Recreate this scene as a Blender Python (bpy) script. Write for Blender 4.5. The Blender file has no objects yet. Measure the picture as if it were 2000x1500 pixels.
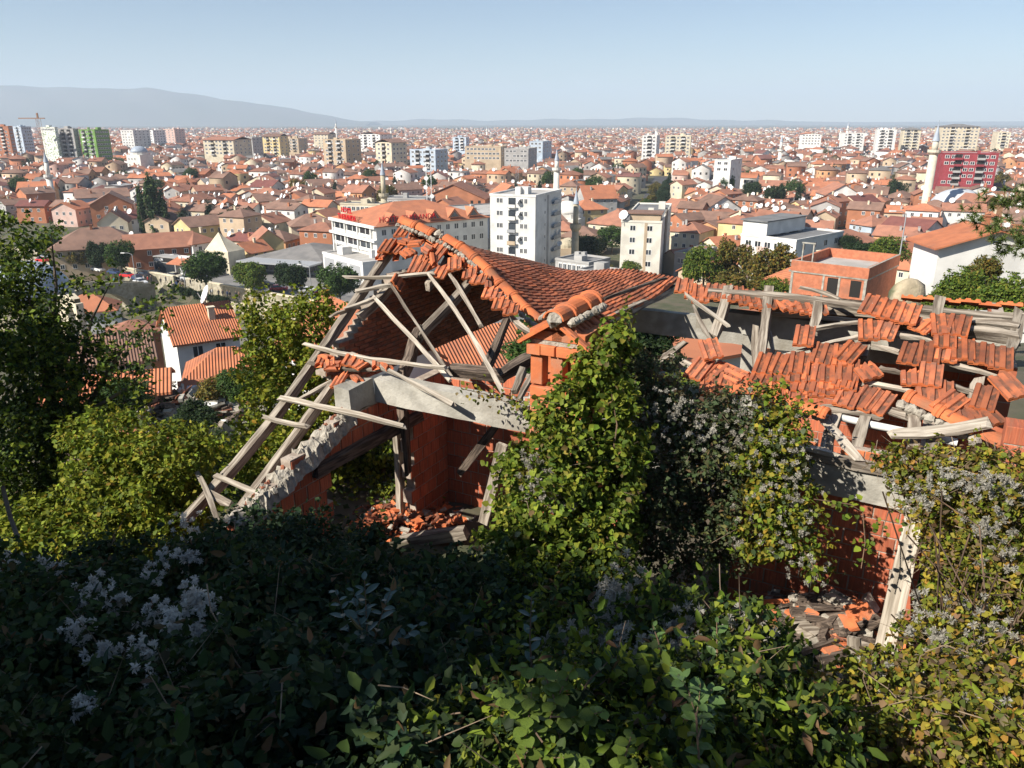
import bpy, math, random
import numpy as np
from mathutils import Vector, Matrix
random.seed(11)
rng = np.random.default_rng(11)
R = math.radians
sc = bpy.context.scene
COL = sc.collection
# ------------------------------------------------------------------ camera
FPX, CX, CY = 1510.0, 1000.0, 750.0
PITCH = math.atan(512.0 / FPX)
cam_d = bpy.data.cameras.new('camera')
cam_d.sensor_fit = 'HORIZONTAL'; cam_d.sensor_width = 36.0
cam_d.lens = FPX / 2000.0 * 36.0
cam_d.clip_start = 0.05; cam_d.clip_end = 60000
cam = bpy.data.objects.new('camera', cam_d); COL.objects.link(cam)
cam.location = (0, 0, 0); cam.rotation_euler = (R(90) - PITCH, 0, 0)
sc.camera = cam
# ------------------------------------------------------------------ sky, sun, exposure
SUN_AZ, SUN_EL = R(-122), R(38)            # azimuth clockwise from +Y (view direction)
SUN_DIR = Vector((math.sin(SUN_AZ) * math.cos(SUN_EL), math.cos(SUN_AZ) * math.cos(SUN_EL), math.sin(SUN_EL)))
world = bpy.data.worlds.new('World'); sc.world = world; world.use_nodes = True
wn = world.node_tree; wn.nodes.clear()
wo = wn.nodes.new('ShaderNodeOutputWorld'); wb = wn.nodes.new('ShaderNodeBackground')
sky = wn.nodes.new('ShaderNodeTexSky'); sky.sky_type = 'NISHITA'; sky.sun_disc = False
sky.sun_elevation = SUN_EL; sky.sun_rotation = SUN_AZ
sky.altitude = 400; sky.air_density = 1.0; sky.dust_density = 0.15; sky.ozone_density = 3.4
wb.inputs['Strength'].default_value = 0.06
wn.links.new(sky.outputs[0], wb.inputs['Color']); wn.links.new(wb.outputs[0], wo.inputs['Surface'])
sun_d = bpy.data.lights.new('sun', 'SUN'); sun_d.energy = 5.0; sun_d.angle = R(0.5); sun_d.color = (1.0, 0.93, 0.83)
sun = bpy.data.objects.new('sun', sun_d); COL.objects.link(sun)
sun.rotation_euler = SUN_DIR.to_track_quat('Z', 'Y').to_euler()
sun.location = SUN_DIR * 50
sc.view_settings.view_transform = 'Standard'; sc.view_settings.look = 'None'
sc.view_settings.exposure = 0.82; sc.view_settings.gamma = 1.0; sc.view_settings.use_curve_mapping = False
sc.render.engine = 'CYCLES'
sc.cycles.max_bounces = 6; sc.cycles.diffuse_bounces = 3; sc.cycles.glossy_bounces = 2
sc.cycles.transmission_bounces = 3; sc.cycles.transparent_max_bounces = 6; sc.cycles.volume_bounces = 1
# ------------------------------------------------------------------ pixel -> place helpers
CP, SP = math.cos(PITCH), math.sin(PITCH)
def at(px, py, d):
    """point at depth d (along the view axis) on the ray of photo pixel px,py"""
    x = (px - CX) / FPX * d; u = (CY - py) / FPX * d
    return Vector((x, d * CP + u * SP, -d * SP + u * CP))
def onz(px, py, z):
    v = at(px, py, 1.0); return v * (z / v.z)
def onplane(px, py, p, n):
    v = at(px, py, 1.0); return v * (Vector(p).dot(n) / v.dot(n))
def ztop(px, py, dist):
    """height seen at pixel for a point at ground distance Y=dist"""
    v = at(px, py, 1.0); return v.z / v.y * dist
# ------------------------------------------------------------------ object helpers
WM = {}
def tag(o, label=None, cat=None, group=None, kind=None):
    if label: o['label'] = label
    if cat: o['category'] = cat
    if group: o['group'] = group
    if kind: o['kind'] = kind
    return o
def put(o, parent=None, mat=None):
    M = mat if mat is not None else Matrix.Identity(4)
    if parent is not None:
        o.parent = parent; o.matrix_parent_inverse = WM[parent.name].inverted()
    o.matrix_basis = M; COL.objects.link(o); WM[o.name] = M.copy()
    return o
def empty(name, loc, rz=0.0, parent=None):
    o = bpy.data.objects.new(name, None); o.empty_display_size = 0.3
    return put(o, parent, Matrix.Translation(loc) @ Matrix.Rotation(rz, 4, 'Z'))
def ob(name, me, mat=None, parent=None, M=None):
    if mat is not None and len(me.materials) == 0:
        for m in (mat if isinstance(mat, (list, tuple)) else [mat]): me.materials.append(m)
    return put(bpy.data.objects.new(name, me), parent, M)
class MB:
    """collects faces of one mesh"""
    def __init__(s): s.v = []; s.f = []; s.m = []
    def add(s, vs, fs, mi=0):
        n = len(s.v); s.v += [tuple(v) for v in vs]
        for f in fs: s.f.append(tuple(i + n for i in f)); s.m.append(mi)
        return s
    def box(s, x0, x1, y0, y1, z0, z1, mi=0, T=None):
        vs = [Vector((x, y, z)) for z in (z0, z1) for y in (y0, y1) for x in (x0, x1)]
        if T is not None: vs = [T @ v for v in vs]
        return s.add(vs, [(0, 2, 3, 1), (4, 5, 7, 6), (0, 1, 5, 4), (2, 6, 7, 3), (0, 4, 6, 2), (1, 3, 7, 5)], mi)
    def ring(s, pts):
        n = len(s.v); s.v += [tuple(p) for p in pts]; return list(range(n, n + len(pts)))
    def tube(s, pts, rad, n=8, mi=0, cap=True):
        pts = [Vector(p) for p in pts]; prev = None; rs = []
        for i, p in enumerate(pts):
            t = (pts[min(i + 1, len(pts) - 1)] - pts[max(i - 1, 0)]).normalized()
            a = Vector((0, 0, 1)) if abs(t.z) < 0.9 else Vector((1, 0, 0))
            b = t.cross(a).normalized(); c = b.cross(t)
            r = rad[i] if isinstance(rad, (list, tuple)) else rad
            rs.append(s.ring([p + (b * math.cos(k * 2 * math.pi / n) + c * math.sin(k * 2 * math.pi / n)) * r for k in range(n)]))
        for a, b in zip(rs, rs[1:]):
            for k in range(n):
                s.f.append((a[k], a[(k + 1) % n], b[(k + 1) % n], b[k])); s.m.append(mi)
        if cap:
            s.f.append(tuple(rs[0])); s.m.append(mi); s.f.append(tuple(reversed(rs[-1]))); s.m.append(mi)
        return s
    def lathe(s, prof, n=16, c=(0, 0, 0), mi=0):
        rs = [s.ring([(c[0] + r * math.cos(k * 2 * math.pi / n), c[1] + r * math.sin(k * 2 * math.pi / n), c[2] + z) for k in range(n)]) for r, z in prof]
        for a, b in zip(rs, rs[1:]):
            for k in range(n):
                s.f.append((a[k], a[(k + 1) % n], b[(k + 1) % n], b[k])); s.m.append(mi)
        s.f.append(tuple(reversed(rs[0]))); s.m.append(mi); s.f.append(tuple(rs[-1])); s.m.append(mi)
        return s
    def mesh(s, name, mats=None, smooth=False):
        me = bpy.data.meshes.new(name); me.from_pydata(s.v, [], s.f)
        for m in (mats if isinstance(mats, (list, tuple)) else [mats] if mats else []): me.materials.append(m)
        if any(s.m): me.polygons.foreach_set('material_index', s.m)
        if smooth: me.polygons.foreach_set('use_smooth', [True] * len(s.f))
        me.update(); return me
    def build(s, name, mats, parent=None, M=None, smooth=False):
        return ob(name, s.mesh(name, mats, smooth), None, parent, M)
def mesh_np(name, V, F, mat=None, col=None, smooth=False):
    V = np.ascontiguousarray(V, dtype=np.float32); F = np.ascontiguousarray(F, dtype=np.int32)
    me = bpy.data.meshes.new(name); k = F.shape[1]; m = len(F)
    me.vertices.add(len(V)); me.vertices.foreach_set('co', V.ravel())
    me.loops.add(m * k); me.loops.foreach_set('vertex_index', F.ravel())
    me.polygons.add(m); me.polygons.foreach_set('loop_start', np.arange(0, m * k, k, dtype=np.int32))
    if smooth: me.polygons.foreach_set('use_smooth', np.ones(m, dtype=bool))
    me.update(calc_edges=True)
    if col is not None:
        a = me.attributes.new('tint', 'FLOAT_COLOR', 'POINT')
        c = np.ones((len(V), 4), dtype=np.float32); c[:, :3] = col
        a.data.foreach_set('color', c.ravel())
    if mat: me.materials.append(mat)
    return me
# ------------------------------------------------------------------ materials
def lerp(a, b, t): return tuple(x + (y - x) * t for x, y in zip(a, b))
def mk(name, base, var=None, scale=4.0, rough=0.85, bump=0.0, bscale=None, rnd=0.0, attr=False, stretch=None,
       spots=None, spot_scale=40, spot_size=0.16, lo=0.35, hi=0.65, detail=4, spec=0.3, translucent=0.0, groove=None, dirt=None, dirt_scale=1.2, rib=None):
    m = bpy.data.materials.new(name); m.use_nodes = True
    nt = m.node_tree; N = nt.nodes; L = nt.links; N.clear()
    out = N.new('ShaderNodeOutputMaterial'); p = N.new('ShaderNodeBsdfPrincipled')
    p.inputs['Roughness'].default_value = rough; p.inputs['Specular IOR Level'].default_value = spec
    tc = N.new('ShaderNodeTexCoord'); oi = N.new('ShaderNodeObjectInfo')
    mp = N.new('ShaderNodeMapping'); L.new(tc.outputs['Object'], mp.inputs['Vector'])
    if stretch: mp.inputs['Scale'].default_value = stretch
    wv = N.new('ShaderNodeMath'); wv.operation = 'MULTIPLY'; wv.inputs[1].default_value = 60; L.new(oi.outputs['Random'], wv.inputs[0])
    def noise(sc_, det, src=None):
        n = N.new('ShaderNodeTexNoise'); n.noise_dimensions = '4D'; n.inputs['Scale'].default_value = sc_; n.inputs['Detail'].default_value = det
        L.new(src or mp.outputs[0], n.inputs['Vector']); L.new(wv.outputs[0], n.inputs['W']); return n
    def ramp(src, a, b):
        r = N.new('ShaderNodeMapRange'); r.inputs['From Min'].default_value = a; r.inputs['From Max'].default_value = b; r.interpolation_type = 'SMOOTHSTEP'
        L.new(src, r.inputs['Value']); return r.outputs[0]
    def mix(fac, a, b, mode='MIX'):
        x = N.new('ShaderNodeMix'); x.data_type = 'RGBA'; x.blend_type = mode
        for s_, val in ((x.inputs[0], fac), (x.inputs[6], a), (x.inputs[7], b)):
            if isinstance(val, (int, float)): s_.default_value = val
            elif isinstance(val, tuple): s_.default_value = (*val, 1)
            else: L.new(val, s_)
        return x.outputs[2]
    n1 = noise(scale, detail)
    c = tuple(base)
    if attr:
        a = N.new('ShaderNodeAttribute'); a.attribute_name = 'tint'; c = a.outputs['Color']
    if var is not None:
        f = ramp(n1.outputs['Fac'], lo, hi)
        c = mix(f, c, tuple(var), 'MULTIPLY' if attr else 'MIX')
    if groove is not None:      # dirt and moss that has settled in the low channels
        sx = N.new('ShaderNodeSeparateXYZ'); L.new(tc.outputs['Object'], sx.inputs[0])
        g = ramp(sx.outputs['Z'], groove[1], groove[0])
        n3 = noise(14, 3); gm = N.new('ShaderNodeMath'); gm.operation = 'MULTIPLY'; L.new(g, gm.inputs[0]); L.new(ramp(n3.outputs['Fac'], 0.3, 0.6), gm.inputs[1])
        c = mix(gm.outputs[0], c, groove[2])
    if dirt is not None:
        n4 = noise(dirt_scale, 5); c = mix(ramp(n4.outputs['Fac'], 0.48, 0.72), c, tuple(dirt))
    if spots is not None:
        vo = N.new('ShaderNodeTexVoronoi'); vo.voronoi_dimensions = '4D'; vo.inputs['Scale'].default_value = spot_scale
        L.new(mp.outputs[0], vo.inputs['Vector']); L.new(wv.outputs[0], vo.inputs['W'])
        n5 = noise(6, 2); lt = ramp(vo.outputs['Distance'], spot_size, spot_size * 0.5)
        sm = N.new('ShaderNodeMath'); sm.operation = 'MULTIPLY'; L.new(lt, sm.inputs[0]); L.new(ramp(n5.outputs['Fac'], 0.5, 0.6), sm.inputs[1])
        c = mix(sm.outputs[0], c, tuple(spots))
    if rnd:
        h = N.new('ShaderNodeHueSaturation'); r = N.new('ShaderNodeMapRange')
        r.inputs['To Min'].default_value = 1 - rnd; r.inputs['To Max'].default_value = 1 + rnd
        L.new(oi.outputs['Random'], r.inputs['Value']); L.new(r.outputs[0], h.inputs['Value'])
        if isinstance(c, tuple): h.inputs['Color'].default_value = (*c, 1)
        else: L.new(c, h.inputs['Color'])
        c = h.outputs[0]
    if isinstance(c, tuple): p.inputs['Base Color'].default_value = (*c, 1)
    else: L.new(c, p.inputs['Base Color'])
    if bump:
        nb = noise(bscale or scale * 3, 6); b = N.new('ShaderNodeBump'); b.inputs['Strength'].default_value = 1.0; b.inputs['Distance'].default_value = bump
        L.new(nb.outputs['Fac'], b.inputs['Height']); L.new(b.outputs[0], p.inputs['Normal'])
    if rib:                     # fine relief of tile rows across the slope (object Y runs along the ridge)
        sr = N.new('ShaderNodeSeparateXYZ'); L.new(tc.outputs['Object'], sr.inputs[0]); wx = N.new('ShaderNodeMath'); wx.operation = 'MULTIPLY'; wx.inputs[1].default_value = 6.2832 / rib; L.new(sr.outputs['Y'], wx.inputs[0])
        sn = N.new('ShaderNodeMath'); sn.operation = 'SINE'; L.new(wx.outputs[0], sn.inputs[0]); b = N.new('ShaderNodeBump'); b.inputs['Distance'].default_value = 0.035; L.new(sn.outputs[0], b.inputs['Height']); L.new(b.outputs[0], p.inputs['Normal'])
    sh = p.outputs[0]
    if translucent:
        t = N.new('ShaderNodeBsdfTranslucent'); mx = N.new('ShaderNodeMixShader'); mx.inputs[0].default_value = translucent
        if isinstance(c, tuple): t.inputs['Color'].default_value = (*c, 1)
        else: L.new(c, t.inputs['Color'])
        L.new(sh, mx.inputs[1]); L.new(t.outputs[0], mx.inputs[2]); sh = mx.outputs[0]
    L.new(sh, out.inputs['Surface'])
    return m
m_tile = mk('roof_tile_clay', (0.54, 0.155, 0.06), (0.3, 0.095, 0.05), 4, 0.85, 0.004, 60, rnd=0.34, groove=(0.02, 0.036, (0.12, 0.06, 0.038)), dirt=(0.24, 0.1, 0.06), dirt_scale=7, spots=(0.55, 0.5, 0.42), spot_scale=30, spot_size=0.2)
m_tile_end = mk('roof_tile_edge', (0.66, 0.19, 0.065), (0.5, 0.14, 0.055), 9, 0.85, 0.002, 60, rnd=0.12)
m_tile_old = mk('roof_tile_brown', (0.42, 0.135, 0.062), (0.26, 0.085, 0.045), 4, 0.88, 0.004, 60, rnd=0.4, groove=(0.02, 0.036, (0.12, 0.06, 0.04)), dirt=(0.19, 0.085, 0.055), dirt_scale=6, spots=(0.5, 0.45, 0.38), spot_scale=28, spot_size=0.16)
m_ridge = mk('ridge_tile_clay', (0.62, 0.18, 0.066), (0.45, 0.125, 0.05), 3, 0.85, 0.004, 50, rnd=0.12, dirt=(0.3, 0.13, 0.07), dirt_scale=3)
m_wood = mk('weathered_wood', (0.36, 0.315, 0.255), (0.13, 0.105, 0.08), 4, 0.9, 0.01, 14, rnd=0.25, stretch=(0.5, 7, 7), detail=6, dirt=(0.11, 0.085, 0.065), dirt_scale=2.2)
m_wood_lt = mk('bleached_wood', (0.47, 0.42, 0.345), (0.27, 0.23, 0.18), 5, 0.9, 0.004, 18, rnd=0.2, stretch=(0.4, 8, 8), detail=6, dirt=(0.2, 0.17, 0.13), dirt_scale=2)
m_wood_dk = mk('bark_wood', (0.17, 0.13, 0.1), (0.06, 0.045, 0.035), 5, 0.95, 0.02, 14, rnd=0.2, stretch=(0.5, 6, 6), detail=7, lo=0.4, hi=0.6)
m_conc = mk('raw_concrete', (0.43, 0.41, 0.355), (0.29, 0.275, 0.235), 3, 0.95, 0.012, 22, rnd=0.06, detail=8, dirt=(0.22, 0.2, 0.16), dirt_scale=1.4)
m_mortar = mk('lime_mortar', (0.42, 0.385, 0.32), (0.27, 0.24, 0.195), 12, 0.95, 0.02, 40, rnd=0.1, detail=6)
m_block = mk('hollow_clay_block', (0.5, 0.15, 0.075), (0.36, 0.1, 0.052), 5, 0.9, 0.004, 14, rnd=0.22, stretch=(10, 1, .6), dirt=(0.33, 0.13, 0.075), dirt_scale=3)
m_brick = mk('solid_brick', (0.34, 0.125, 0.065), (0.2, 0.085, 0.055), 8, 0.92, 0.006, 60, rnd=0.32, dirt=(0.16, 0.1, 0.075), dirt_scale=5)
m_brick_o = mk('orange_brick', (0.62, 0.185, 0.07), (0.5, 0.15, 0.06), 7, 0.9, 0.004, 60, rnd=0.12, dirt=(0.42, 0.2, 0.12), dirt_scale=4)
m_joint = mk('wall_joint', (0.45, 0.38, 0.31), (0.3, 0.24, 0.19), 9, 0.95, 0.01, 40)
m_soil = mk('hill_soil', (0.10, 0.085, 0.06), (0.05, 0.055, 0.03), 0.35, 0.95, 0.05, 2.5, detail=8, dirt=(0.075, 0.085, 0.035), dirt_scale=0.05)
m_white_pvc = mk('white_pipe', (0.75, 0.75, 0.72), (0.6, 0.6, 0.57), 6, 0.5)
m_leaf = mk('leaf', (1, 1, 1), (0.72, 0.75, 0.7), 3, 0.6, attr=True, translucent=0.34, spec=0.16)
m_fluff = mk('seed_fluff', (0.42, 0.40, 0.34), (0.32, 0.3, 0.25), 3, 0.95, translucent=0.35)
m_fluff_shade = mk('whitened_shade_fluff', (0.66, 0.64, 0.58), (0.52, 0.5, 0.45), 3, 0.95, translucent=0.3)  # paler copy of the seed fluff, whitened for heads standing in shade
m_stem = mk('vine_stem', (0.2, 0.125, 0.075), (0.1, 0.07, 0.05), 8, 0.9)
m_bark = mk('tree_bark', (0.17, 0.135, 0.1), (0.09, 0.07, 0.055), 5, 0.95, 0.03, 10)
# ================================================================== the setting: ground, river, plaza, far hills, haze
TOWN = -38.0
RIV_A, RIV_B = Vector((-175, 240)), Vector((-8, 128))      # river axis in plan
_rd = (RIV_B - RIV_A).normalized(); _rn = Vector((-_rd.y, _rd.x))
def riv_dist(X, Y): return (X - RIV_A.x) * _rn.x + (Y - RIV_A.y) * _rn.y      # >0 on the town side
def zg(X, Y):
    X = np.asarray(X, dtype=float); Y = np.asarray(Y, dtype=float)
    z = np.interp(Y, [-80, -25, -4, 0, 1.5, 2.8, 5.3, 7.4, 9, 12, 20, 30, 45, 70, 95, 118, 135], [26, 6, -1.2, -1.65, -2.3, -3.5, -4.9, -5.8, -6.3, -6.75, -7.0, -10, -16.5, -24.2, -32, -37, TOWN])
    k = np.interp(Y, [20, 55, 95, 135], [0, 1, 1, 0])
    z = z + np.clip(0.09 * X, -6, 9) * k * np.interp(np.abs(X), [0, 400, 600], [1, 1, 0])
    left = np.clip((-3.5 - X) / 3.5, 0, 1) * np.interp(Y, [13, 60, 100], [1, 1, 0]); z = z - left * np.clip((np.minimum(Y, 30) - 13.5) * .55, 0, None) * np.interp(Y, [0, 30, 60], [1, 1, 0])
    d = riv_dist(X, Y)
    tr = np.interp(d, [-17, -13, 11.6, 12.0], [0, 1, 1, 0]) * np.interp(X, [-260, -200, 30, 60], [0, 1, 1, 0]) * (Y > 80)
    z = np.where(tr > 0, np.minimum(z, z * (1 - tr) + (-43.0) * tr), z)
    return z
def zgf(x, y): return float(zg(x, y))
def axis(parts):
    out = []
    for a, b, s in parts: out += list(np.arange(a, b, s))
    return np.array(out + [parts[-1][1]])
gx = axis([(-15000, -3000, 1500), (-3000, -600, 300), (-600, -200, 40), (-200, -20, 4), (-20, 20, 0.8), (20, 140, 5), (140, 600, 40), (600, 3000, 300), (3000, 15000, 1500)])
gy = axis([(-400, -80, 40), (-80, -6, 4), (-6, 26, 0.8), (26, 110, 4), (110, 260, 3.0), (260, 600, 40), (600, 3000, 300), (3000, 15000, 1000)])
GX, GY = np.meshgrid(gx, gy); GZ = zg(GX, GY)
near = (GY < 110) & (np.abs(GX) < 150)
GZ = GZ + np.where(near, rng.normal(0, 0.05, GX.shape), 0)
nx, ny = len(gx), len(gy)
ii = (np.arange(ny - 1)[:, None] * nx + np.arange(nx - 1)[None, :]).ravel()
gF = np.stack([ii, ii + 1, ii + 1 + nx, ii + nx], 1)
m_ground = mk('ground_cover', (0.11, 0.095, 0.065), (0.06, 0.07, 0.035), 0.3, 0.95, 0.04, 3, detail=8, dirt=(0.16, 0.14, 0.1), dirt_scale=0.02)
g = ob('ground', mesh_np('ground', np.stack([GX.ravel(), GY.ravel(), GZ.ravel()], 1), gF, m_ground, smooth=True))
tag(g, 'dry hillside and town ground reaching to the hazy plain', 'ground', kind='structure')
# river water
m_water = mk('river_water', (0.2, 0.18, 0.12), (0.15, 0.14, 0.09), 0.2, 0.15, 0.02, 1.5, spec=0.5)
def strip(a, b, off0, off1, z0, z1=None, n=1):
    mb = MB(); z1 = z0 if z1 is None else z1
    p = [a + _rn * off0, b + _rn * off0, b + _rn * off1, a + _rn * off1]
    mb.add([(p[0].x, p[0].y, z0), (p[1].x, p[1].y, z0), (p[2].x, p[2].y, z1), (p[3].x, p[3].y, z1)], [(0, 1, 2, 3)]); return mb
tag(strip(RIV_A - _rd * 20, RIV_B + _rd * 60, -14.5, 11.7, -42.2).build('river', m_water), 'shallow greenish brown river between stone banks', 'river', kind='structure')
# plaza and streets on the town side of the river
m_pave = mk('plaza_paving', (0.22, 0.215, 0.205), (0.16, 0.155, 0.15), 0.25, 0.9, detail=6)
m_asph = mk('street_asphalt', (0.075, 0.075, 0.078), (0.055, 0.055, 0.058), 0.4, 0.95)
tag(strip(RIV_A + _rd * 20, RIV_B + _rd * 40, 12.1, 44, TOWN + 0.03).build('plaza', m_pave), 'grey paved riverside plaza with parked cars and trees', 'plaza', kind='structure')
# street running away between the houses
def road(pts, w, name, z=TOWN + 0.06):
    mb = MB(); pts = [Vector(p) for p in pts]; L = []; Rr = []
    for i, p in enumerate(pts):
        t = (pts[min(i + 1, len(pts) - 1)] - pts[max(i - 1, 0)]).normalized(); n = Vector((-t.y, t.x))
        L.append(p + n * w / 2); Rr.append(p - n * w / 2)
    vs = [(p.x, p.y, z) for p in L] + [(p.x, p.y, z) for p in Rr]; n = len(pts)
    mb.add(vs, [(i, i + n, i + n + 1, i + 1) for i in range(n - 1)]); return mb.build(name, m_asph)
_a = onz(1255, 500, TOWN); _b = onz(1272, 400, TOWN); _c = onz(1292, 345, TOWN)
STREET = [(_a.x, _a.y), (_b.x, _b.y), (_c.x, _c.y)]
tag(road(STREET, 11, 'street'), 'dark asphalt street running away between town houses', 'street', kind='structure')
# far mountains and low ridges on the horizon
m_hill = mk('far_hill', (0.075, 0.085, 0.06), (0.1, 0.095, 0.075), 0.0012, 0.95, detail=6)
def hills(name, dist, prof, label, depth=2500):
    xs = np.array([p[0] for p in prof], float); hs = np.array([p[1] for p in prof], float)
    px = np.linspace(xs[0], xs[-1], 160); h = np.interp(px, xs, hs)
    h = h + (np.sin(px * 0.031) * 1.2 + np.sin(px * 0.083 + 1) * 0.7) * (h > 1.5)
    V = []; rows = 14
    for r in range(rows):
        q = r / (rows - 1); prof_r = math.sin(q * math.pi) ** 0.8
        Yd = dist - depth / 2 + depth * q
        X = (px - CX) / FPX * dist * 1.06 * (Yd / dist) ** 0.5
        Z = TOWN - 3 + (h / FPX * dist * 1.05 + (38 if prof_r > 0.9 else 38)) * prof_r * (1 + 0.12 * np.sin(px * 0.05 + r * 1.7) * (0 if 0.9 < prof_r else 1))
        V.append(np.stack([X, np.full_like(X, Yd), Z], 1))
    V = np.concatenate(V); n = len(px)
    i = (np.arange(rows - 1)[:, None] * n + np.arange(n - 1)[None, :]).ravel()
    o = ob(name, mesh_np(name, V, np.stack([i, i + 1, i + 1 + n, i + n], 1), m_hill, smooth=True))
    return tag(o, label, 'hills', kind='structure')
hills('mountain', 9500, [(-420, 30), (-250, 52), (-100, 64), (0, 66), (60, 63), (150, 61), (230, 56), (320, 55), (372, 58), (430, 48), (500, 38), (580, 30), (640, 17), (700, 6), (760, 0)], 'blue hazy mountain ridge beyond the town')
hills('hill', 11500, [(600, 1), (760, 3), (900, 4), (1050, 3.5), (1200, 7), (1350, 5), (1480, 1.5), (1600, 0), (1800, 1), (2000, 2), (2300, 1)], 'faint low hills along the far plain', 1500)
# haze: one closed box of pale air round everything
hm = bpy.data.materials.new('haze_air'); hm.use_nodes = True; hn = hm.node_tree; hn.nodes.clear()
ho = hn.nodes.new('ShaderNodeOutputMaterial'); hv = hn.nodes.new('ShaderNodeVolumePrincipled')
hv.inputs['Color'].default_value = (0.70, 0.84, 1.0, 1); hv.inputs['Density'].default_value = 0.00013; hv.inputs['Anisotropy'].default_value = 0.0
hn.links.new(hv.outputs[0], ho.inputs['Volume'])
mb = MB().box(-15600, 15600, -500, 15600, -45.5, 560)
tag(mb.build('haze', hm), 'thin pale blue haze lying over the whole town', 'haze', kind='stuff')
# ================================================================== the ruined house
HA = R(28.6)
E1 = Vector((math.cos(HA), -math.sin(HA), 0)); E2 = Vector((math.sin(HA), math.cos(HA), 0)); UP = Vector((0, 0, 1))
F0 = Vector((0, 10.3, 0)); ZB = -3.8; SL = 0.527
def H(a, s, z): return F0 + E1 * a + E2 * s + UP * z
PN = (UP - E2 * SL).normalized()                     # normal of the front roof slope
PU = (E2 + UP * SL).normalized()                     # up the slope
def onroof(px, py, off=0.0): return onplane(px, py, H(0, 0, ZB) + PN * off, PN)
def frame(x, y, z, o): return Matrix(((x.x, y.x, z.x, o.x), (x.y, y.y, z.y, o.y), (x.z, y.z, z.z, o.z), (0, 0, 0, 1)))
ruin = empty('ruined_house', H(1.5, 3, -6.8))
tag(ruin, 'roofless red brick house with collapsed clay tile roof and bare rafters', 'ruined house')
# ---- timber
def timber_mesh(L, w, h, seg=6, rag=0.018, split=True):
    mb = MB(); rings = []; bx, bz = random.uniform(-1, 1) * 0.035 * L ** 0.5, random.uniform(-1, 1) * 0.03 * L ** 0.5
    for i in range(seg + 1):
        q = i / seg; s = math.sin(q * math.pi); r = lambda: random.uniform(-rag, rag)
        k = 1.0 if 0 < i < seg else random.uniform(0.8, 1.0)
        rings.append(mb.ring([(q * L + (r() * 3 if i in (0, seg) else 0), sy * w / 2 * k + bx * s + r() * 0.6, sz * h / 2 * k + bz * s + r() * 0.6) for sy, sz in ((-1, -1), (1, -1), (1, 1), (-1, 1))]))
    for a, b in zip(rings, rings[1:]):
        for k in range(4): mb.f.append((a[k], b[k], b[(k + 1) % 4], a[(k + 1) % 4])); mb.m.append(0)
    mb.f.append(tuple(rings[0])); mb.m.append(0); mb.f.append(tuple(reversed(rings[-1]))); mb.m.append(0)
    return mb.mesh('timber')
def timber3(name, p0, p1, w, h, mat, parent=ruin, nrm=PN, **kw):
    x = (p1 - p0); L = x.length; x.normalize()
    y = nrm.cross(x).normalized(); z = x.cross(y)
    return ob(name, timber_mesh(L, w, h, max(3, int(L / 0.35)), **kw), mat, parent, frame(x, y, z, p0))
def timber(name, a, b, w, h, mat, off=0.0, off1=None, parent=ruin, **kw):
    return timber3(name, onroof(*a, off), onroof(*b, off if off1 is None else off1), w, h, mat, parent, **kw)
# ---- tile meshes
PROF = [(-0.13, 0.004), (-0.122, 0.026), (-0.075, 0.029), (-0.06, 0.005), (-0.022, 0.005), (-0.008, 0.029), (0.045, 0.029), (0.058, 0.005), (0.1, 0.005), (0.108, 0.022), (0.13, 0.022)]
def tile_mesh(name, m_top, y0=None, y1=None, i0=0, i1=len(PROF) - 1, L=0.42, th=0.014):
    pr = PROF[i0:i1 + 1]; n = len(pr); mb = MB()
    a = y0 or [0.0] * n; b = y1 or [L] * n
    T0 = mb.ring([(x, a[i], z + th) for i, (x, z) in enumerate(pr)]); T1 = mb.ring([(x, b[i], z + th) for i, (x, z) in enumerate(pr)])
    B0 = mb.ring([(x, a[i], z - 0.022 if i % 1 == 0 else z) for i, (x, z) in enumerate(pr)])
    for i in range(n - 1):
        mb.f.append((T0[i], T0[i + 1], T1[i + 1], T1[i])); mb.m.append(0)
        mb.f.append((B0[i], B0[i + 1], T0[i + 1], T0[i])); mb.m.append(1)
    B1 = mb.ring([(pr[0][0], b[0], -0.01), (pr[-1][0], b[-1], -0.01)])
    mb.f.append((B0[0], T0[0], T1[0], B1[0])); mb.m.append(1); mb.f.append((T0[-1], B0[-1], B1[1], T1[-1])); mb.m.append(1)
    mb.f.append(tuple([B1[0]] + T1 + [B1[1]])[::-1]); mb.m.append(1)
    mb.f.append(tuple(B0[::-1]) ) if False else None
    mb.f.append((B0[0], B1[0], B1[1], B0[-1])); mb.m.append(1)
    return mb.mesh(name, [m_top, m_tile_end])
ME_TILE = tile_mesh('roof_tile', m_tile); ME_TILE_O = tile_mesh('roof_tile_worn', m_tile_old)
def jag(base, amp): return [base + random.uniform(-amp, amp) for _ in range(20)]
ME_BROKEN = [tile_mesh('tile_shard', m_tile, y0=jag(0.16, 0.05), y1=[0.42] * 20, i0=0, i1=6), tile_mesh('tile_shard', m_tile, y0=[0.0] * 20, y1=jag(0.2, 0.05), i0=3, i1=10),
             tile_mesh('tile_shard', m_tile, y0=[0.0] * 20, y1=jag(0.27, 0.05)), tile_mesh('tile_shard', m_tile, y0=jag(0.1, 0.04), y1=jag(0.3, 0.04), i0=4, i1=8)]
def rotmat(x, y, n, yaw, pitch, roll):
    M = frame(x, y, n, Vector((0, 0, 0))).to_3x3()
    return (M @ Matrix.Rotation(yaw, 3, 'Z') @ Matrix.Rotation(pitch, 3, 'X') @ Matrix.Rotation(roll, 3, 'Y')).to_4x4()
roofF = empty('front_roof_slope', H(2, 1.2, -3), parent=ruin); roofR = empty('rear_roof_slope', H(0, 4.5, -3), parent=ruin)
_tz = [0]
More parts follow.
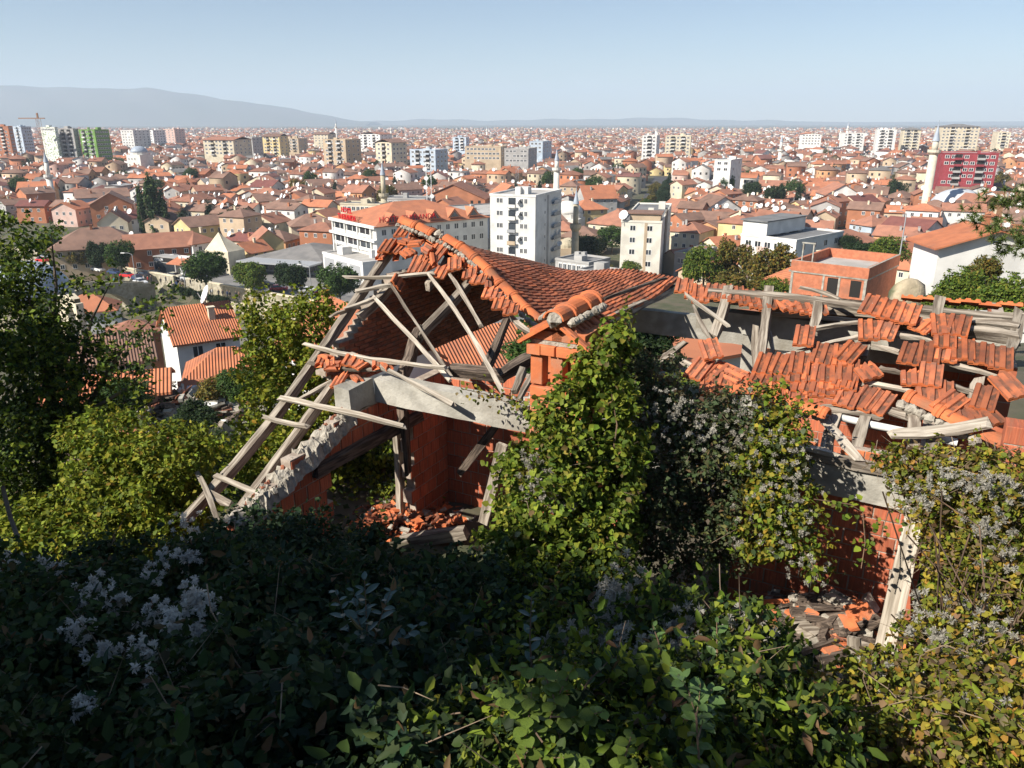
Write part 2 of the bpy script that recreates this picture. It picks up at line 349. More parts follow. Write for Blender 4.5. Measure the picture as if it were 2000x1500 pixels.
def tile(px, py, yaw=0, pitch=0, roll=0, off=0.12, me=None, parent=None, jit=4.0, name='roof_tile'):
    """one tile whose middle is seen at the pixel, lying on the front slope"""
    c = onroof(px, py, off); _tz[0] += 1
    M = rotmat(E1, PU, PN, R(yaw + random.uniform(-jit, jit)), R(-4 + pitch + random.uniform(-1.5, 1.5)), R(roll + random.uniform(-1.5, 1.5)))
    M = Matrix.Translation(c) @ M @ Matrix.Translation((0, -0.21, 0.001 * (_tz[0] % 7)))
    if me is None: me = random.choices((ME_TILE, ME_TILE_O, ME_BROKEN[2]), (58, 34, 8))[0]
    return ob(name, me, None, parent or roofF, M)
def z4(x, y): return 1640 + x / 5.555, 560 + y / 5.555
def z3(x, y): return 1300 + x / 5.555, 540 + y / 5.555
# tiles still lying on the right half of the front slope
for x, y, yaw, off in [(350, 205, -8, .2), (545, 255, -8, .2), (745, 305, -9, .2), (935, 400, -28, .14), (315, 480, 6, .14), (512, 472, -3, .14),
        (1110, 420, 10, .16), (1290, 430, -2, .16), (1140, 560, 3, .15), (1165, 710, -6, .12), (1335, 690, 4, .14), (1530, 735, -1, .14), (1745, 785, -3, .14),
        (770, 735, -2, .14), (970, 725, -2, .14), (785, 955, 8, .15), (985, 965, 4, .16), (955, 1150, 8, .12), (1100, 1160, 5, .12), (1190, 1275, -30, .14), (1390, 1390, 12, .12),
        (1570, 1215, -4, .15), (1835, 1090, 30, .16), (1560, 1385, 38, .13), (110, 725, -14, .16), (275, 900, 34, .17), (60, 990, -2, .14), (90, 1190, -6, .12), (290, 1225, -16, .1), (430, 1260, -14, .09)]:
    tile(*z4(x, y), yaw=yaw, off=off)
for x, y, yaw, off in [(1505, 655, 2, .2), (1700, 850, 2, .14), (1930, 870, 4, .14), (490, 800, 28, .24), (360, 1010, -12, .16), (560, 1060, -24, .12), (700, 1060, 62, .12)]:
    tile(*z3(x, y), yaw=yaw, off=off)
for y0, x0, x1, off in [(955, 1080, 1480, .155), (1050, 1050, 1990, .14), (1150, 480, 1990, .125), (1215, 1250, 1900, .11)]:
    xs = np.arange(x0, x1, 186)
    for i, x in enumerate(xs):
        tile(*z3(x, y0 - 0.035 * (x - 1300) + random.uniform(-14, 14)), yaw=random.uniform(-4, 4) + (8 if x < 900 else 2), off=off)
# the edge of tiles at the ridge above the far wall
for x, y, yaw, roll in [(200, 60, 14, 4), (300, 120, 16, 6), (380, 165, 18, 6), (760, 150, 18, 0), (880, 185, 20, 0), (990, 215, 22, 0), (1090, 235, 24, 0), (1290, 235, 40, 0), (1420, 262, 18, 0), (1530, 275, 20, 0), (1640, 290, 20, 0), (620, 130, 10, 0), (520, 120, 10, 0)]:
    tile(*z3(x, y + 50), yaw=yaw, roll=roll, off=.0, pitch=-6, me=ME_TILE_O if x % 3 else ME_TILE)
for a in np.arange(4.75, 6.1, 0.235):          # rear edge seen end-on along the ridge
    c = H(a, 2.98, -2.33 + random.uniform(-.02, .02)); y = (-E2 + UP * 0.35).normalized(); x = -E1; n = x.cross(y)
    ob('roof_tile', ME_TILE_O, None, roofR, Matrix.Translation(c) @ rotmat(x, y, n, R(random.uniform(-3, 3)), R(-3), 0) @ Matrix.Translation((0, -0.3, 0)))
# tiles and shards heaped below the peak, left of the ridge
def z1(x, y): return 720 + x / 5.882, 400 + y / 5.882
for x, y, yaw, pitch, roll, off, mi in [(400, 305, 14, 0, 0, .2, None), (215, 480, 12, 0, 0, .2, None), (330, 500, 8, 0, 0, .12, None), (545, 330, 22, 4, 0, .18, None), (660, 350, 26, 6, 0, .16, 2),
        (430, 540, 60, 6, 10, .14, 2), (470, 430, 80, 0, 14, .2, 0), (590, 440, 100, 0, 8, .3, 0), (610, 500, 70, 12, -20, .3, 1), (700, 520, 40, 40, 0, .1, 2), (800, 540, -30, 30, 20, .2, None), (560, 690, 4, 14, 0, .1, None), (650, 680, 2, 16, 6, .1, 2),
        (860, 740, -8, 20, 0, .06, 2), (990, 685, 26, 0, 0, .14, None), (1080, 640, 24, 0, 0, .12, 0), (160, 610, 10, 0, 0, .1, 0), (780, 640, -60, 20, 20, .1, 1), (300, 580, 20, 10, 0, .02, 3), (720, 620, 30, 30, 30, .2, 3)]:
    tile(*z1(x, y), yaw=yaw, pitch=pitch, roll=roll, off=off, me=(ME_BROKEN[mi] if mi is not None else ME_TILE), name='roof_tile' if mi is None else 'tile_shard')
for i in range(13):                                # broken course hanging along the front of the ridge
    q = i / 12; x = 930 + q * 720; y = 500 + q * 690 + (30 if i % 3 else -10)
    tile(*z1(x, y), yaw=18 + random.uniform(-8, 8), pitch=random.uniform(-4, 10), off=.05, me=ME_BROKEN[i % 4] if i % 2 else ME_BROKEN[2], name='tile_shard')
tile(*z1(345, 865), yaw=18, roll=70, off=.1, me=ME_BROKEN[2], name='tile_shard')
# ---- rear slope: a twisted field of tiles hung between the fallen ridge and the rear eave
P0 = at(786, 434, 14.4); P1 = at(1098, 652, 12.8)
FR = at(1322, 547, 17.0); FL = P0 + E2 * 5.4 - UP * 1.75
def patch(u, v):
    a = P0.lerp(P1, u); b = FL.lerp(FR, u); p = a.lerp(b, v)
    sag = 0.22 * math.sin(v * math.pi) * (0.25 + 0.9 * max(u, 0) ** 1.2) + 0.05 * math.sin(u * 9 + v * 5)
    return p - UP * sag
NU, NV = 18, 16
cells = [(i, j) for j in range(NV) for i in range(NU)]
hole = {(6, 9), (7, 9)}
tile_no = 0; joined = MB()
for (i, j) in cells:
    if (i, j) in hole: continue
    u = (i + 0.5) / NU; v = (j + 0.55) / NV; p = patch(u, v)
    x = (patch(min(u + .03, 1), v) - patch(u - .03, v)).normalized(); yv = (patch(u, v - .03) - patch(u, min(v + .03, 1))).normalized()
    n = x.cross(yv) * -1
    if n.z < 0: n = -n
    xx = yv.cross(n)
    M = Matrix.Translation(p + n * 0.05) @ rotmat(xx, yv, n, R(random.uniform(-2.5, 2.5)), R(-5 + random.uniform(-2, 2)), R(random.uniform(-2, 2))) @ Matrix.Diagonal((0.97, 1, 1.15, 1)) @ Matrix.Translation((0, -0.21, 0))
    if u < 0.32 and v > 0.25:          # hidden behind the ridge: joined
        joined.add([M @ vv.co for vv in ME_TILE_O.vertices], [tuple(f.vertices) for f in ME_TILE_O.polygons]); continue
    ob('roof_tile', ME_TILE_O if random.random() < 0.8 else ME_TILE, None, roofR, M); tile_no += 1
tag(joined.build('roof_tile_field', m_tile_old, roofR), kind='stuff')
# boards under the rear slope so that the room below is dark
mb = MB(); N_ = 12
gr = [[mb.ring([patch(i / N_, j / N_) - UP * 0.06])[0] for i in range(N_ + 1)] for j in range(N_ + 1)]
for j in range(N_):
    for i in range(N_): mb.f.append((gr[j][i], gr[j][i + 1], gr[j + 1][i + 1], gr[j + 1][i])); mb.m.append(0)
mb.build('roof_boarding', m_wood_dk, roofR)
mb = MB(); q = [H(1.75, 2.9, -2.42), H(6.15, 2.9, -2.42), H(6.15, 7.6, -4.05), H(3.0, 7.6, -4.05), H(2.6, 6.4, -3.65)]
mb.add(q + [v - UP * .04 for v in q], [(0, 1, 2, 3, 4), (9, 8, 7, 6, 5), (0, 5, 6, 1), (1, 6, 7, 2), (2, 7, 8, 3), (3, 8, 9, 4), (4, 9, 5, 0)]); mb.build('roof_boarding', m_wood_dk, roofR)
timber3('verge_batten', at(1180, 584, 14.0), at(1300, 543, 16.6), .05, .05, m_wood_dk, ruin, UP)
timber3('rafter', patch(.97, .02) - UP * .16, patch(.985, .98) - UP * .15, .12, .14, m_wood, ruin, UP)
# ---- ridge tiles with mortar
def ridge_mesh():
    mb = MB(); n = 9; L = 0.40
    def arc(x, r): return mb.ring([(x, r * math.cos(math.pi * k / n), r * 0.82 * math.sin(math.pi * k / n)) for k in range(n + 1)])
    outer = [arc(x, r) for x, r in ((0, .118), (.30, .112), (.305, .135), (.325, .14), (.34, .128), (.355, .14), (.375, .138), (L, .118))]
    inner = [arc(0, .1), arc(L, .1)]
    for a, b in zip(outer, outer[1:]):
        for k in range(n): mb.f.append((a[k], b[k], b[k + 1], a[k + 1])); mb.m.append(0)
    for k in range(n):
        mb.f.append((inner[0][k], inner[0][k + 1], inner[1][k + 1], inner[1][k])); mb.m.append(0)
        mb.f.append((outer[0][k], outer[0][k + 1], inner[0][k + 1], inner[0][k])); mb.m.append(0)
        mb.f.append((outer[-1][k + 1], outer[-1][k], inner[1][k], inner[1][k + 1])); mb.m.append(0)
    return mb.mesh('ridge_tile', m_ridge)
ME_RIDGE = ridge_mesh()
def lump_mesh(pts, r, mat, name='mortar_bed', seed=0):
    """irregular lumps of mortar strung along a line"""
    mb = MB(); rn = random.Random(seed)
    for a, b in zip(pts, pts[1:]):
        L = (b - a).length; k = max(1, int(L / (r * 1.1)))
        for i in range(k):
            c = a.lerp(b, (i + rn.random()) / k); rr = r * rn.uniform(.6, 1.25)
            vs = []
            for z, rad in ((-.8, .5), (-.1, 1), (.55, .75), (.9, .25)):
                for q in range(6):
                    an = q * math.pi / 3 + rn.uniform(-.3, .3); w = rad * rn.uniform(.75, 1.2) * rr
                    vs.append(c + Vector((w * math.cos(an), w * math.sin(an), z * rr * rn.uniform(.8, 1.1))))
            fs = [(6 * l + q, 6 * l + (q + 1) % 6, 6 * l + 6 + (q + 1) % 6, 6 * l + 6 + q) for l in range(3) for q in range(6)] + [tuple(range(5, -1, -1)), tuple(range(18, 24))]
            mb.add(vs, fs)
    return mb
def ridge_run(pts, n0, parent, side=None, flip=False, scale=1.0):
    """ridge tiles laid end to end along a polyline"""
    seg = [(b - a).length for a, b in zip(pts, pts[1:])]; tot = sum(seg); s = 0.0
    def pos(s):
        for (a, b), l in zip(zip(pts, pts[1:]), seg):
            if s <= l: return a.lerp(b, s / l)
            s -= l
        return pts[-1]
    while s + 0.2 < tot:
        a = pos(s); b = pos(min(s + 0.38 * scale, tot)); x = (b - a).normalized()
        y = UP.cross(x).normalized(); z = x.cross(y)
        M = frame(x, y, z, a) @ Matrix.Rotation(R(random.uniform(-4, 4)), 4, 'Z') @ Matrix.Rotation(R(random.uniform(-6, 6)), 4, 'X') @ Matrix.Scale(scale, 4)
        if flip: M = M @ Matrix.Translation((.4, 0, 0)) @ Matrix.Rotation(math.pi, 4, 'Z')
        ob('ridge_tile', ME_RIDGE, None, parent, M); s += 0.375 * scale
rp = [(784, 432, 14.4), (826, 447, 14.2), (853, 460, 14.1)]
rq = [(870, 466, 14.0), (905, 487, 13.85), (935, 512, 13.7), (968, 545, 13.5), (1002, 580, 13.25), (1036, 614, 13.0), (1066, 636, 12.9), (1094, 655, 12.8)]
RP = [at(*p) for p in rp]; RQ = [at(*p) for p in rq]
ridge_run(RP, 3, ruin, flip=False); ridge_run(RQ, 9, ruin, flip=False)
for pts, k in ((RP + RQ, 1),):
    tag(lump_mesh([p - E2 * .13 - UP * .06 for p in pts], .05, m_mortar, seed=3).build('mortar_bed', m_mortar, ruin), kind='stuff')
    tag(lump_mesh([p + E2 * .12 - UP * .06 for p in pts], .04, m_mortar, seed=4).build('mortar_bed', m_mortar, ruin), kind='stuff')
tag(lump_mesh([at(853, 452, 14.05), at(868, 468, 14.0)], .09, m_mortar, seed=5).build('mortar_bed', m_mortar, ruin), kind='stuff')
# fallen ridge tiles at the front eave
def on_front(px, py, off=.2): return onroof(px, py, off)
ridge_run([on_front(1372, 765), on_front(1430, 764), on_front(1502, 768)], 4, ruin)
ridge_run([on_front(1494, 782), on_front(1560, 795), on_front(1612, 812)], 4, ruin, flip=False)
ridge_run([on_front(1768, 775, .1), on_front(1812, 795, .1), on_front(1860, 820, .1), on_front(1925, 852, .05)], 4, ruin, flip=True)
tag(lump_mesh([on_front(1760, 790, .1), on_front(1810, 815, .1), on_front(1870, 842, .06), on_front(1920, 868, .05)], .07, m_mortar, seed=8).build('mortar_bed', m_mortar, ruin), kind='stuff')
tag(lump_mesh([on_front(1500, 795, .08), on_front(1560, 806, .08), on_front(1620, 822, .08)], .05, m_mortar, seed=9).build('mortar_bed', m_mortar, ruin), kind='stuff')
# ---- rafters and battens, right half
for a, b in [((1503, 566), (1481, 722)), ((1422, 566), (1393, 660)), ((1597, 588), (1588, 648)), ((1692, 640), (1684, 700)), ((1640, 800), (1614, 884)), ((1697, 803), (1671, 892)), ((1782, 812), (1783, 885)), ((1826, 846), (1810, 905)), ((1990, 612), (1970, 690)), ((1835, 590), (1825, 650)), ((1912, 742), (1900, 806))]:
    timber('rafter', a, b, .13, .15, m_wood, .0)
timber('post', (1475, 640), (1476, 725), .1, .1, m_wood, -.3); timber('post', (1502, 650), (1508, 700), .05, .1, m_wood_lt, -.2)
for a, b, w in [((1383, 570), (1700, 601), .07), ((1800, 604), (2003, 622), .09), ((1890, 632), (1985, 641), .14), ((1888, 649), (1990, 662), .16)]:
    timber('purlin', a, b, .1, w, m_wood, .02)
for a, b in [((1338, 574), (1422, 636)), ((1356, 599), (1387, 662)), ((1588, 642), (1714, 627)), ((1516, 700), (1682, 657)), ((1708, 675), (1763, 690)), ((1753, 656), (1822, 668)), ((1712, 719), (1764, 728)), ((1667, 747), (1797, 770)), ((1836, 706), (1955, 737)),
        ((1838, 743), (1906, 766)), ((1560, 560), (1640, 585)), ((1620, 742), (1700, 755)), ((1490, 745), (1600, 757))]:
    timber('batten', a, b, .05, .045, random.choice((m_wood, m_wood, m_wood_lt)), .08)
for a, b in [((1300, 690), (1352, 716)), ((1280, 716), (1340, 668)), ((1402, 702), (1420, 735)), ((1605, 757), (1625, 712))]:
    timber('batten', a, b, .07, .06, m_wood, -.25)
timber('plank', (1610, 822), (1676, 897), .12, .03, m_wood_lt, .12); timber('plank', (1744, 848), (1928, 826), .16, .04, m_wood_lt, .22)
timber('eave_plank', (1600, 798), (1720, 812), .14, .03, m_wood, .06); timber('eave_plank', (1690, 790), (1775, 815), .12, .03, m_wood, .06)
mb = MB(); mb.tube([onroof(1603, 806, .02), onroof(1700, 829, .02), onroof(1870, 864, .02)], .045, 10); mb.build('gutter_pipe', m_white_pvc, ruin, smooth=True)
timber3('wall_plate', onroof(1548, 877, .03), onroof(1735, 920, .03), .16, .1, m_wood, ruin, UP); timber3('wall_plate', onroof(1552, 872, .12), onroof(1640, 890, .12), .1, .05, m_wood_lt, ruin, UP)
# ---- rafters and broken battens, left half
for a, b, w, m, of in [((772, 476), (560, 785), .12, m_wood, 0), ((566, 776), (362, 1016), .13, m_wood, 0), ((652, 750), (462, 1006), .12, m_wood, -.02), ((763, 560), (703, 618), .1, m_wood, -.1),
        ((936, 532), (812, 662), .13, m_wood, -.12), ((878, 500), (835, 560), .12, m_wood, -.1)]:
    timber('rafter', a, b, w, .14, m, of)
timber('rafter', (818, 640), (789, 730), .15, .16, m_wood_dk, -.1, -.2, rag=.03)
timber3('post', at(786, 722, 12.2), at(788, 820, 12.2), .16, .14, m_wood_dk, ruin, E1, rag=.035)
timber3('post', at(789, 800, 12.5), at(796, 925, 13.0), .11, .1, m_wood_dk, ruin, E1, rag=.03)
for a, b, w, m, o0, o1 in [((672, 541), (846, 533), .06, m_wood_lt, .1, .1), ((697, 569), (767, 556), .06, m_wood_lt, .1, .1), ((762, 555), (882, 738), .05, m_wood, .1, -.1), ((677, 603), (738, 581), .06, m_wood_lt, .1, .1),
        ((730, 580), (878, 744), .06, m_wood_lt, .1, -.05), ((836, 534), (982, 766), .06, m_wood_lt, .1, .1), ((877, 533), (940, 638), .06, m_wood, .02, .0), ((594, 672), (869, 718), .05, m_wood_lt, .1, .25), ((683, 690), (884, 790), .06, m_wood_lt, .1, .1),
        ((545, 777), (792, 833), .07, m_wood_lt, .1, .1), ((514, 813), (598, 832), .06, m_wood_lt, .1, .1), ((583, 782), (650, 744), .05, m_wood, .0, .05), ((418, 927), (515, 969), .07, m_wood_lt, .1, .1), ((386, 923), (424, 1014), .07, m_wood, .12, .1), ((400, 960), (450, 985), .1, m_wood, .12, .1), ((604, 709), (745, 722), .06, m_wood, .05, .05), ((640, 622), (700, 600), .04, m_wood, .06, .06)]:
    timber('batten', a, b, w, .05, m, o0, o1)
timber('post', (994, 616), (948, 720), .13, .12, m_wood_dk, -.25, rag=.03); timber('strut', (998, 618), (1046, 655), .07, .08, m_wood, -.1)
timber('beam', (980, 733), (1050, 694), .16, .18, m_wood_dk, -.2); timber('beam', (880, 722), (985, 735), .16, .16, m_wood_dk, -.25)
timber('post', (1022, 722), (1005, 765), .1, .09, m_wood, .0); timber('strut', (1040, 735), (1012, 785), .07, .08, m_wood, .0)
# shards left on the lowest batten
for x, y, yaw, mi in [(622, 706, 20, 3), (640, 704, 40, 1), (660, 712, 100, 0), (690, 700, 15, 2), (668, 738, 14, 2), (692, 742, 60, 3), (712, 705, -20, 1), (730, 712, 30, 3), (632, 700, 80, 3), (750, 716, 60, 3)]:
    tile(x, y, yaw=yaw, roll=random.uniform(-25, 25), off=.1, me=ME_BROKEN[mi], name='tile_shard')
# ---- concrete ring beams
def beam3(name, p0, p1, w, h, mat=m_conc, rag=.012):
    """horizontal cast beam, p0-p1 is the top front edge"""
    x = (p1 - p0); L = x.length; x.normalize(); y = UP.cross(x).normalized(); mb = MB(); seg = max(2, int(L / .3)); rr = []
    for i in range(seg + 1):
        q = i / seg * L; r = lambda: random.uniform(-rag, rag)
        rr.append(mb.ring([(q, 0 + r(), -h + r()), (q, w + r(), -h + r()), (q, w + r(), r()), (q, 0 + r(), r())]))
    for a, b in zip(rr, rr[1:]):
        for k in range(4): mb.f.append((a[k], b[k], b[(k + 1) % 4], a[(k + 1) % 4])); mb.m.append(0)
    mb.f.append(tuple(rr[0])); mb.m.append(0); mb.f.append(tuple(reversed(rr[-1]))); mb.m.append(0)
    return mb.build(name, mat, ruin, frame(x, y, UP, p0))
AW = -2.45                                          # position of the left (wing) wall along the front
beam3('ring_beam', H(AW, 0, ZB), H(6.1, 0, ZB), .28, .39)
beam3('ring_beam', H(AW, -.02, ZB + .003), H(AW, -.62, ZB - .003), -.28, .4, rag=.03)
beam3('ring_beam', H(1.75, 2.95, -2.82), H(6.1, 2.95, -2.82), .26, .32)
beam3('ring_beam', H(-2.2, 7.05, -3.95), H(6.1, 7.05, -3.95), .26, .5)  # rear beam added to darken the gap under the rear eave
timber3('purlin', H(1.6, 2.9, -2.62), H(6.1, 2.9, -2.62), .14, .12, m_wood, ruin, UP); timber3('purlin', H(2.8, 2.8, -2.75), H(4.6, 2.8, -2.72), .1, .06, m_wood_lt, ruin, UP)
# ---- block and brick walls: every unit is a piece of its own
def unit_mesh(name, w, h, d, mat, ch=.006):
    mb = MB(); vs = []; fs = []
    for y, q in ((0, ch), (ch, 0), (d, 0)):
        vs += [(-w / 2 + q, y, q), (w / 2 - q, y, q), (w / 2 - q, y, h - q), (-w / 2 + q, y, h - q)]
    fs = [(0, 1, 2, 3), (11, 10, 9, 8)] + [(4 * l + k, 4 * l + 4 + k, 4 * l + 4 + (k + 1) % 4, 4 * l + (k + 1) % 4) for l in (0, 1) for k in range(4)]
    mb.add(vs, fs); return mb.mesh(name, mat)
def wall(part_name, o, dr, nrm, t0, t1, z0, z1, bw, bh, jt, d, mat, keep, name='clay_block', rag=.006, core_in=.012, depth=None):
    """o: plan origin, dr: direction along the wall, nrm: faces the viewer; keep(t,z) decides if a unit stands"""
    par = empty(part_name, o + dr * ((t0 + t1) / 2) + UP * z0, parent=ruin)
    me = unit_mesh(name, bw, bh, d, mat); core = MB(); k = 0; z = z0; cnt = 0
    fr = frame(dr, -nrm, UP, Vector((0, 0, 0)))
    while z < z1 - .02:
        t = t0 + (0 if k % 2 else -bw / 2)
        while t < t1:
            a, b = max(t, t0), min(t + bw + jt, t1)
            if b - a > .07 and keep((a + b) / 2, z + bh / 2):
                wd = (b - a - jt) / bw
                M = Matrix.Translation(o + dr * ((a + b) / 2) + UP * z + nrm * random.uniform(0, rag)) @ fr @ Matrix.Diagonal((wd, 1, 1, 1)) @ Matrix.Rotation(R(random.uniform(-.8, .8)), 4, 'Y')
                ob(name, me, None, par, M); cnt += 1
                a = a + .014 if a <= t0 else a; b = b - .014 if b >= t1 else b; p = o + dr * a - nrm * core_in; dd = d - core_in - .01
                core.add([p + UP * z, p + dr * (b - a) + UP * z, p + dr * (b - a) + UP * (z + bh + jt), p + UP * (z + bh + jt)] + [v - nrm * dd for v in (p + UP * z, p + dr * (b - a) + UP * z, p + dr * (b - a) + UP * (z + bh + jt), p + UP * (z + bh + jt))],
                         [(0, 1, 2, 3), (7, 6, 5, 4), (0, 4, 5, 1), (3, 2, 6, 7), (0, 3, 7, 4), (1, 5, 6, 2)])
            t += bw + jt
        z += bh + jt; k += 1
    tag(core.build('mortar_joint', m_joint, par), kind='stuff')
    return par
FLZ = -6.85
# wing wall running towards the viewer (its right face is seen): door opening between t=-1.15 and .94
def keep_wing(t, z):
    top = ZB - .45 if t > -.6 else ZB - .42 + (t + .6) * .34
    if z > top + random.uniform(-.05, .05): return False
    return not (-1.15 < t < .92 and z < -4.86)
wall('wing_wall', H(AW, 0, 0), E2, E1, -2.95, 2.0, FLZ, ZB - .1, .24, .22, .02, .2, m_block, keep_wing)
timber3('lintel', H(AW + .01, -1.5, -4.78), H(AW + .01, 1.1, -4.78), .2, .17, m_wood_dk, ruin, UP)
def rough_strip(name, path, width_dir, w, hgt, mat, seed, amp=.05, n=46, m=7):
    """rough broken masonry top along a path"""
    r = np.random.default_rng(seed); mb = MB(); rows = []
    for i in range(n + 1):
        q = i / n * (len(path) - 1); k = min(int(q), len(path) - 2); c = path[k].lerp(path[k + 1], q - k); bulge = r.uniform(-.3, 1)
        rows.append(mb.ring([c + width_dir * (w * (j / m - .5) * (1 + .25 * bulge)) + UP * ((hgt * math.sin(math.pi * min(1, max(0, j / m))) * (1 + .5 * bulge) if 0 < j < m else -.12) + r.normal(0, amp) * (0 < j < m)) + E2 * r.normal(0, .02) for j in range(m + 1)]))
    for a, b in zip(rows, rows[1:]):
        for j in range(m): mb.f.append((a[j], a[j + 1], b[j + 1], b[j])); mb.m.append(0)
    return mb.build(name, mat, ruin)
pts = [H(AW - .1, t, ZB - .42 + (t + .6) * .34) for t in np.linspace(-.55, -2.98, 9)]
rough_strip('rubble_coping', pts, E1, .36, .1, m_mortar, 7, .04)
tag(lump_mesh([p + E1 * .1 + UP * .03 for p in pts], .055, m_mortar, seed=22).build('rubble_stones', m_mortar, ruin), kind='stuff'); tag(lump_mesh([p - E1 * .05 + UP * .08 for p in pts[::2]], .045, m_brick, seed=23).build('rubble_stones', m_brick, ruin), kind='stuff')
timber3('door_post', H(AW - .27, .84, FLZ), H(AW - .27, .84, -4.8), .14, .1, m_wood_lt, ruin, E1, rag=.015)
# inner front wall
wall('inner_wall', H(AW, 2.0, 0), E1, -E2, -.04, 3.4, FLZ, ZB - .5, .325, .23, .02, .2, m_block, lambda t, z: z < -4.3 or t > .4)
# infill under the right part of the front beam
wall('front_wall', H(0, .1, 0), E1, -E2, 3.2, 5.35, -6.45, ZB - .46, .265, .185, .019, .2, m_block, lambda t, z: True)
wall('side_wall', H(5.35, 0, 0), E2, E1, .0, 2.8, -6.45, ZB - .2, .27, .19, .014, .2, m_block, lambda t, z: True)
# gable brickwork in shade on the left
AG = -3.75
GPOLY = [(640, 724), (650, 700), (668, 690), (672, 668), (700, 655), (700, 632), (722, 625), (718, 600), (745, 590), (742, 570), (765, 560), (770, 540), (800, 528), (850, 540), (905, 528), (960, 575), (1050, 650), (1000, 662), (885, 706), (868, 738), (640, 738)]
def inpoly(x, y, poly):
    c = False; j = len(poly) - 1
    for i in range(len(poly)):
        (xi, yi), (xj, yj) = poly[i], poly[j]
        if (yi > y) != (yj > y) and x < (xj - xi) * (y - yi) / (yj - yi) + xi: c = not c
        j = i
    return c
def topx(p):
    d = p.y * CP - p.z * SP; u = p.y * SP + p.z * CP
    return CX + p.x / d * FPX, CY - u / d * FPX
def keep_gable(t, z): return inpoly(*topx(H(AG, t, z)), GPOLY)
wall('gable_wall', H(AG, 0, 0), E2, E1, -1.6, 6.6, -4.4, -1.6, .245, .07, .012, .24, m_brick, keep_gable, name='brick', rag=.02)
tag(lump_mesh([onplane(x, y, H(AG - .08, 0, 0), E1) for x, y in GPOLY[:13]], .06, m_mortar, seed=31).build('broken_edge_mortar', m_mortar, ruin), kind='stuff')
# rear wall: dark, with an opening through which the house behind shows
wall('rear_wall', H(0, 7.1, 0), E1, -E2, 2.6, 6.1, FLZ, -4.1, .5, .235, .015, .2, m_block, lambda t, z: True)
wall('side_wall', H(5.95, 2.8, 0), E2, -E1, .0, 4.4, FLZ, -3.2, .5, .235, .015, .2, m_block, lambda t, z: True)
mb = MB().box(-.12, .12, -.12, .12, 0, 2.9); mb.build('concrete_column', m_conc, ruin, frame(E1, E2, UP, H(2.62, 3.1, -6.0)))
# brick pier at the right front corner
def pier(o, w, d, z0, z1, mat, nm, bh=.07, jt=.012):
    par = empty(nm, o + UP * z0, parent=ruin); me = unit_mesh('brick', w / 2 - jt / 2, bh, d, mat); me2 = unit_mesh('brick', w, bh, d, mat); z = z0; k = 0; core = MB()
    while z < z1:
        for sx in ((-1, 1) if k % 2 else (0,)):
            M = Matrix.Translation(o + UP * z) @ frame(E1, E2, UP, Vector((0, 0, 0))) @ Matrix.Translation((sx * w / 4, -d / 2 + random.uniform(-.006, .004), 0)) @ Matrix.Rotation(R(random.uniform(-1, 1)), 4, 'Z')
            ob('brick', me if sx else me2, None, par, M)
        z += bh + jt; k += 1
    core.box(-w / 2 + .01, w / 2 - .01, -d / 2 + .012, d / 2 - .012, 0, z - z0 - .02); core.build('mortar_joint', m_mortar, par, Matrix.Translation(o + UP * z0) @ frame(E1, E2, UP, Vector((0, 0, 0))))
    return par
pier(H(6.02, .12, 0), .3, .3, -4.0, -3.0, m_block, 'corner_pier', .19, .014)
# rafter stub wall on the front beam
wall('parapet', H(0, .12, 0), E1, -E2, 3.4, 5.4, ZB + .0, ZB + .2, .25, .19, .012, .12, m_brick_o, lambda t, z: random.random() < .8)
# floor slab
mb = MB(); q = [H(AW - .2, -3.2, FLZ), H(6.0, -.6, FLZ), H(6.0, 7.3, FLZ), H(AW - .2, 7.3, FLZ)]
mb.add(q + [v - UP * .4 for v in q], [(0, 1, 2, 3), (0, 4, 5, 1), (1, 5, 6, 2), (2, 6, 7, 3), (3, 7, 4, 0)]); mb.build('floor_slab', m_conc, ruin)
# ---- chimney
CHD = 8.8
CH = at(1112, 690, CHD); CH = Vector((CH.x, CH.y + .22, 0))
ch = empty('chimney', CH + UP * -6.2, parent=ruin)
def chm(dx, dy, z): return Matrix.Translation(CH + E1 * dx + E2 * dy + UP * z) @ frame(E1, E2, UP, Vector((0, 0, 0)))
W2 = .33; zt = ztop(1094, 673, CH.y - .2)                     # underside of the cap course
mq = unit_mesh('brick', .32, .115, .17, m_brick_o); mh = unit_mesh('brick', .15, .36, .16, m_brick_o)
z = zt - .5; k = 0
while z > -6.0:                                            # solid shaft under the flue openings
    z -= .13
    for sx in (-.166, .166):
        ob('brick', mq, None, ch, chm(sx + (.0 if k % 2 else .0), -W2 + random.uniform(-.005, .005), z))
    for sy in (-.16, .17):
        ob('brick', mq, None, ch, chm(W2, sy, z) @ Matrix.Rotation(math.pi / 2, 4, 'Z')); ob('brick', mq, None, ch, chm(-W2, sy, z) @ Matrix.Rotation(-math.pi / 2, 4, 'Z'))
    k += 1
    if z < zt - 2.2: break
MB().box(-W2 + .02, W2 - .02, -W2 + .02, W2 - .02, -6.3 - zt + .5, -.02).build('flue_core', m_mortar, ch, chm(0, 0, zt - .5))
for sx in (-.255, -.0, .255):                              # uprights between the flue openings
    for sy in (-W2 + .02, W2 - .18): ob('brick', mh, None, ch, chm(sx, sy, zt - .49))
MB().box(-.09, .02, -.1, .12, 0, .48).build('flue_liner', m_brick, ch, chm(0.06, 0, zt - .49))
for sx in (-.17, .17):
    ob('brick', mq, None, ch, chm(sx, -W2 - .02, zt - .12))
for sy in (-.2, .14):
    ob('brick', mq, None, ch, chm(W2 + .03, sy, zt - .12) @ Matrix.Rotation(math.pi / 2, 4, 'Z')); ob('brick', mq, None, ch, chm(-W2 - .03, sy, zt - .12) @ Matrix.Rotation(-math.pi / 2, 4, 'Z'))
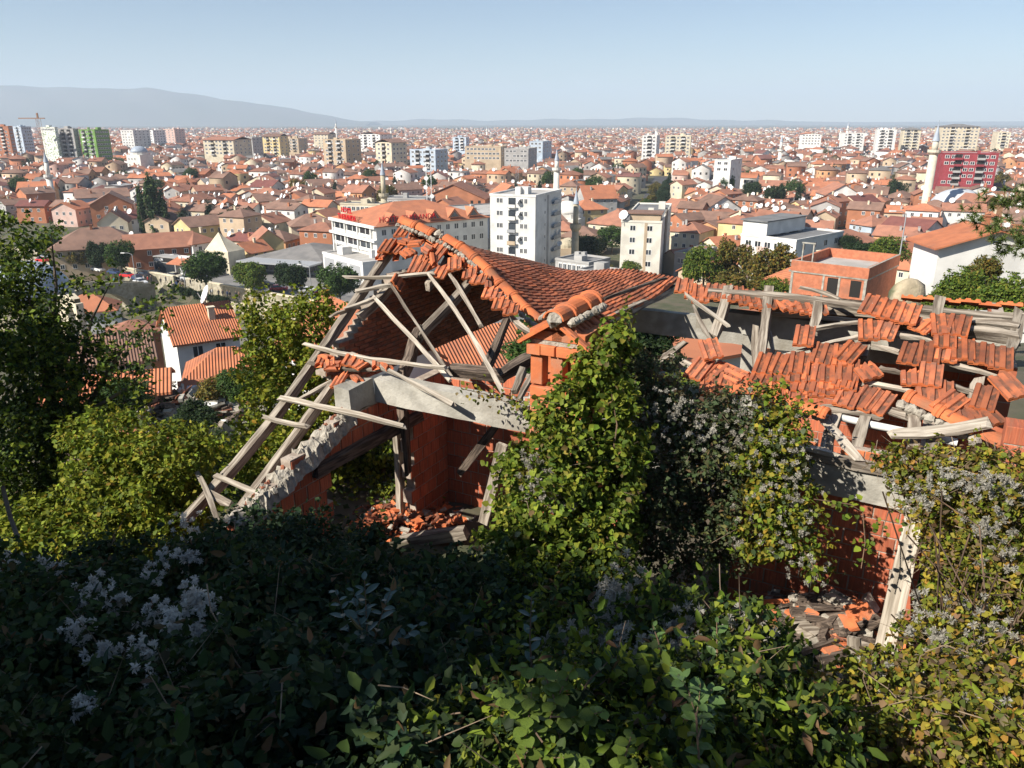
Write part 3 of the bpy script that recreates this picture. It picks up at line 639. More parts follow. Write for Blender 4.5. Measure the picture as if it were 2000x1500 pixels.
MB().box(-W2, W2, -W2 + .03, W2 + .02, 0, .05).build('cap_slab', m_mortar, ch, chm(0, 0, zt - .002))
# gabled cap: three courses of brick narrowing, tiles and two rows of ridge tiles
for zz, hw in ((.05, .27), (.175, .14)):
    for sx in ((-hw / 1.9, hw / 1.9) if hw > .2 else (0,)): ob('brick', mq, None, ch, chm(sx, -W2 + .02, zt + zz) @ Matrix.Diagonal((hw * 1.55 / .32 if hw > .2 else .85, 3.6, 1, 1)))
for sx in (-1, 1):
    x0 = (E2 if sx > 0 else -E2); ydir = (-E1 * sx + UP * .72).normalized(); nn = (E1 * sx * .72 + UP).normalized(); xx = ydir.cross(nn)
    for q in (-.26, -.03, .2, .4):
        o = CH + E2 * q + E1 * sx * .44 + UP * (zt + .0)
        ob('cap_tile', ME_TILE_O, None, ch, Matrix.Translation(o) @ frame(xx, ydir, nn, Vector((0, 0, 0))) @ Matrix.Rotation(R(-2), 4, 'X') @ Matrix.Scale(1.1, 4))
rz = zt + .36
for q, s_ in ((-.42, 1.1), (-.02, 1.2), (.3, 1.2)):
    ob('ridge_tile', ME_RIDGE, None, ch, Matrix.Translation(CH + E2 * q + UP * (rz - .03)) @ frame(E2, -E1, UP, Vector((0, 0, 0))) @ Matrix.Rotation(R(random.uniform(-5, 5)), 4, 'X') @ Matrix.Diagonal((1.0, s_, s_, 1)))
tag(lump_mesh([CH + E2 * q + E1 * .0 + UP * (rz - .03) for q in (-.4, -.38, -.36)], .13, m_mortar, seed=41).build('mortar_bed', m_mortar, ch), kind='stuff')
for sx in (-1, 1): tag(lump_mesh([CH + E2 * q + E1 * sx * .2 + UP * (rz - .06) for q in np.linspace(-.35, .6, 5)], .05, m_mortar, seed=42 + sx).build('mortar_bed', m_mortar, ch), kind='stuff')
# ---- loose timber and rubble: things of their own
def loose(label, p0, p1, w, h, mat, nrm=PN, rag=.012, name='fallen_plank'):
    o = timber3(name, p0, p1, w, h, mat, None, nrm, rag=rag); return tag(o, label, 'plank' if 'plank' in name else 'beam')
loose('long pale plank leaning on the red block wall under the right beam', onz(1716, 1316, -5.75), onplane(1790, 990, H(0, -.04, 0), E2), .2, .07, m_wood_lt, -E2)
loose('grey weathered beam lying across the broken red tiles', at(782, 1060, 13.0), at(908, 1040, 12.6), .2, .2, m_wood, UP, name='fallen_beam')
loose('dark charred plank slanting down behind the vine covered chimney', at(976, 822, 12.2), at(898, 924, 12.9), .13, .05, m_wood_dk, -E2)
loose('upright grey plank propped beside the vines in the doorless room', at(982, 868, 11.6), at(944, 1022, 12.2), .17, .06, m_wood, -E2)
loose('short stub plank standing in the debris by the leaning plank', onz(1668, 1250, -5.2), onz(1674, 1318, -5.6), .14, .05, m_wood, -E2)
for lab, a, b, w in [('splintered plank lying flat in the dark debris heap', (1545, 1205), (1660, 1180), .12), ('brown rotten plank crossing the debris heap', (1600, 1290), (1745, 1262), .14), ('thin lath lying across the debris heap', (1560, 1275), (1680, 1230), .05),
                     ('bleached plank along the lower edge of the debris heap', (1595, 1312), (1690, 1326), .12), ('broken board under the orange brick lump', (1640, 1215), (1740, 1245), .15)]:
    loose(lab, onz(*a, -5.5 + random.uniform(-.1, .1)), onz(*b, -5.5 + random.uniform(-.1, .1)), w, .05, random.choice((m_wood, m_wood_dk)), UP)
def rubble(name, label, centre, spread, n, mats, size=(.04, .16), seed=1, hgt=.25):
    r = np.random.default_rng(seed); P = r.normal(0, 1, (n, 2)) * np.array(spread) * .5; hh = hgt * np.exp(-(P[:, 0] / spread[0]) ** 2 * 2 - (P[:, 1] / spread[1]) ** 2 * 2)
    S = r.uniform(size[0], size[1], (n, 3)) * np.array([1, .7, .22]); A = r.uniform(0, 6.28, n); B = r.normal(0, .5, n); mb = MB(); out = []
    for i in range(n):
        c = centre + E1 * P[i, 0] + E2 * P[i, 1] + UP * (hh[i] * r.uniform(.3, 1.05))
        M = Matrix.Translation(c) @ Matrix.Rotation(A[i], 4, 'Z') @ Matrix.Rotation(B[i], 4, 'X')
        mb.box(-S[i, 0], S[i, 0], -S[i, 1], S[i, 1], -S[i, 2], S[i, 2], int(r.integers(0, len(mats))), M)
        k = len(mb.v) - 8
        for q in range(8): v = mb.v[k + q]; mb.v[k + q] = (v[0] + r.normal(0, .008), v[1] + r.normal(0, .008), v[2] + r.normal(0, .008))
    return tag(mb.build(name, mats), label, 'rubble', kind='stuff')
c1 = at(790, 1015, 13.6); c1.z = FLZ
rubble('tile_rubble', 'heap of broken orange roof tiles on the floor by the brick pier', c1, (1.5, 1.1), 620, [m_tile_end, m_tile, m_tile_end, m_mortar, m_tile], (.03, .11), 3, .32)
c1 = at(840, 1085, 12.6); c1.z = FLZ + .05
rubble('tile_rubble', 'scattered brick and mortar bits below the fallen beam', c1, (1.2, .6), 160, [m_tile, m_mortar, m_brick], (.03, .09), 4, .12)
c1 = onz(1650, 1255, -5.75)
rubble('brick_rubble', 'dark debris heap of bricks and rotten boards by the front wall', c1, (1.1, .8), 260, [m_brick, m_wood_dk, m_wood, m_brick_o, m_mortar, m_wood_dk], (.05, .2), 5, .45)
c1 = H(.6, .16, ZB + .02)
rubble('stone_rubble', 'grey and white stones lying on top of the front beam', c1, (.8, .12), 60, [m_mortar, m_conc, m_brick, m_mortar], (.03, .09), 6, .1)
for x, y, yaw in [(760, 1000, 20), (722, 1008, -40), (890, 1018, 10), (880, 1024, 60), (800, 1030, -20), (740, 1026, 75)]:
    c = at(x, y, 13.3); c.z = FLZ + .3
    o = ob('broken_roof_tile', ME_BROKEN[2], None, None, Matrix.Translation(c) @ Matrix.Rotation(R(yaw), 4, 'Z') @ Matrix.Rotation(R(random.uniform(-20, 20)), 4, 'X')); tag(o, 'large orange tile piece lying on the rubble by the brick pier', 'roof tile', 'tile pieces on the rubble')
lump = lump_mesh([onz(1655, 1205, -5.45), onz(1690, 1220, -5.45)], .16, m_brick_o, seed=51); tag(lump.build('brick_lump', m_brick_o), 'lump of orange bricks tumbled against the block wall', 'bricks')
# ================================================================== plants near the house
LEAF_V = np.array([(0, 0, 0), (.34, .40, .10), (.34, -.40, .10), (1.0, 0, -.10), (.42, 0, -.03), (.74, .26, .03), (.74, -.26, .03)])
LEAF_F = np.array([(0, 4, 1), (0, 2, 4), (4, 5, 1), (4, 2, 6), (4, 3, 5), (4, 6, 3)])
MID_V = np.array([(0, 0, 0), (.4, .36, .09), (.4, -.36, .09), (1.0, 0, -.08), (.45, 0, -.03)]); MID_F = np.array([(0, 4, 1), (0, 2, 4), (4, 3, 1), (4, 2, 3)])
DIA_V = np.array([(0, 0, 0), (.45, .36, .08), (.45, -.36, .08), (1.0, 0, 0)]); DIA_F = np.array([(0, 2, 1), (1, 2, 3)])
def unit(a): return a / np.maximum(np.linalg.norm(a, axis=1, keepdims=True), 1e-9)
def leaves_arrays(P, Nn, size, col, r, lv=LEAF_V, lf=LEAF_F, droop=0.3, width=1.0):
    n = len(P); t = r.normal(0, 1, (n, 3)); t[:, 2] -= droop
    Nn = unit(Nn); t = unit(t - Nn * (t * Nn).sum(1, keepdims=True)); b = np.cross(Nn, t)
    s = size[:, None, None]; L = lv[None]
    V = P[:, None, :] + s * (L[:, :, 0:1] * t[:, None] + width * L[:, :, 1:2] * b[:, None] + L[:, :, 2:3] * Nn[:, None])
    F = lf[None] + (np.arange(n) * len(lv))[:, None, None]
    return V.reshape(-1, 3), F.reshape(-1, 3), np.repeat(col, len(lv), 0)
def palette(cols, n, r, jit=.18):
    c = np.array([x[:3] for x in cols]); w = np.array([x[3] for x in cols]); i = r.choice(len(c), n, p=w / w.sum())
    return np.clip(c[i] * (1 + r.normal(0, jit, (n, 1))) * (1 + r.normal(0, .06, (n, 3))), .004, .8)
def sphere_pts(n, r): return unit(r.normal(0, 1, (n, 3)))
def blob(px, py, d, rx, ry, rd):
    c = at(px, py, d); return (np.array(c), np.array([rx * d / FPX, rd, ry * d / FPX]))
def clump_points(blobs, dens, clump, r, shell=.35, fill=.15):
    """points on many small clumps that sit on larger ellipsoids"""
    Ps, Ns = [], []
    for c, rad in blobs:
        area = 4 * math.pi * ((rad[0] * rad[1]) ** 1.6 / 3 + (rad[0] * rad[2]) ** 1.6 / 3 + (rad[1] * rad[2]) ** 1.6 / 3) ** (1 / 1.6)
        k = max(3, int(area / (clump ** 2 * 2.2))); u = sphere_pts(k, r)
        cc = c + u * rad * (1 - shell * r.random((k, 1)) ** 1.5)
        n = max(1, int(area * dens / k)); cr = clump * r.uniform(.55, 1.35, k)
        o = sphere_pts(k * n, r); ur = np.repeat(u, n, 0)
        o = unit(o + ur * .7 + np.array([0, 0, .25]))
        p = np.repeat(cc, n, 0) + o * np.repeat(cr, n)[:, None] * (r.random((k * n, 1)) ** .45)
        Ps.append(p); Ns.append(unit(o * .5 + ur * .3 + r.normal(0, .75, o.shape) + np.array([0, 0, .5])))
        m = int(area * dens * fill)
        if m:
            u = sphere_pts(m, r); Ps.append(c + u * rad * r.random((m, 1)) ** .6 * .85); Ns.append(unit(r.normal(0, 1, (m, 3)) + np.array([0, 0, .6])))
    return np.concatenate(Ps), np.concatenate(Ns)
def fluff_mesh(centres, r, rad=.05, hairs=40, per=16, spread=.1, mat=None):
    """balls of fine silky seed hairs"""
    C = np.repeat(np.array(centres), per, 0); C = C + r.normal(0, 1, C.shape) * spread
    n = len(C); D = sphere_pts(n * hairs, r); C2 = np.repeat(C, hairs, 0); q = rad * r.uniform(.6, 1.1, (n * hairs, 1))
    side = unit(np.cross(D, r.normal(0, 1, D.shape))) * .0011
    V = np.stack([C2 + D * q + r.normal(0, .008, D.shape) - side * 1.6, C2 + D * q + side * 1.6, C2], 1).reshape(-1, 3)
    return mesh_np('seed_heads', V, np.arange(len(V)).reshape(-1, 3), mat or m_fluff)
def plant(name, label, cat, blobs, dens, leaf, pal, seed, clump=.2, group=None, lv=LEAF_V, lf=LEAF_F, droop=.3, width=1.0, fluff=None, stems=None, stem_mat=None, shell=.35, fill=.15, base=None, fl=None, extra=None, sprigs=None, twigs=0, mix=None):
    if seed in (102, 108, 120, 121, 122, 123, 124, 125, 126): lv, lf = MID_V, MID_F
    r = np.random.default_rng(seed); P, Nn = clump_points(blobs, dens, clump, r, shell, fill)
    if extra is not None: P = np.concatenate([P, extra]); Nn = np.concatenate([Nn, unit(r.normal(0, .6, extra.shape) + np.array([0, -.3, .8]))])
    if sprigs:                      # shoots that stand out of the mass, leaves along each
        ns, ln, k = sprigs; idx = r.integers(0, len(P), ns); ctr = np.mean(P, 0); D = unit(Nn[idx] * .8 + unit(P[idx] - ctr) * .5 + r.normal(0, .45, (ns, 3)) + np.array([0, 0, .7])); Ls = ln * r.uniform(.4, 1.3, (ns, 1, 1)); q = np.linspace(.1, 1, k)[None, :, None]
        S_ = P[idx][:, None] + D[:, None] * Ls * q + np.array([0, 0, -1.0])[None, None] * (Ls * q * q * .35) + r.normal(0, .012, (ns, k, 3)); P = np.concatenate([P, S_.reshape(-1, 3)]); Nn = np.concatenate([Nn, unit(r.normal(0, .7, (ns * k, 3)) + np.array([0, -.1, .6]))])
    V, F, C = leaves_arrays(P, Nn, leaf * r.uniform(.5, 1.35, len(P)), palette(pal, len(P), r), r, lv, lf, droop, width)
    if mix:                         # a second kind of leaf growing through the first
        frac, lsz, pl, wd = mix; k = r.random(len(P)) < frac; V2, F2, C2 = leaves_arrays(P[k] + r.normal(0, .03, (k.sum(), 3)) + np.array([0, 0, .03]), unit(r.normal(0, 1, (k.sum(), 3)) + np.array([0, 0, .6])), lsz * r.uniform(.5, 1.4, k.sum()), palette(pl, k.sum(), r), r, lv, lf, -.4, wd)
        F = np.concatenate([F, F2 + len(V)]); V = np.concatenate([V, V2]); C = np.concatenate([C, C2])
    c = np.mean([b[0] for b in blobs], 0); lo = min(b[0][2] - b[1][2] for b in blobs)
    bz = base if base is not None else zgf(c[0], c[1])
    root = empty(name, (c[0], c[1], min(lo, bz))); tag(root, label, cat, group)
    tag(ob('leaves', mesh_np('leaves', V, F, m_leaf, C), None, root), kind='stuff')
    if twigs:
        mb = MB(); idx = r.integers(0, len(P), twigs)
        for q in idx:
            a = Vector(P[q]); dd = Vector(unit(r.normal(0, 1, (1, 3)) + np.array([[0, -.2, .5]]))[0]); L_ = r.uniform(.2, .6); b1, b2 = Vector(r.normal(0, .04, 3)), Vector(r.normal(0, .05, 3)); mb.tube([a - dd * L_ * .5, a - dd * L_ * .2 + b1, a + dd * L_ * .15 + b1 * .5 + b2, a + dd * L_ * .5 + b2 * 2], [.0045, .004, .003, .001], 4)
        tag(mb.build('twigs', m_twig, root), kind='stuff')
    if stems:
        for s in stems:
            pts = [Vector(p) for p in s[0]]; MB().tube(pts, s[1], s[2] if len(s) > 2 else 6).build('stem', stem_mat or m_stem, root, smooth=True)
    if fluff: tag(ob('seed_heads', fluff_mesh(fluff, r, **(fl or {})), None, root), kind='stuff')
    return root
def limbs(base, tips, r0=.07, sway=.15):
    out = []
    for t in tips:
        b = Vector(base); t = Vector(t); m1 = b.lerp(t, .4) + Vector((random.uniform(-sway, sway), random.uniform(-sway, sway), .1)); m2 = b.lerp(t, .75) + Vector((random.uniform(-sway, sway), random.uniform(-sway, sway), .05))
        out.append(([b, m1, m2, t], [r0, r0 * .7, r0 * .45, r0 * .15], 6))
    return out
m_twig = mk('dry_twig', (.24, .18, .12), (.14, .1, .07), 6, .9)
DRY = [(.16, .1, .05, 2), (.2, .14, .07, 1), (.1, .07, .04, 2)]
G_DARK = [(.035, .062, .02, 4), (.05, .08, .022, 3), (.07, .095, .025, 1.5), (.09, .075, .03, .4), (.045, .07, .04, 1)]  # greens darkened for plants in shade, so shade sits in the leaf colour
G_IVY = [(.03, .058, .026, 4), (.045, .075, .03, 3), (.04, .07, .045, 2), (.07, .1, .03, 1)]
G_LIT = [(.19, .235, .024, 4), (.25, .28, .03, 4), (.11, .15, .022, 3), (.34, .3, .034, 1.4), (.3, .2, .03, .4)]  # greens brightened for sunlit plants, so sunlight sits in the leaf colour
G_VINE = [(.145, .2, .024, 4), (.21, .255, .03, 4), (.085, .13, .022, 3), (.26, .25, .035, 1.5), (.18, .13, .05, .4)]  # vine greens also raised to carry sunlight in their colour
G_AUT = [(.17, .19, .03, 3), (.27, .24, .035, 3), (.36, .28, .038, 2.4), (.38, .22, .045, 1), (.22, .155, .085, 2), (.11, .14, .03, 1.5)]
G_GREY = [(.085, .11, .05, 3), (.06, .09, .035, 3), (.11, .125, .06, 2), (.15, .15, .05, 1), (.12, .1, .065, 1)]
# --- vine over the chimney
vb = [blob(*b) for b in [(1195, 690, 8.5, 34, 50, .32), (1210, 640, 8.7, 14, 22, .16), (1185, 760, 8.3, 52, 60, .36), (1105, 790, 8.12, 30, 34, .2), (1140, 860, 8.1, 80, 80, .42), (1075, 905, 8.2, 62, 66, .36), (1205, 860, 8.3, 48, 80, .36), (1095, 990, 8.1, 80, 90, .45),
        (1180, 985, 8.15, 66, 100, .42), (1015, 960, 8.5, 42, 90, .34), (1130, 1080, 8.0, 100, 60, .45), (1010, 1070, 8.3, 70, 60, .45), (1150, 720, 8.35, 26, 30, .2), (1235, 930, 8.4, 30, 90, .3), (1055, 830, 8.3, 26, 30, .2)]]
plant('climbing_vine', 'bright green climbing vine smothering the brick chimney', 'vine', vb, 560, .07, G_VINE, 101, .14, sprigs=(420, .22, 7), fill=.3, twigs=60, stems=[([at(1195, 770, 8.0), at(1205, 830, 7.9), at(1198, 880, 8.0)], .008), ([at(1210, 660, 8.6), at(1205, 850, 8.4), at(1160, 1080, 8.4)], .03)],
      fluff=[tuple(at(x, y, 8.05)) for x, y in [(1045, 930), (1060, 950), (1085, 955), (1070, 980), (1040, 905), (1090, 990), (1060, 920), (1095, 970), (1062, 1000)]], fl=dict(rad=.04, per=12, spread=.09))
# --- dark clematis hedge hanging over the front beam
hb = [blob(*b) for b in [(1290, 800, 9.2, 60, 50, .45), (1370, 830, 9.1, 80, 55, .5), (1460, 830, 9.0, 70, 60, .5), (1300, 900, 9.0, 70, 90, .5), (1390, 920, 9.0, 80, 90, .5), (1330, 1030, 9.0, 90, 100, .5), (1430, 1020, 9.0, 70, 90, .45), (1270, 1010, 8.8, 50, 120, .45), (1310, 760, 9.5, 45, 40, .4), (1250, 720, 9.2, 25, 40, .3)]]
plant('clematis_hedge', 'dark clematis curtain hanging between the chimney and the right beam', 'vine', hb, 560, .06, G_GREY, 102, .17, sprigs=(300, .25, 8), twigs=120, mix=(.15, .06, DRY, .7),
      fluff=[tuple(at(random.uniform(1260, 1500), random.uniform(770, 860), 8.5)) for _ in range(11)] + [tuple(at(random.uniform(1270, 1480), random.uniform(860, 1090), 8.45)) for _ in range(5)], fl=dict(rad=.03, per=8, spread=.09))
yb = [blob(*b) for b in [(1510, 810, 8.7, 40, 40, .3), (1530, 880, 8.5, 45, 70, .3), (1520, 960, 8.4, 55, 70, .32), (1500, 1040, 8.4, 50, 60, .3), (1560, 1030, 8.3, 35, 60, .25), (1590, 1090, 8.3, 16, 40, .15), (1470, 900, 8.6, 30, 70, .25)]]
plant('clematis_vine', 'sunlit yellow green vine with grey seed heads hanging at the beam end', 'vine', yb, 640, .062,  G_VINE[:2] + G_AUT[1:3] + G_GREY[:1], 103, .14, sprigs=(160, .22, 7),
      fluff=[tuple(at(x, y, 8.1)) for x, y in [(1525, 850), (1545, 870), (1530, 910), (1550, 930), (1560, 960), (1540, 980), (1500, 940), (1570, 1000), (1490, 880), (1520, 1030), (1580, 1050), (1560, 1090), (1600, 1120)]], fl=dict(rad=.03, per=9, spread=.1))
# sprays hanging in front of the block wall
def spray(name, label, path, n, leaf, pal, seed, d, sp=.05):
    r = np.random.default_rng(seed); pts = [at(x, y, d) for x, y in path]; seg = len(pts) - 1
    q = r.random(n) * seg; P = np.array([pts[int(k)].lerp(pts[int(k) + 1], k % 1) for k in q]) + r.normal(0, sp, (n, 3))
    V, F, C = leaves_arrays(P, unit(r.normal(0, .6, P.shape) + np.array([0, -.4, .6])), leaf * r.uniform(.7, 1.3, n), palette(pal, n, r), r, droop=.8)
    root = empty(name, pts[-1]); tag(root, label, 'vine')
    tag(ob('leaves', mesh_np('leaves', V, F, m_leaf, C), None, root), kind='stuff'); MB().tube(pts, .006, 5).build('stem', m_stem, root)
spray('vine_spray', 'thin leafy spray dangling in front of the block wall', [(1590, 975), (1660, 985), (1685, 1000), (1690, 1060), (1682, 1110)], 46, .075, G_VINE, 111, 8.0, .05)
spray('vine_spray', 'leafy spray trailing down at the vine curtain edge', [(1560, 1060), (1585, 1100), (1600, 1130)], 26, .08, G_VINE, 112, 8.0, .05)
spray('vine_spray', 'wispy brown spray drooping beside the leaning plank', [(1760, 985), (1735, 1000), (1720, 1050)], 20, .05, G_AUT, 113, 8.0, .04)
spray('vine_spray', 'loose tendril sprawling along the left front beam', [(905, 760), (950, 770), (1000, 790), (1030, 800)], 90, .06, G_AUT, 114, 10.6, .08)
# --- sunlit bank of clematis on the right
rb = [blob(*b) for b in [(1830, 960, 7.3, 70, 55, .4), (1930, 950, 7.2, 80, 60, .45), (1960, 1040, 6.9, 80, 80, .5), (1900, 1060, 7.0, 70, 80, .45), (1920, 1160, 6.6, 80, 90, .5), (1990, 1180, 6.4, 60, 100, .5), (1880, 1200, 6.6, 55, 80, .4), (1840, 1300, 6.2, 70, 70, .45), (1930, 1300, 5.8, 90, 90, .5),
        (1760, 1370, 5.8, 80, 55, .45), (1880, 1400, 5.2, 100, 80, .5), (1990, 1400, 5.0, 80, 100, .5), (1680, 1400, 5.2, 70, 50, .4), (1620, 1460, 4.6, 90, 50, .4), (1760, 1470, 4.6, 110, 70, .45), (1900, 1490, 4.3, 110, 80, .45), (1570, 1360, 5.6, 50, 30, .3), (1780, 925, 7.6, 45, 28, .3), (1860, 920, 7.5, 50, 30, .3), (1700, 1345, 6.2, 60, 26, .3)]]
rr_ = np.random.default_rng(5)
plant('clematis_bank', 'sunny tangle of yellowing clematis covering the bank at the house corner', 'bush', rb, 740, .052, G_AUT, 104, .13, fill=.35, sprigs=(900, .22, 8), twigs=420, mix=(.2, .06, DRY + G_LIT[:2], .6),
      fluff=[tuple(at(x + rr_.normal(0, 14), y + rr_.normal(0, 14), d - .3)) for x, y, d in [(1930, 950, 7), (1960, 940, 7), (1880, 950, 7), (1990, 960, 7), (1900, 1000, 6.9), (1840, 940, 7.2), (1780, 935, 7.5), (1820, 990, 7.1), (1810, 1220, 6.4), (1830, 1250, 6.2), (1870, 1230, 6.2), (1900, 1210, 6.2), (1880, 1170, 6.4), (1860, 1260, 6), (1910, 1280, 5.8), (1970, 1230, 6), (1880, 1290, 5.8), (1940, 1400, 5), (1900, 1410, 5), (1690, 1340, 5.9), (1720, 1360, 5.7), (1980, 1080, 6.6), (1960, 1030, 6.7)] for _ in range(1)], fl=dict(rad=.034, per=14, spread=.085),
      stems=[([at(1800 + random.uniform(-90, 150), 1120 + random.uniform(-180, 330), 6.2), at(1860 + random.uniform(-60, 100), 1200 + random.uniform(-180, 260), 6.0), at(1930 + random.uniform(-60, 90), 1260 + random.uniform(-160, 230), 5.8)], .006) for _ in range(22)])
# --- shaded foreground thicket
def carpet(x0, x1, ys, seed, rad=(.3, .5), step=78, lift=0.0):
    r = random.Random(seed); out = []
    for y, d in ys:
        st = step * 5.5 / d; x = x0 + r.uniform(0, st)
        while x < x1:
            dd = d + r.uniform(-.3, .3); q = r.uniform(*rad) * r.choice((.55, .8, 1, 1.15)); c = np.array(at(x + r.uniform(-20, 20), y + r.uniform(-25, 25), dd)) - np.array([0, 0, q * .5 - lift])
            out.append((c, np.array([q, q, q * r.uniform(.6, 1.0)]))); x += st
    return out
D_Y = [(1110, 6.9), (1180, 5.9), (1250, 5.2), (1330, 4.5), (1410, 3.95), (1500, 3.5)]
def fl_at(lst, k=1): return [tuple(at(x + random.uniform(-12, 12), y + random.uniform(-12, 12), d - .25)) for x, y, d in lst for _ in range(k)]
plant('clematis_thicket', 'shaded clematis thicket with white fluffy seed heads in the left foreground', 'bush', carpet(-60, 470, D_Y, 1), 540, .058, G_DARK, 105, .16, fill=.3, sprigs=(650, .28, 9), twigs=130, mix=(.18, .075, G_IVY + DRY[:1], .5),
      fluff=fl_at([(365, 1160, 5.7), (385, 1185, 5.5), (400, 1215, 5.4), (420, 1240, 5.3), (395, 1180, 5.6), (300, 1195, 5.5), (325, 1215, 5.3), (345, 1240, 5.2), (185, 1145, 6), (150, 1170, 5.7), (180, 1180, 5.7), (165, 1200, 5.6), (20, 1105, 6.6), (10, 1115, 6.5), (100, 1115, 6.5), (210, 1270, 4.9), (265, 1265, 4.9), (280, 1285, 4.8), (155, 1240, 5.1), (230, 1175, 5.7), (360, 1330, 4.5), (175, 1375, 4.3), (295, 1330, 4.5), (365, 1100, 6.8), (295, 1128, 6.4), (335, 1085, 7), (410, 1250, 5.2), (350, 1200, 5.4)], 2), fl=dict(rad=.028, per=8, spread=.045, mat=m_fluff_shade))
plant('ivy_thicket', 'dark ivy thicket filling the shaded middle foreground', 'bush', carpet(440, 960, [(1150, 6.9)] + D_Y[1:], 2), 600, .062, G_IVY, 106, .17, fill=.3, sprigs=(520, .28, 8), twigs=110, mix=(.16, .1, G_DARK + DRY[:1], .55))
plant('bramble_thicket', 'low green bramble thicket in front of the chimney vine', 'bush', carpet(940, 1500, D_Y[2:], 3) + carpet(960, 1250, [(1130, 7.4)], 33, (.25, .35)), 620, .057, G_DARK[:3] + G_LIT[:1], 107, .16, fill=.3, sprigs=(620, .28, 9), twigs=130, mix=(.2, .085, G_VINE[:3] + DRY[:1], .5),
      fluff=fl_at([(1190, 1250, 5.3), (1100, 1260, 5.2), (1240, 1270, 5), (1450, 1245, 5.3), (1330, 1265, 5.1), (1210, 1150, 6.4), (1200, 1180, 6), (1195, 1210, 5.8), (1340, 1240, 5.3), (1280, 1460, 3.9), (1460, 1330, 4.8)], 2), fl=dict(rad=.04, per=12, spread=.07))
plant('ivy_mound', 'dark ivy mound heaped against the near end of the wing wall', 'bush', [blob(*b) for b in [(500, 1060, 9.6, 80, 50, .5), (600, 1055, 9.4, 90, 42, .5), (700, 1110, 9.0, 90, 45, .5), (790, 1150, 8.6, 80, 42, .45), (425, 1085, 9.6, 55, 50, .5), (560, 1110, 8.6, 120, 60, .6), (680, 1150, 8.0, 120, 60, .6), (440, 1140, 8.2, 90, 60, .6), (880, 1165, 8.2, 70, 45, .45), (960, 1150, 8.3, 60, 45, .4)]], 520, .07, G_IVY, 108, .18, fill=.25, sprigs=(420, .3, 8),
      fluff=fl_at([(355, 1020, 9.2), (370, 1040, 9.1), (365, 1100, 8.4)], 2), fl=dict(rad=.035, per=8, spread=.07, mat=m_fluff_shade))
# sunlit spray of bramble leaves and upright saplings: leaves big enough to pick apart are parts
def big_leaf_mesh(w=.34):
    mb = MB(); n = 6; L = [mb.ring([(q, w * math.sin(math.pi * min(1, q * 1.02)) ** .8 * s, .06 * abs(s) + .05 * math.sin(q * 3) - .10 * q * q) for s in (-1, 0, 1)]) for q in np.linspace(0.0, 1.0, n)]
    for a, b in zip(L, L[1:]):
        for k in (0, 1): mb.f.append((a[k], b[k], b[k + 1], a[k + 1])); mb.m.append(0)
    return mb
m_sap = [mk('sapling_leaf_a', (.1, .17, .05), (.075, .13, .04), 20, .4, rnd=.2, translucent=.3, spec=.4), mk('sapling_leaf_b', (.1, .16, .13), (.075, .12, .1), 20, .3, rnd=.2, translucent=.25, spec=.5), mk('bramble_leaf', (.15, .21, .035), (.1, .15, .03), 20, .45, rnd=.25, translucent=.35)]
ME_SAP = [big_leaf_mesh(w).mesh('leaf', m, True) for w, m in ((.24, m_sap[0]), (.24, m_sap[1]), (.42, m_sap[2]))]
def sapling(name, label, path, d, n, size, mi, seed, lean=.6, twigs=()):
    d = d * .8; size = size * .8; r = random.Random(seed); pts = [at(x, y, d) for x, y in path]; root = empty(name, pts[0]); tag(root, label, 'sapling')
    runs = [(pts, .007, n)] + [([at(x, y, d + r.uniform(-.1, .1)) for x, y in t], .004, k) for t, k in twigs]
    for ps, rad, k in runs:
        MB().tube(ps, [rad * (1 - .7 * i / (len(ps) - 1)) for i in range(len(ps))], 5).build('stem', m_stem, root)
        for i in range(k):
            q = (.12 + .88 * (i + .5) / k) * (len(ps) - 1); i0 = min(int(q), len(ps) - 2); p = ps[i0].lerp(ps[i0 + 1], q - i0); ax = (ps[i0 + 1] - ps[i0]).normalized()
            an = i * 2.4 + r.uniform(-.4, .4); side = Vector((math.cos(an), math.sin(an), 0)); x = (side + ax * lean + Vector((0, 0, -.1))).normalized()
            z = (UP + Vector((r.uniform(-.3, .3), r.uniform(-.5, .1), 0))).normalized(); y = z.cross(x).normalized(); z = x.cross(y)
            ob('leaf', ME_SAP[mi], None, root, frame(x, y, z, p) @ Matrix.Scale(size * r.uniform(.6, 1.15) * (1.0 if i < k - 3 else .7), 4))
sapling('sapling', 'upright sapling with large pointed green leaves catching the sun', [(1368, 1560), (1365, 1480), (1360, 1400), (1345, 1350), (1325, 1318)], 4.0, 24, .115, 0, 1, twigs=[([(1364, 1440), (1378, 1390), (1390, 1345)], 14), ([(1360, 1400), (1365, 1370), (1368, 1335)], 7)])
sapling('sapling', 'bluish sapling standing in deep shade in the ivy', [(725, 1360), (718, 1270), (715, 1200), (712, 1130)], 5.6, 20, .12, 1, 2, twigs=[([(722, 1320), (680, 1230), (655, 1150)], 16), ([(722, 1320), (770, 1260), (820, 1218)], 14), ([(720, 1290), (700, 1210), (690, 1150)], 10), ([(720, 1290), (745, 1200), (765, 1150)], 10)])
sapling('sapling', 'small pointed leaf shoot rising beside the chimney vine foot', [(1402, 1300), (1400, 1260), (1400, 1215)], 5.6, 12, .1, 0, 3)
sapling('sapling', 'slim leafy shoot with a flower like tip in the shaded bramble', [(1040, 1330), (1035, 1250), (1038, 1165)], 5.4, 13, .1, 1, 4)
sapling('sapling', 'leafy shoot leaning right above the sunlit bramble leaves', [(1110, 1400), (1150, 1330), (1198, 1282)], 4.7, 10, .1, 0, 5)
sapling('sapling', 'pale pointed shoot between the bramble and the clematis hedge', [(1292, 1290), (1285, 1250), (1275, 1222)], 5.4, 9, .09, 0, 6)
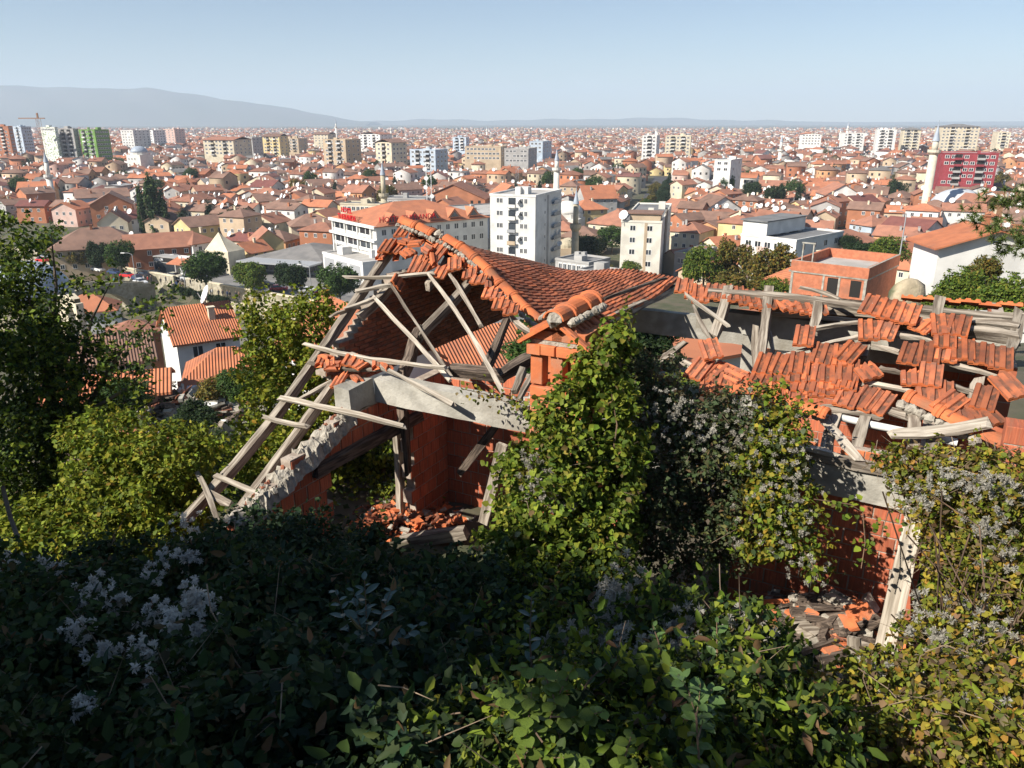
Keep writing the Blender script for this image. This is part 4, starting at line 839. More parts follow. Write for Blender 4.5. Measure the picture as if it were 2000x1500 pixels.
sapling('bramble_shoot', 'sunlit bramble shoot with broad yellow green leaves', [(1035, 1540), (1060, 1450), (1085, 1370), (1120, 1300)], 4.0, 34, .085, 2, 7, .2, twigs=[([(1022, 1540), (1028, 1440), (1040, 1340)], 24), ([(1060, 1450), (1010, 1380), (975, 1350)], 20), ([(1075, 1400), (1130, 1400), (1180, 1390)], 16), ([(1050, 1480), (1100, 1480), (1150, 1500)], 20), ([(1085, 1370), (1060, 1310), (1000, 1300)], 14)])
sapling('bramble_shoot', 'small sunlit bramble shoot low between the two saplings', [(1210, 1540), (1220, 1480), (1235, 1430)], 3.9, 16, .07, 2, 8, .2)
# --- trees and bushes on the left
tb = [blob(*b) for b in [(20, 510, 13.4, 60, 80, 1.0), (80, 630, 13.4, 80, 80, 1.0), (30, 700, 13.2, 80, 100, 1.1), (140, 735, 13.4, 75, 70, .9), (70, 840, 13.2, 100, 90, 1.1), (180, 820, 13.6, 55, 50, .7), (20, 900, 13.0, 80, 100, 1.1), (110, 950, 13.2, 60, 60, .7), (60, 1010, 13, 70, 60, .8)]]
ex = []
for path in [[(190, 680), (260, 640), (330, 590), (345, 560)], [(200, 700), (280, 660), (330, 640)], [(120, 560), (190, 560), (230, 540)], [(180, 650), (230, 610), (290, 595)], [(170, 740), (240, 720), (300, 730)], [(60, 480), (90, 455), (120, 450)], [(220, 760), (270, 760), (300, 690)]]:
    for k in range(120):
        q = rng.random() * (len(path) - 1); i = int(q); p = lerp(path[i], path[i + 1], q - i); ex.append(np.array(at(p[0] + rng.normal(0, 8), p[1] + rng.normal(0, 9), 13.2 + rng.normal(0, .2))))
plant('plum_tree', 'dark green tree with ragged outer sprays left of the ruined house', 'tree', tb, 200, .085, G_DARK[:3] + G_VINE[:3], 120, .24, sprigs=(700, .5, 10), fill=.5, extra=np.array(ex), stem_mat=m_bark,  # brighter vine greens mixed in paint sunlit leaves on this tree
      stems=[([(-8.8, 12.8, -8), (-8.4, 12.7, -6.6), (-8.1, 12.8, -4.8), (-8.3, 13.1, -2.9)], [.18, .15, .1, .04], 8)] + limbs((-8.2, 12.8, -5.6), [at(320, 600, 13.2), at(290, 720, 13.2), at(220, 545, 13.2), at(100, 460, 13.4), at(20, 480, 13.4)], .06) + [([at(5, 950, 7.5), at(20, 1010, 7.4), at(35, 1050, 7.3)], .02)])
plant('hazel_bush', 'sunlit yellow green bush below the dark tree', 'bush', [blob(*b) for b in [(250, 880, 11.8, 80, 60, .7), (330, 900, 11.6, 80, 70, .7), (210, 950, 11.6, 80, 80, .7), (310, 990, 11.4, 90, 80, .7), (355, 950, 12.2, 50, 80, .6), (240, 1050, 11.0, 90, 60, .7), (310, 1060, 11.0, 55, 45, .6), (190, 850, 12, 50, 40, .5), (385, 880, 13, 36, 40, .5)]], 400, .08, G_LIT, 121, .2, fill=.3, sprigs=(420, .35, 9), stems=limbs((-5.6, 11.2, -7), [at(250, 860, 12.2), at(340, 880, 12), at(390, 930, 11.7)], .04))
plant('hazel_bush', 'low sunlit bush with dry stalks at the foot of the dark tree', 'bush', [blob(*b) for b in [(60, 1040, 10.6, 80, 45, .7), (120, 1075, 10.2, 80, 40, .6), (20, 1080, 10, 60, 40, .6), (170, 1090, 9.8, 60, 30, .5)]], 480, .08, G_LIT, 122, .18, fill=.3)
plant('young_walnut_tree', 'yellow green young tree behind the bare left rafters', 'tree', [blob(*b) for b in [(520, 650, 16, 34, 46, .7), (575, 640, 16, 40, 46, .8), (510, 720, 15.5, 36, 50, .7), (570, 730, 15.5, 55, 60, .9), (605, 790, 15, 42, 50, .7), (535, 800, 15, 55, 60, .9), (495, 880, 14.5, 40, 50, .7), (555, 890, 14, 52, 52, .8), (622, 700, 15.5, 24, 50, .5), (560, 960, 13.6, 62, 45, .7), (634, 600, 16, 10, 36, .25), (640, 640, 16, 13, 36, .3), (492, 600, 16.2, 14, 20, .3), (600, 860, 14.4, 45, 45, .6)]], 280, .095, G_LIT, 123, .22, fill=.25, sprigs=(520, .5, 10), stem_mat=m_bark,
      stems=[([(-4.4, 14.6, -8), (-4.5, 14.8, -6), (-4.6, 15.2, -4)], [.07, .05, .03], 7)] + limbs((-4.5, 14.9, -5.6), [at(490, 590, 16.2), at(560, 600, 16), at(638, 560, 16), at(610, 680, 15.6)], .05))
plant('hazel_bush', 'grey green bush in the gap between tree and young tree', 'bush', [blob(*b) for b in [(445, 880, 17, 36, 40, .8), (430, 920, 16, 46, 40, .8), (470, 960, 15, 46, 36, .6)]], 200, .09, G_GREY[:3] + G_LIT[:1], 124, .22, sprigs=(90, .4, 8))
plant('elder_bush', 'bush seen through the door opening of the wing wall', 'bush', [blob(*b) for b in [(710, 880, 16, 55, 60, .8), (770, 900, 16, 50, 70, .8), (720, 960, 15.5, 60, 50, .7), (780, 980, 15, 50, 40, .6), (690, 920, 15.8, 40, 60, .7), (660, 850, 16.5, 30, 50, .6)]], 380, .095, G_LIT[:3] + G_DARK[1:3], 125, .2, fill=.3)
plant('nettle_patch', 'fresh green weeds growing inside the roofless right room', 'weeds', [(np.array(H(a, s, FLZ + .5)), np.array([.7, .7, .9])) for a, s in [(3.2, 1.0), (4.0, 1.1), (4.8, 1.2), (3.6, 1.8), (4.5, 1.9), (5.2, 1.9)]], 220, .09, [(.09, .2, .03, 3), (.07, .16, .03, 3), (.12, .23, .04, 2)], 126, .18, base=FLZ)
# leaf litter and low weeds on the bare ground round the house
r = np.random.default_rng(77); n = 26000; X = r.uniform(-13, 11, n); Y = r.uniform(1.5, 30, n); keep = ~((np.abs((X - .0) * .878 - (Y - 10.3) * .479 - 1.8) < 4.2) & (((X * .479 + (Y - 10.3) * .878) > -.3) & ((X * .479 + (Y - 10.3) * .878) < 7.3))); X, Y = X[keep], Y[keep]; n = len(X)
P = np.stack([X, Y, zg(X, Y) + r.uniform(.02, .16, n)], 1)
V, F, C = leaves_arrays(P, unit(r.normal(0, .5, (n, 3)) + np.array([0, 0, 1])), r.uniform(.06, .2, n), palette(DRY + G_LIT[:3] + G_DARK[:2], n, r), r, DIA_V, DIA_F)
tag(ob('leaf_litter', mesh_np('leaf_litter', V, F, m_leaf, C)), 'dead leaves and low weeds strewn over the bare ground', 'leaves', kind='stuff')
# --- small trees on the path bank beside and behind the viewpoint: they shade the foreground
Sv = np.array(SUN_DIR); hv = np.array([-math.cos(SUN_AZ), math.sin(SUN_AZ), 0]); hv = hv / np.linalg.norm(hv); vv = np.cross(Sv, hv); vv = vv if vv[2] > 0 else -vv
for k, (h, vt, vb_, t, rr) in enumerate([(-2.75, -1.8, -2.7, 5.5, .3), (-3.4, -.5, -2.4, 5.3, .55), (-4.5, -.6, -2.7, 5.0, .62), (-5.6, -1.05, -3.0, 5.0, .65), (-6.8, -1.5, -3.6, 5.4, .66), (-8.0, -1.85, -4.2, 5.8, .66), (-9.1, -2.9, -4.6, 6.2, .6), (-14.7, -2.7, -4.4, 14.0, .8)]):
    bl = []
    for q in np.linspace(vb_, vt - rr * .55, 4): bl.append((hv * h + vv * q + Sv * t, np.array([rr, rr, rr * .75])))
    c = bl[0][0]; zb = zgf(c[0], c[1])
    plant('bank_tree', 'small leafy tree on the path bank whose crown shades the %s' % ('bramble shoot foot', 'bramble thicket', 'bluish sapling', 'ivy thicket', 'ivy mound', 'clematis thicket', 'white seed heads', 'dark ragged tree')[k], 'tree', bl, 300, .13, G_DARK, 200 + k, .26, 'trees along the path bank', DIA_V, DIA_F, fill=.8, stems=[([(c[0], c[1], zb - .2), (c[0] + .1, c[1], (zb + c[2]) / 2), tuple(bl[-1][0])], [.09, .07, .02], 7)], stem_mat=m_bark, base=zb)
# an unseen branch, added to throw shade on the right of the bramble
bl = [(hv * h + vv * -.74 + Sv * 5.5, np.array([.22, .22, .07])) for h in (-1.75, -2.05, -2.35, -2.65)]
plant('bank_tree', 'slim unseen tree added to shade the bramble with one low leafy branch', 'tree', bl, 420, .09, G_DARK, 231, .07, 'trees along the path bank', DIA_V, DIA_F, fill=.6, stems=[([tuple(hv * -3.4 + vv * -2.4 + Sv * 5.5), tuple(hv * -3.1 + vv * -1.2 + Sv * 5.5), tuple(bl[3][0]), tuple(bl[0][0])], [.06, .05, .03, .01], 6)], stem_mat=m_bark)
# ================================================================== the town
def wm(name, c, v=None, **k): return mk(name, c, v or tuple(x * .82 for x in c), .35, .9, rnd=.08, detail=5, dirt=tuple(x * .72 for x in c), dirt_scale=.25, **k)
MW = {'white': wm('white_plaster', (.76, .75, .71)), 'cream': wm('cream_plaster', (.68, .6, .44)), 'brick red': wm('town_brick', (.46, .19, .1)), 'grey': wm('grey_render', (.42, .41, .39)), 'yellow': wm('yellow_plaster', (.68, .54, .27)),
      'pink': wm('pink_plaster', (.66, .47, .4)), 'tan': wm('tan_render', (.54, .42, .29)), 'pale blue': wm('blue_plaster', (.48, .56, .64)), 'orange': wm('orange_plaster', (.62, .34, .17))}
MR = {'bright orange': mk('roof_bright', (.48, .185, .095), (.4, .155, .085), .5, .9, rnd=.1, detail=6, dirt=(.36, .15, .08), dirt_scale=.3), 'terracotta': mk('roof_terracotta', (.36, .165, .105), (.29, .135, .09), .5, .9, rnd=.14, detail=6, dirt=(.25, .12, .08), dirt_scale=.3),
      'brown': mk('roof_brown', (.25, .15, .11), (.2, .12, .09), .5, .9, rnd=.16, detail=6, dirt=(.16, .1, .075), dirt_scale=.3), 'dark maroon': mk('roof_maroon', (.2, .075, .06), (.16, .06, .05), .5, .85, rnd=.12), 'grey': mk('roof_grey', (.2, .19, .18), (.15, .145, .14), .4, .9, rnd=.15)}
MR['ribbed red'] = mk('roof_ribbed_red', (.5, .18, .085), (.4, .14, .07), .8, .9, rnd=.1, detail=7, dirt=(.32, .13, .075), dirt_scale=.5, rib=.24); MR['ribbed brown'] = mk('roof_ribbed_brown', (.26, .15, .105), (.19, .11, .08), .8, .9, rnd=.1, detail=7, dirt=(.15, .1, .075), dirt_scale=.5, rib=.24)
m_glass = mk('window_glass', (.045, .055, .065), (.03, .035, .045), .6, .12, spec=.6, rnd=.4); m_frame = mk('window_frame', (.72, .71, .68)); m_dark = mk('dark_shade_and_board', (.02, .018, .016)); m_metal = mk('grey_metal', (.34, .35, .36), rough=.5)  # near black: paints shade in openings, also colours the sign board
m_dish = mk('dish_white', (.8, .8, .78), rough=.5); m_red = mk('red_lettering', (.6, .02, .02), rough=.4); m_slab = mk('flat_roof_felt', (.2, .2, .2), (.15, .15, .15), .3, .95, detail=6); m_slab_lt = mk('flat_roof_gravel', (.44, .42, .39), (.36, .34, .31), .4, .95, detail=6)
def win_mesh():
    mb = MB(); o, i = .5, .41
    mb.add([(-o, -.05, 0), (o, -.05, 0), (o, -.05, 1), (-o, -.05, 1), (-i, -.05, .09), (i, -.05, .09), (i, -.05, .91), (-i, -.05, .91)], [(0, 1, 5, 4), (1, 2, 6, 5), (2, 3, 7, 6), (3, 0, 4, 7)], 0)
    mb.add([(-i, -.02, .09), (i, -.02, .09), (i, -.02, .91), (-i, -.02, .91)], [(0, 1, 2, 3)], 1); mb.box(-.035, .035, -.045, -.02, .09, .91, 0)
    mb.add([(-o, -.05, 0), (o, -.05, 0), (o, 0, 0), (-o, 0, 0), (-o, -.05, 1), (o, -.05, 1), (o, 0, 1), (-o, 0, 1)], [(0, 3, 2, 1), (4, 5, 6, 7), (0, 4, 7, 3), (1, 2, 6, 5)], 0)
    return mb.mesh('window', [m_frame, m_glass])
ME_WIN = win_mesh()
ME_SHADE_PANE = MB().add([(-.5, -.02, 0), (.5, -.02, 0), (.5, -.02, 1), (-.5, -.02, 1)], [(0, 1, 2, 3)]).box(-.55, .55, -.06, .0, -.06, 0, 1).mesh('window', [m_dark, m_conc])  # flat dark pane paints the shade inside an empty opening
def windows(par, p, dx, n, W, z0, fh, rows, cols, ww=1.2, wh=1.4, sill=.95, me=None, margin=.8, skip=.06):
    """windows row by row on the wall from p along dx, outward normal n"""
    fr = frame(dx, -n, UP, Vector((0, 0, 0)))
    for r_ in range(rows):
        for c in range(cols):
            if random.random() < skip: continue
            t = margin + (W - 2 * margin) * (c + .5) / cols
            ob('window', me or ME_WIN, None, par, Matrix.Translation(p + dx * t + UP * (z0 + r_ * fh + sill)) @ fr @ Matrix.Diagonal((min(ww, (W - 2 * margin) / cols * .8), 1, wh, 1)))
def dish_mesh():
    mb = MB(); n = 12; rs = [mb.ring([(r * math.cos(k * 2 * math.pi / n), -d, r * math.sin(k * 2 * math.pi / n)) for k in range(n)]) for r, d in ((.06, 0), (.3, .03), (.5, .12))]
    for a, b in zip(rs, rs[1:]):
        for k in range(n): mb.f.append((a[k], a[(k + 1) % n], b[(k + 1) % n], b[k])); mb.m.append(0)
    mb.f.append(tuple(rs[0])); mb.m.append(0); mb.tube([(0, -.05, -.4), (0, -.45, -.05)], .02, 4, 1); mb.tube([(0, .02, 0), (0, .12, -.9)], .03, 5, 1)
    return mb.mesh('satellite_dish', [m_dish, m_metal])
ME_DISH = dish_mesh()
def dish(par, p, s=1.6): ob('satellite_dish', ME_DISH, None, par, Matrix.Translation(p) @ Matrix.Rotation(R(random.uniform(-75, -15)), 4, 'Z') @ Matrix.Rotation(R(-25), 4, 'X') @ Matrix.Scale(s, 4))
EXCL = []                               # plan circles kept free of anonymous houses
def roof_mb(w, l, rh, ov, hip, th=.18):
    """roof over a w x l plan centred at 0, ridge along y; hip 0=gable"""
    a, b = w / 2 + ov, l / 2 + ov; s = rh / (w / 2); ze = -ov * s; r = b - hip * (w / 2 + ov) ; r = max(r, .05)
    mb = MB(); e = [(-a, -b, ze), (a, -b, ze), (a, b, ze), (-a, b, ze)]; t = [(0, -r, rh), (0, r, rh)]
    vs = e + t + [(x, y, z - th) for x, y, z in e + t]
    fs = [(0, 4, 5, 3), (1, 2, 5, 4), (0, 1, 4), (2, 3, 5), (6, 9, 11, 10), (7, 10, 11, 8), (0, 3, 9, 6), (1, 7, 8, 2), (0, 6, 7, 1), (3, 2, 8, 9), (6, 10, 7), (8, 11, 9)]
    if not hip: fs = [(0, 4, 5, 3), (1, 2, 5, 4), (6, 9, 11, 10), (7, 10, 11, 8), (0, 3, 9, 6), (1, 7, 8, 2), (0, 6, 10, 4), (1, 4, 10, 7), (3, 5, 11, 9), (2, 8, 11, 5)]
    return mb.add(vs, fs)
def house(x, y, yaw, w, l, h, rh, wall_m, roof_m, label, hip=0, z0=TOWN, ov=.5, chim=1, dishes=0, wins=True, group=None, floors=2, name='house', win_me=None, cat='house'):
    """yaw: direction of the ridge, clockwise from +Y"""
    M = Matrix.Translation((x, y, z0)) @ Matrix.Rotation(-yaw, 4, 'Z'); R3 = M.to_3x3()
    root = empty(name, (x, y, z0), -yaw); tag(root, label, cat, group)
    mb = MB(); mb.box(-w / 2, w / 2, -l / 2, l / 2, -2.5, h)
    if not hip:
        zt = h + rh - .1; mb.add([(-w / 2, -l / 2, h), (w / 2, -l / 2, h), (0, -l / 2, zt), (-w / 2, l / 2, h), (w / 2, l / 2, h), (0, l / 2, zt)], [(0, 1, 2), (4, 3, 5), (0, 2, 5, 3), (1, 4, 5, 2)])
    mb.build('wall', wall_m, root, M)
    roof_mb(w, l, rh, ov, hip).build('roof', roof_m, root, M @ Matrix.Translation((0, 0, h + .06)))
    for c in range(chim):
        cx, cy = random.uniform(-.28, .28) * w, random.uniform(-.3, .3) * l; zc = h + rh * (1 - abs(cx) / (w / 2)) - .3
        MB().box(-.3, .3, -.3, .3, 0, 1.4).box(-.38, .38, -.38, .38, 1.4, 1.52).build('chimney', random.choice((MW['brick red'], MW['cream'], MW['grey'])), root, M @ Matrix.Translation((cx, cy, zc)))
    for c in range(dishes):
        cx, cy = random.uniform(-.4, .4) * w, random.uniform(-.45, .2) * l; dish(root, M @ Vector((cx, cy, h + rh * (1 - abs(cx) / (w / 2)) + 1.0)), random.uniform(1.2, 2.1))
    if wins:
        fh = h / floors
        for p, dx, n, W in ((( -w / 2, -l / 2, 0), (1, 0, 0), (0, -1, 0), w), ((w / 2, l / 2, 0), (-1, 0, 0), (0, 1, 0), w), ((w / 2, -l / 2, 0), (0, 1, 0), (1, 0, 0), l), ((-w / 2, l / 2, 0), (0, -1, 0), (-1, 0, 0), l)):
            n = R3 @ Vector(n); pw = M @ Vector(p)
            if n.dot(-pw) > .25 * pw.length and random.random() < .9: windows(root, pw, R3 @ Vector(dx), n, W, 0, fh, floors, max(2, int(W / 3)), 1.1, 1.3, me=win_me, skip=.15)
    return root
def corner(xc, xl, xr, Y, ytop, yaw, zb=TOWN):
    v = at(xc, ytop, 1.0); C = v * (Y / v.y); zt = C.z; th = R(yaw); dl = Vector((-math.cos(th), math.sin(th), 0)); dr = Vector((math.sin(th), math.cos(th), 0)); D0 = Y * CP - zt * SP
    def sol(px, d): k = (px - CX) / FPX; return (k * D0 - C.x) / (d.x - k * d.y * CP)
    L, Rr = min(abs(sol(xl, dl)), 70), min(abs(sol(xr, dr)), 45 if Y < 300 else 26); c = Vector((C.x, C.y, zb))
    mid = c + dl * L / 2 + dr * Rr / 2; EXCL.append((mid.x, mid.y, math.hypot(L, Rr) / 2 + 3)); return c, dl, dr, abs(L), abs(Rr), zt
def block(name, label, cat, xc, xl, xr, Y, ytop, yaw, wall_m, floors, nl, nr, roof='flat', roof_m=None, rh=3, fh=2.9, ww=1.3, wh=1.4, zb=TOWN, group=None, deep=None, me=None, slab=None, skip=.06, par=.5):
    c, dl, dr, L, Rr, zt = corner(xc, xl, xr, Y, ytop, yaw, zb)
    if deep: Rr = max(Rr, deep)
    root = empty(name, c); tag(root, label, cat, group); fr = frame(-dl, dr, UP, c); H_ = zt - zb
    MB().box(-L, 0, 0, Rr, -1, H_ - (par if roof == 'flat' else 0)).build('wall', wall_m, root, fr)
    if roof == 'flat':
        mb = MB(); q = .25
        for x0, x1, y0, y1 in ((-L - .1, .1, -.1, q), (-L - .1, .1, Rr - q, Rr + .1), (-L - .1, -L + q, q, Rr - q), (-q, .1, q, Rr - q)): mb.box(x0, x1, y0, y1, H_ - par + .004, H_)
        mb.build('parapet', wall_m, root, fr); MB().box(-L + q, -q, q, Rr - q, H_ - par - .05, H_ - par + .1).build('roof', slab or m_slab_lt, root, fr)
        for k in range(random.randint(1, 3) if name != 'brick_shell' else 0):
            x, y, s = random.uniform(-L * .8, -L * .2), random.uniform(Rr * .2, Rr * .8), random.uniform(.5, 1.5); MB().box(x - s, x + s, y - s, y + s, H_ - par + .1, H_ + random.uniform(.6, 1.8)).build('roof_hut', wall_m, root, fr)
    else:
        w, l = (L, Rr) if Rr >= L else (Rr, L); mb = roof_mb(w, l, rh, .7, 1.0 if roof == 'hip' else 0); F2 = fr @ Matrix.Translation((-L / 2, Rr / 2, H_)) @ (Matrix.Identity(4) if Rr >= L else Matrix.Rotation(math.pi / 2, 4, 'Z')); mb.build('roof', roof_m, root, F2)
    if floors:
        h0 = H_ - floors * fh - (.6 if roof == 'flat' else .3)
        windows(root, c + dl * L, -dl, -dr, L, h0, fh, floors, nl, ww, wh, me=me, skip=skip)
        if nr: windows(root, c, dr, -dl, Rr, h0, fh, floors, nr, ww, wh, me=me, skip=skip)
    return root, c, dl, dr, L, Rr, zt, fr
# ---- landmark blocks
t = block('apartment_tower', 'tall white apartment tower with balconies and satellite dishes', 'tower block', 1046, 957, 1097, 184, 381, 22, MW['white'], 7, 0, 0, slab=m_slab_lt)
root, c, dl, dr, L, Rr, zt, fr = t; Hh = zt - TOWN
for k in range(8):
    z = Hh - 2.9 * (k + 1) - .2
    for x in (.14, .21, .66, .75): ob('window', ME_WIN, None, root, Matrix.Translation(c + dl * L * (1 - x - .04) + UP * (z + .95)) @ frame(-dl, dr, UP, Vector((0, 0, 0))) @ Matrix.Diagonal((.8, 1, 1.25, 1)))
    MB().box(-L * .6, -L * .42, -.85, 0, z, z + .12).box(-L * .6, -L * .42, -.85, -.78, z, z + (.95 if k % 2 else .8)).build('balcony', random.choice((MW['white'], m_metal, MW['tan'])), root, fr)
    MB().box(-L * .59, -L * .43, -.03, .0, z + .1, z + 2.3).build('balcony_door', m_glass, root, fr)
    MB().box(0, .8, Rr * .6, Rr * .88, z, z + .12).box(.73, .8, Rr * .6, Rr * .88, z, z + .95).build('balcony', random.choice((m_metal, MW['grey'])), root, fr)
    ob('window', ME_WIN, None, root, Matrix.Translation(c + dr * Rr * .35 + UP * (z + 1)) @ frame(dr, dl, UP, Vector((0, 0, 0))) @ Matrix.Diagonal((.7, 1, .8, 1)))
    if k in (0, 1, 3, 5): dish(root, c + dl * L * .36 - dr * .6 + UP * (z + 1.6), 1.3)
    if k in (3, 4, 6): dish(root, c + dr * Rr * .8 - dl * 1.0 + UP * (z + 1.5), 1.4)
MB().box(-.3, .02, Rr * .42, Rr * .5, 0, Hh - .7).build('stair_strip', MW['grey'], root, fr)
t = block('apartment_block', 'cream five storey block with a brown wooden corner strip', 'apartment block', 1293, 1214, 1322, 190, 432, 14, wm('ivory_plaster', (.78, .74, .64)), 5, 2, 2, ww=1.5, slab=m_slab); root, c, dl, dr, L, Rr, zt, fr = t
MB().box(-L * .42, -L * .35, -.06, .0, 0, zt - TOWN - .4).build('wall_groove', MW['tan'], root, fr); MB().box(0, .25, Rr * .3, Rr * .5, 0, zt - TOWN + .8).build('corner_strip', m_wood, root, fr); MB().box(-L * .8, -.4, .6, min(Rr * .8, 7), zt - TOWN - .4, zt - TOWN + 1.5).build('penthouse', MW['tan'], root, fr); MB().box(-L * .9, 0, .2, min(Rr * .9, 8), zt - TOWN + 1.5, zt - TOWN + 1.75).build('penthouse_roof', MR['brown'], root, fr)
dish(root, c + dl * L * .95 + UP * (zt - TOWN + 1.2), 2.4)
# hotel: white colonnaded front, red sign letters, red roof with gablets
t = block('hotel', 'white hotel with red roof, gablets and red sign letters', 'hotel', 734, 648, 932, 192, 441, 52, MW['white'], 4, 0, 12, 'hip', MR['bright orange'], 4.2, fh=3.3, ww=1.4, wh=1.6, deep=34); root, c, dl, dr, L, Rr, zt, fr = t; Hh = zt - TOWN
for k in range(3):
    for j in range(3):
        x0 = -L * (.93 - .29 * j); MB().box(x0, x0 + L * .25, -.03, .0, Hh - 3.4 * (k + 1) + .5, Hh - 3.4 * (k + 1) + 3.0).build('window', m_glass, root, fr)
        MB().box(x0 + L * .12, x0 + L * .13, -.08, .0, Hh - 3.4 * (k + 1) + .4, Hh - 3.4 * (k + 1) + 3.0).build('mullion', m_frame, root, fr)
        MB().box(x0, x0 + L * .25, -.5, -.4, Hh - 3.4 * (k + 1) + .1, Hh - 3.4 * (k + 1) + .9).build('balustrade', m_frame, root, fr)
for j in range(4): MB().box(-L * (.97 - .29 * j) - .1, -L * (.97 - .29 * j) + .45, -.5, 0, 0, Hh - .2).build('pillar', MW['white'], root, fr)
MB().box(-L - .5, .5, -.9, 0, Hh - .8, Hh - .1).build('cornice', MW['white'], root, fr); MB().box(-L - .5, .3, -.9, 0, Hh - 4.1, Hh - 3.5).build('cornice', MW['white'], root, fr)
for j in range(5):
    y = Rr * (.14 + .18 * j); mb = MB().add([(.3, y - 2.2, 0), (.3, y + 2.2, 0), (.3, y, 2.4), (-4, y, 2.4)], [(0, 1, 2), (0, 2, 3), (1, 3, 2)], 0); mb.build('gablet', MR['bright orange'], root, fr @ Matrix.Translation((0, 0, Hh + .35))); MB().add([(.34, y - 1.3, .25), (.34, y + 1.3, .25), (.34, y, 1.7)], [(0, 1, 2)]).build('gablet_window', m_glass, root, fr @ Matrix.Translation((0, 0, Hh + .35)))
def letters(par, txt, M, size, mat=m_red, name='sign_letters'):
    cu = bpy.data.curves.new('txt', 'FONT'); cu.body = txt; cu.size = size; cu.extrude = .12; cu.align_x = 'CENTER'; cu.resolution_u = 2
    to = bpy.data.objects.new('txt', cu); me = bpy.data.meshes.new_from_object(to); me.materials.clear(); bpy.data.objects.remove(to)
    return ob(name, me, mat, par, M)
sf = frame(-dl, UP, -dr, Vector((0, 0, 0)))
letters(root, 'HOTEL', Matrix.Translation(c + dl * L * .55 - dr * 1.0 + UP * (Hh + 2.0)) @ sf, 1.9); letters(root, 'THERANDA', Matrix.Translation(c + dl * L * .55 - dr * 1.0 + UP * (Hh + .3)) @ sf, 1.9)
letters(root, 'HOTEL THERANDA', Matrix.Translation(c + dr * 9 - dl * .5 + UP * (Hh + .7)) @ frame(dr, UP, -dl, Vector((0, 0, 0))), 1.9)
t = block('hotel_annex', 'low white shuttered annex in front of the hotel', 'annex', 708, 630, 745, 182, 512, 50, MW['white'], 0, 0, 0, deep=8); root, c, dl, dr, L, Rr, zt, fr = t
for j in range(3): MB().box(-L * (.96 - .32 * j), -L * (.70 - .32 * j), -.05, 0, .4, zt - TOWN - 1.2).build('shutter', m_metal, root, fr)
t = block('office_block', 'long grey office block with a pale blue section behind the hotel', 'office block', 880, 800, 985, 238, 424, 60, MW['grey'], 4, 2, 9, fh=3.2, ww=2.2, wh=1.7, deep=40); root, c, dl, dr, L, Rr, zt, fr = t
MB().box(0, .12, 1, 13, zt - TOWN - 7.2, zt - TOWN - .6).build('blue_panel', MW['pale blue'], root, fr)
for j in range(4): MB().box(.1, .18, 3 + 2 * j, 4.2 + 2 * j, zt - TOWN - 5, zt - TOWN - 2.6).build('window', m_glass, root, fr)
t = block('market_hall', 'long grey hall with a glazed wall and dark grey roof', 'hall', 628, 500, 668, 200, 508, 20, MW['grey'], 0, 0, 0, 'hip', MR['grey'], 2.4, deep=22); root, c, dl, dr, L, Rr, zt, fr = t
for j in range(11): MB().box(-L * (.98 - .088 * j), -L * (.98 - .088 * j) + L * .075, -.06, 0, zt - TOWN - 3.4, zt - TOWN - .4).build('glass_panel', m_glass, root, fr)
MB().box(-L - 1, 1, -7, -.1, 3.4, 3.8).build('canopy', m_metal, root, fr)
t = block('apartment_block', 'white modern block with pink balconies and dark flat roofs', 'apartment block', 1556, 1448, 1648, 158, 468, 48, MW['white'], 4, 5, 4, ww=1.6, slab=m_slab); root, c, dl, dr, L, Rr, zt, fr = t
for k in range(3):
    for j in range(2): MB().box(-L * (.95 - .3 * j), -L * (.78 - .3 * j), -1.2, 0, zt - TOWN - 2.9 * (k + 1) - .4, zt - TOWN - 2.9 * (k + 1) + .6).build('balcony', MW['pink'], root, fr)
MB().box(-L, -L * .55, .3, Rr * .8, zt - TOWN + .02, zt - TOWN + 2.8).build('upper_storey', MW['white'], root, fr); MB().box(-L - .4, -L * .53, -.2, Rr * .82, zt - TOWN + 2.8, zt - TOWN + 3.05).build('roof', m_slab, root, fr)
# half built brick house below the ruin, with concrete frame
bz = -19.6
t = block('brick_shell', 'unfinished brick building with concrete frame and empty window holes', 'building', 1697, 1549, 1757, 77, 524, 40, mk('shell_brick', (.5, .185, .1), (.4, .14, .075), 3, .95, .01, 30, detail=7, dirt=(.33, .14, .085), dirt_scale=.8), 0, 0, 0, zb=bz, par=1.1, slab=m_slab_lt); root, c, dl, dr, L, Rr, zt, fr = t; Hh = zt - bz
for x0, x1 in ((-L - .03, -L + .22), (-L * .57, -L * .57 + .2), (-L * .36, -L * .36 + .2), (-.24, .03)): MB().box(x0, x1, -.05, .1, 0, Hh).build('concrete_post', m_conc, root, fr)
for z in (0.1, Hh - 1.25, Hh - .2): MB().box(-L - .3, .06, -.09, .12, z, z + .22).build('concrete_band', m_conc, root, fr); MB().box(-.12, .09, .13, Rr, z, z + .22).build('concrete_band', m_conc, root, fr)
MB().box(-L - 1.1, .1, -1.2, -.1, -.1, .12).build('slab_edge', m_conc, root, fr)
for x in (-L * .5, -L * .2): MB().box(x, x + 1.05, -.02, .03, Hh - 3.1, Hh - 1.4).build('window', m_dark, root, fr)  # dark plates on the wall paint the shade of the window holes
MB().box(-L + .5, -L + .62, 1, 1.12, Hh - .2, Hh + 1.7).box(-L + 1.6, -L + 1.72, 1, 1.12, Hh - .2, Hh + 1.7).box(-L + .4, -L + 1.82, .95, 1.17, Hh + 1.7, Hh + 1.82).build('door_frame', m_conc, root, fr)
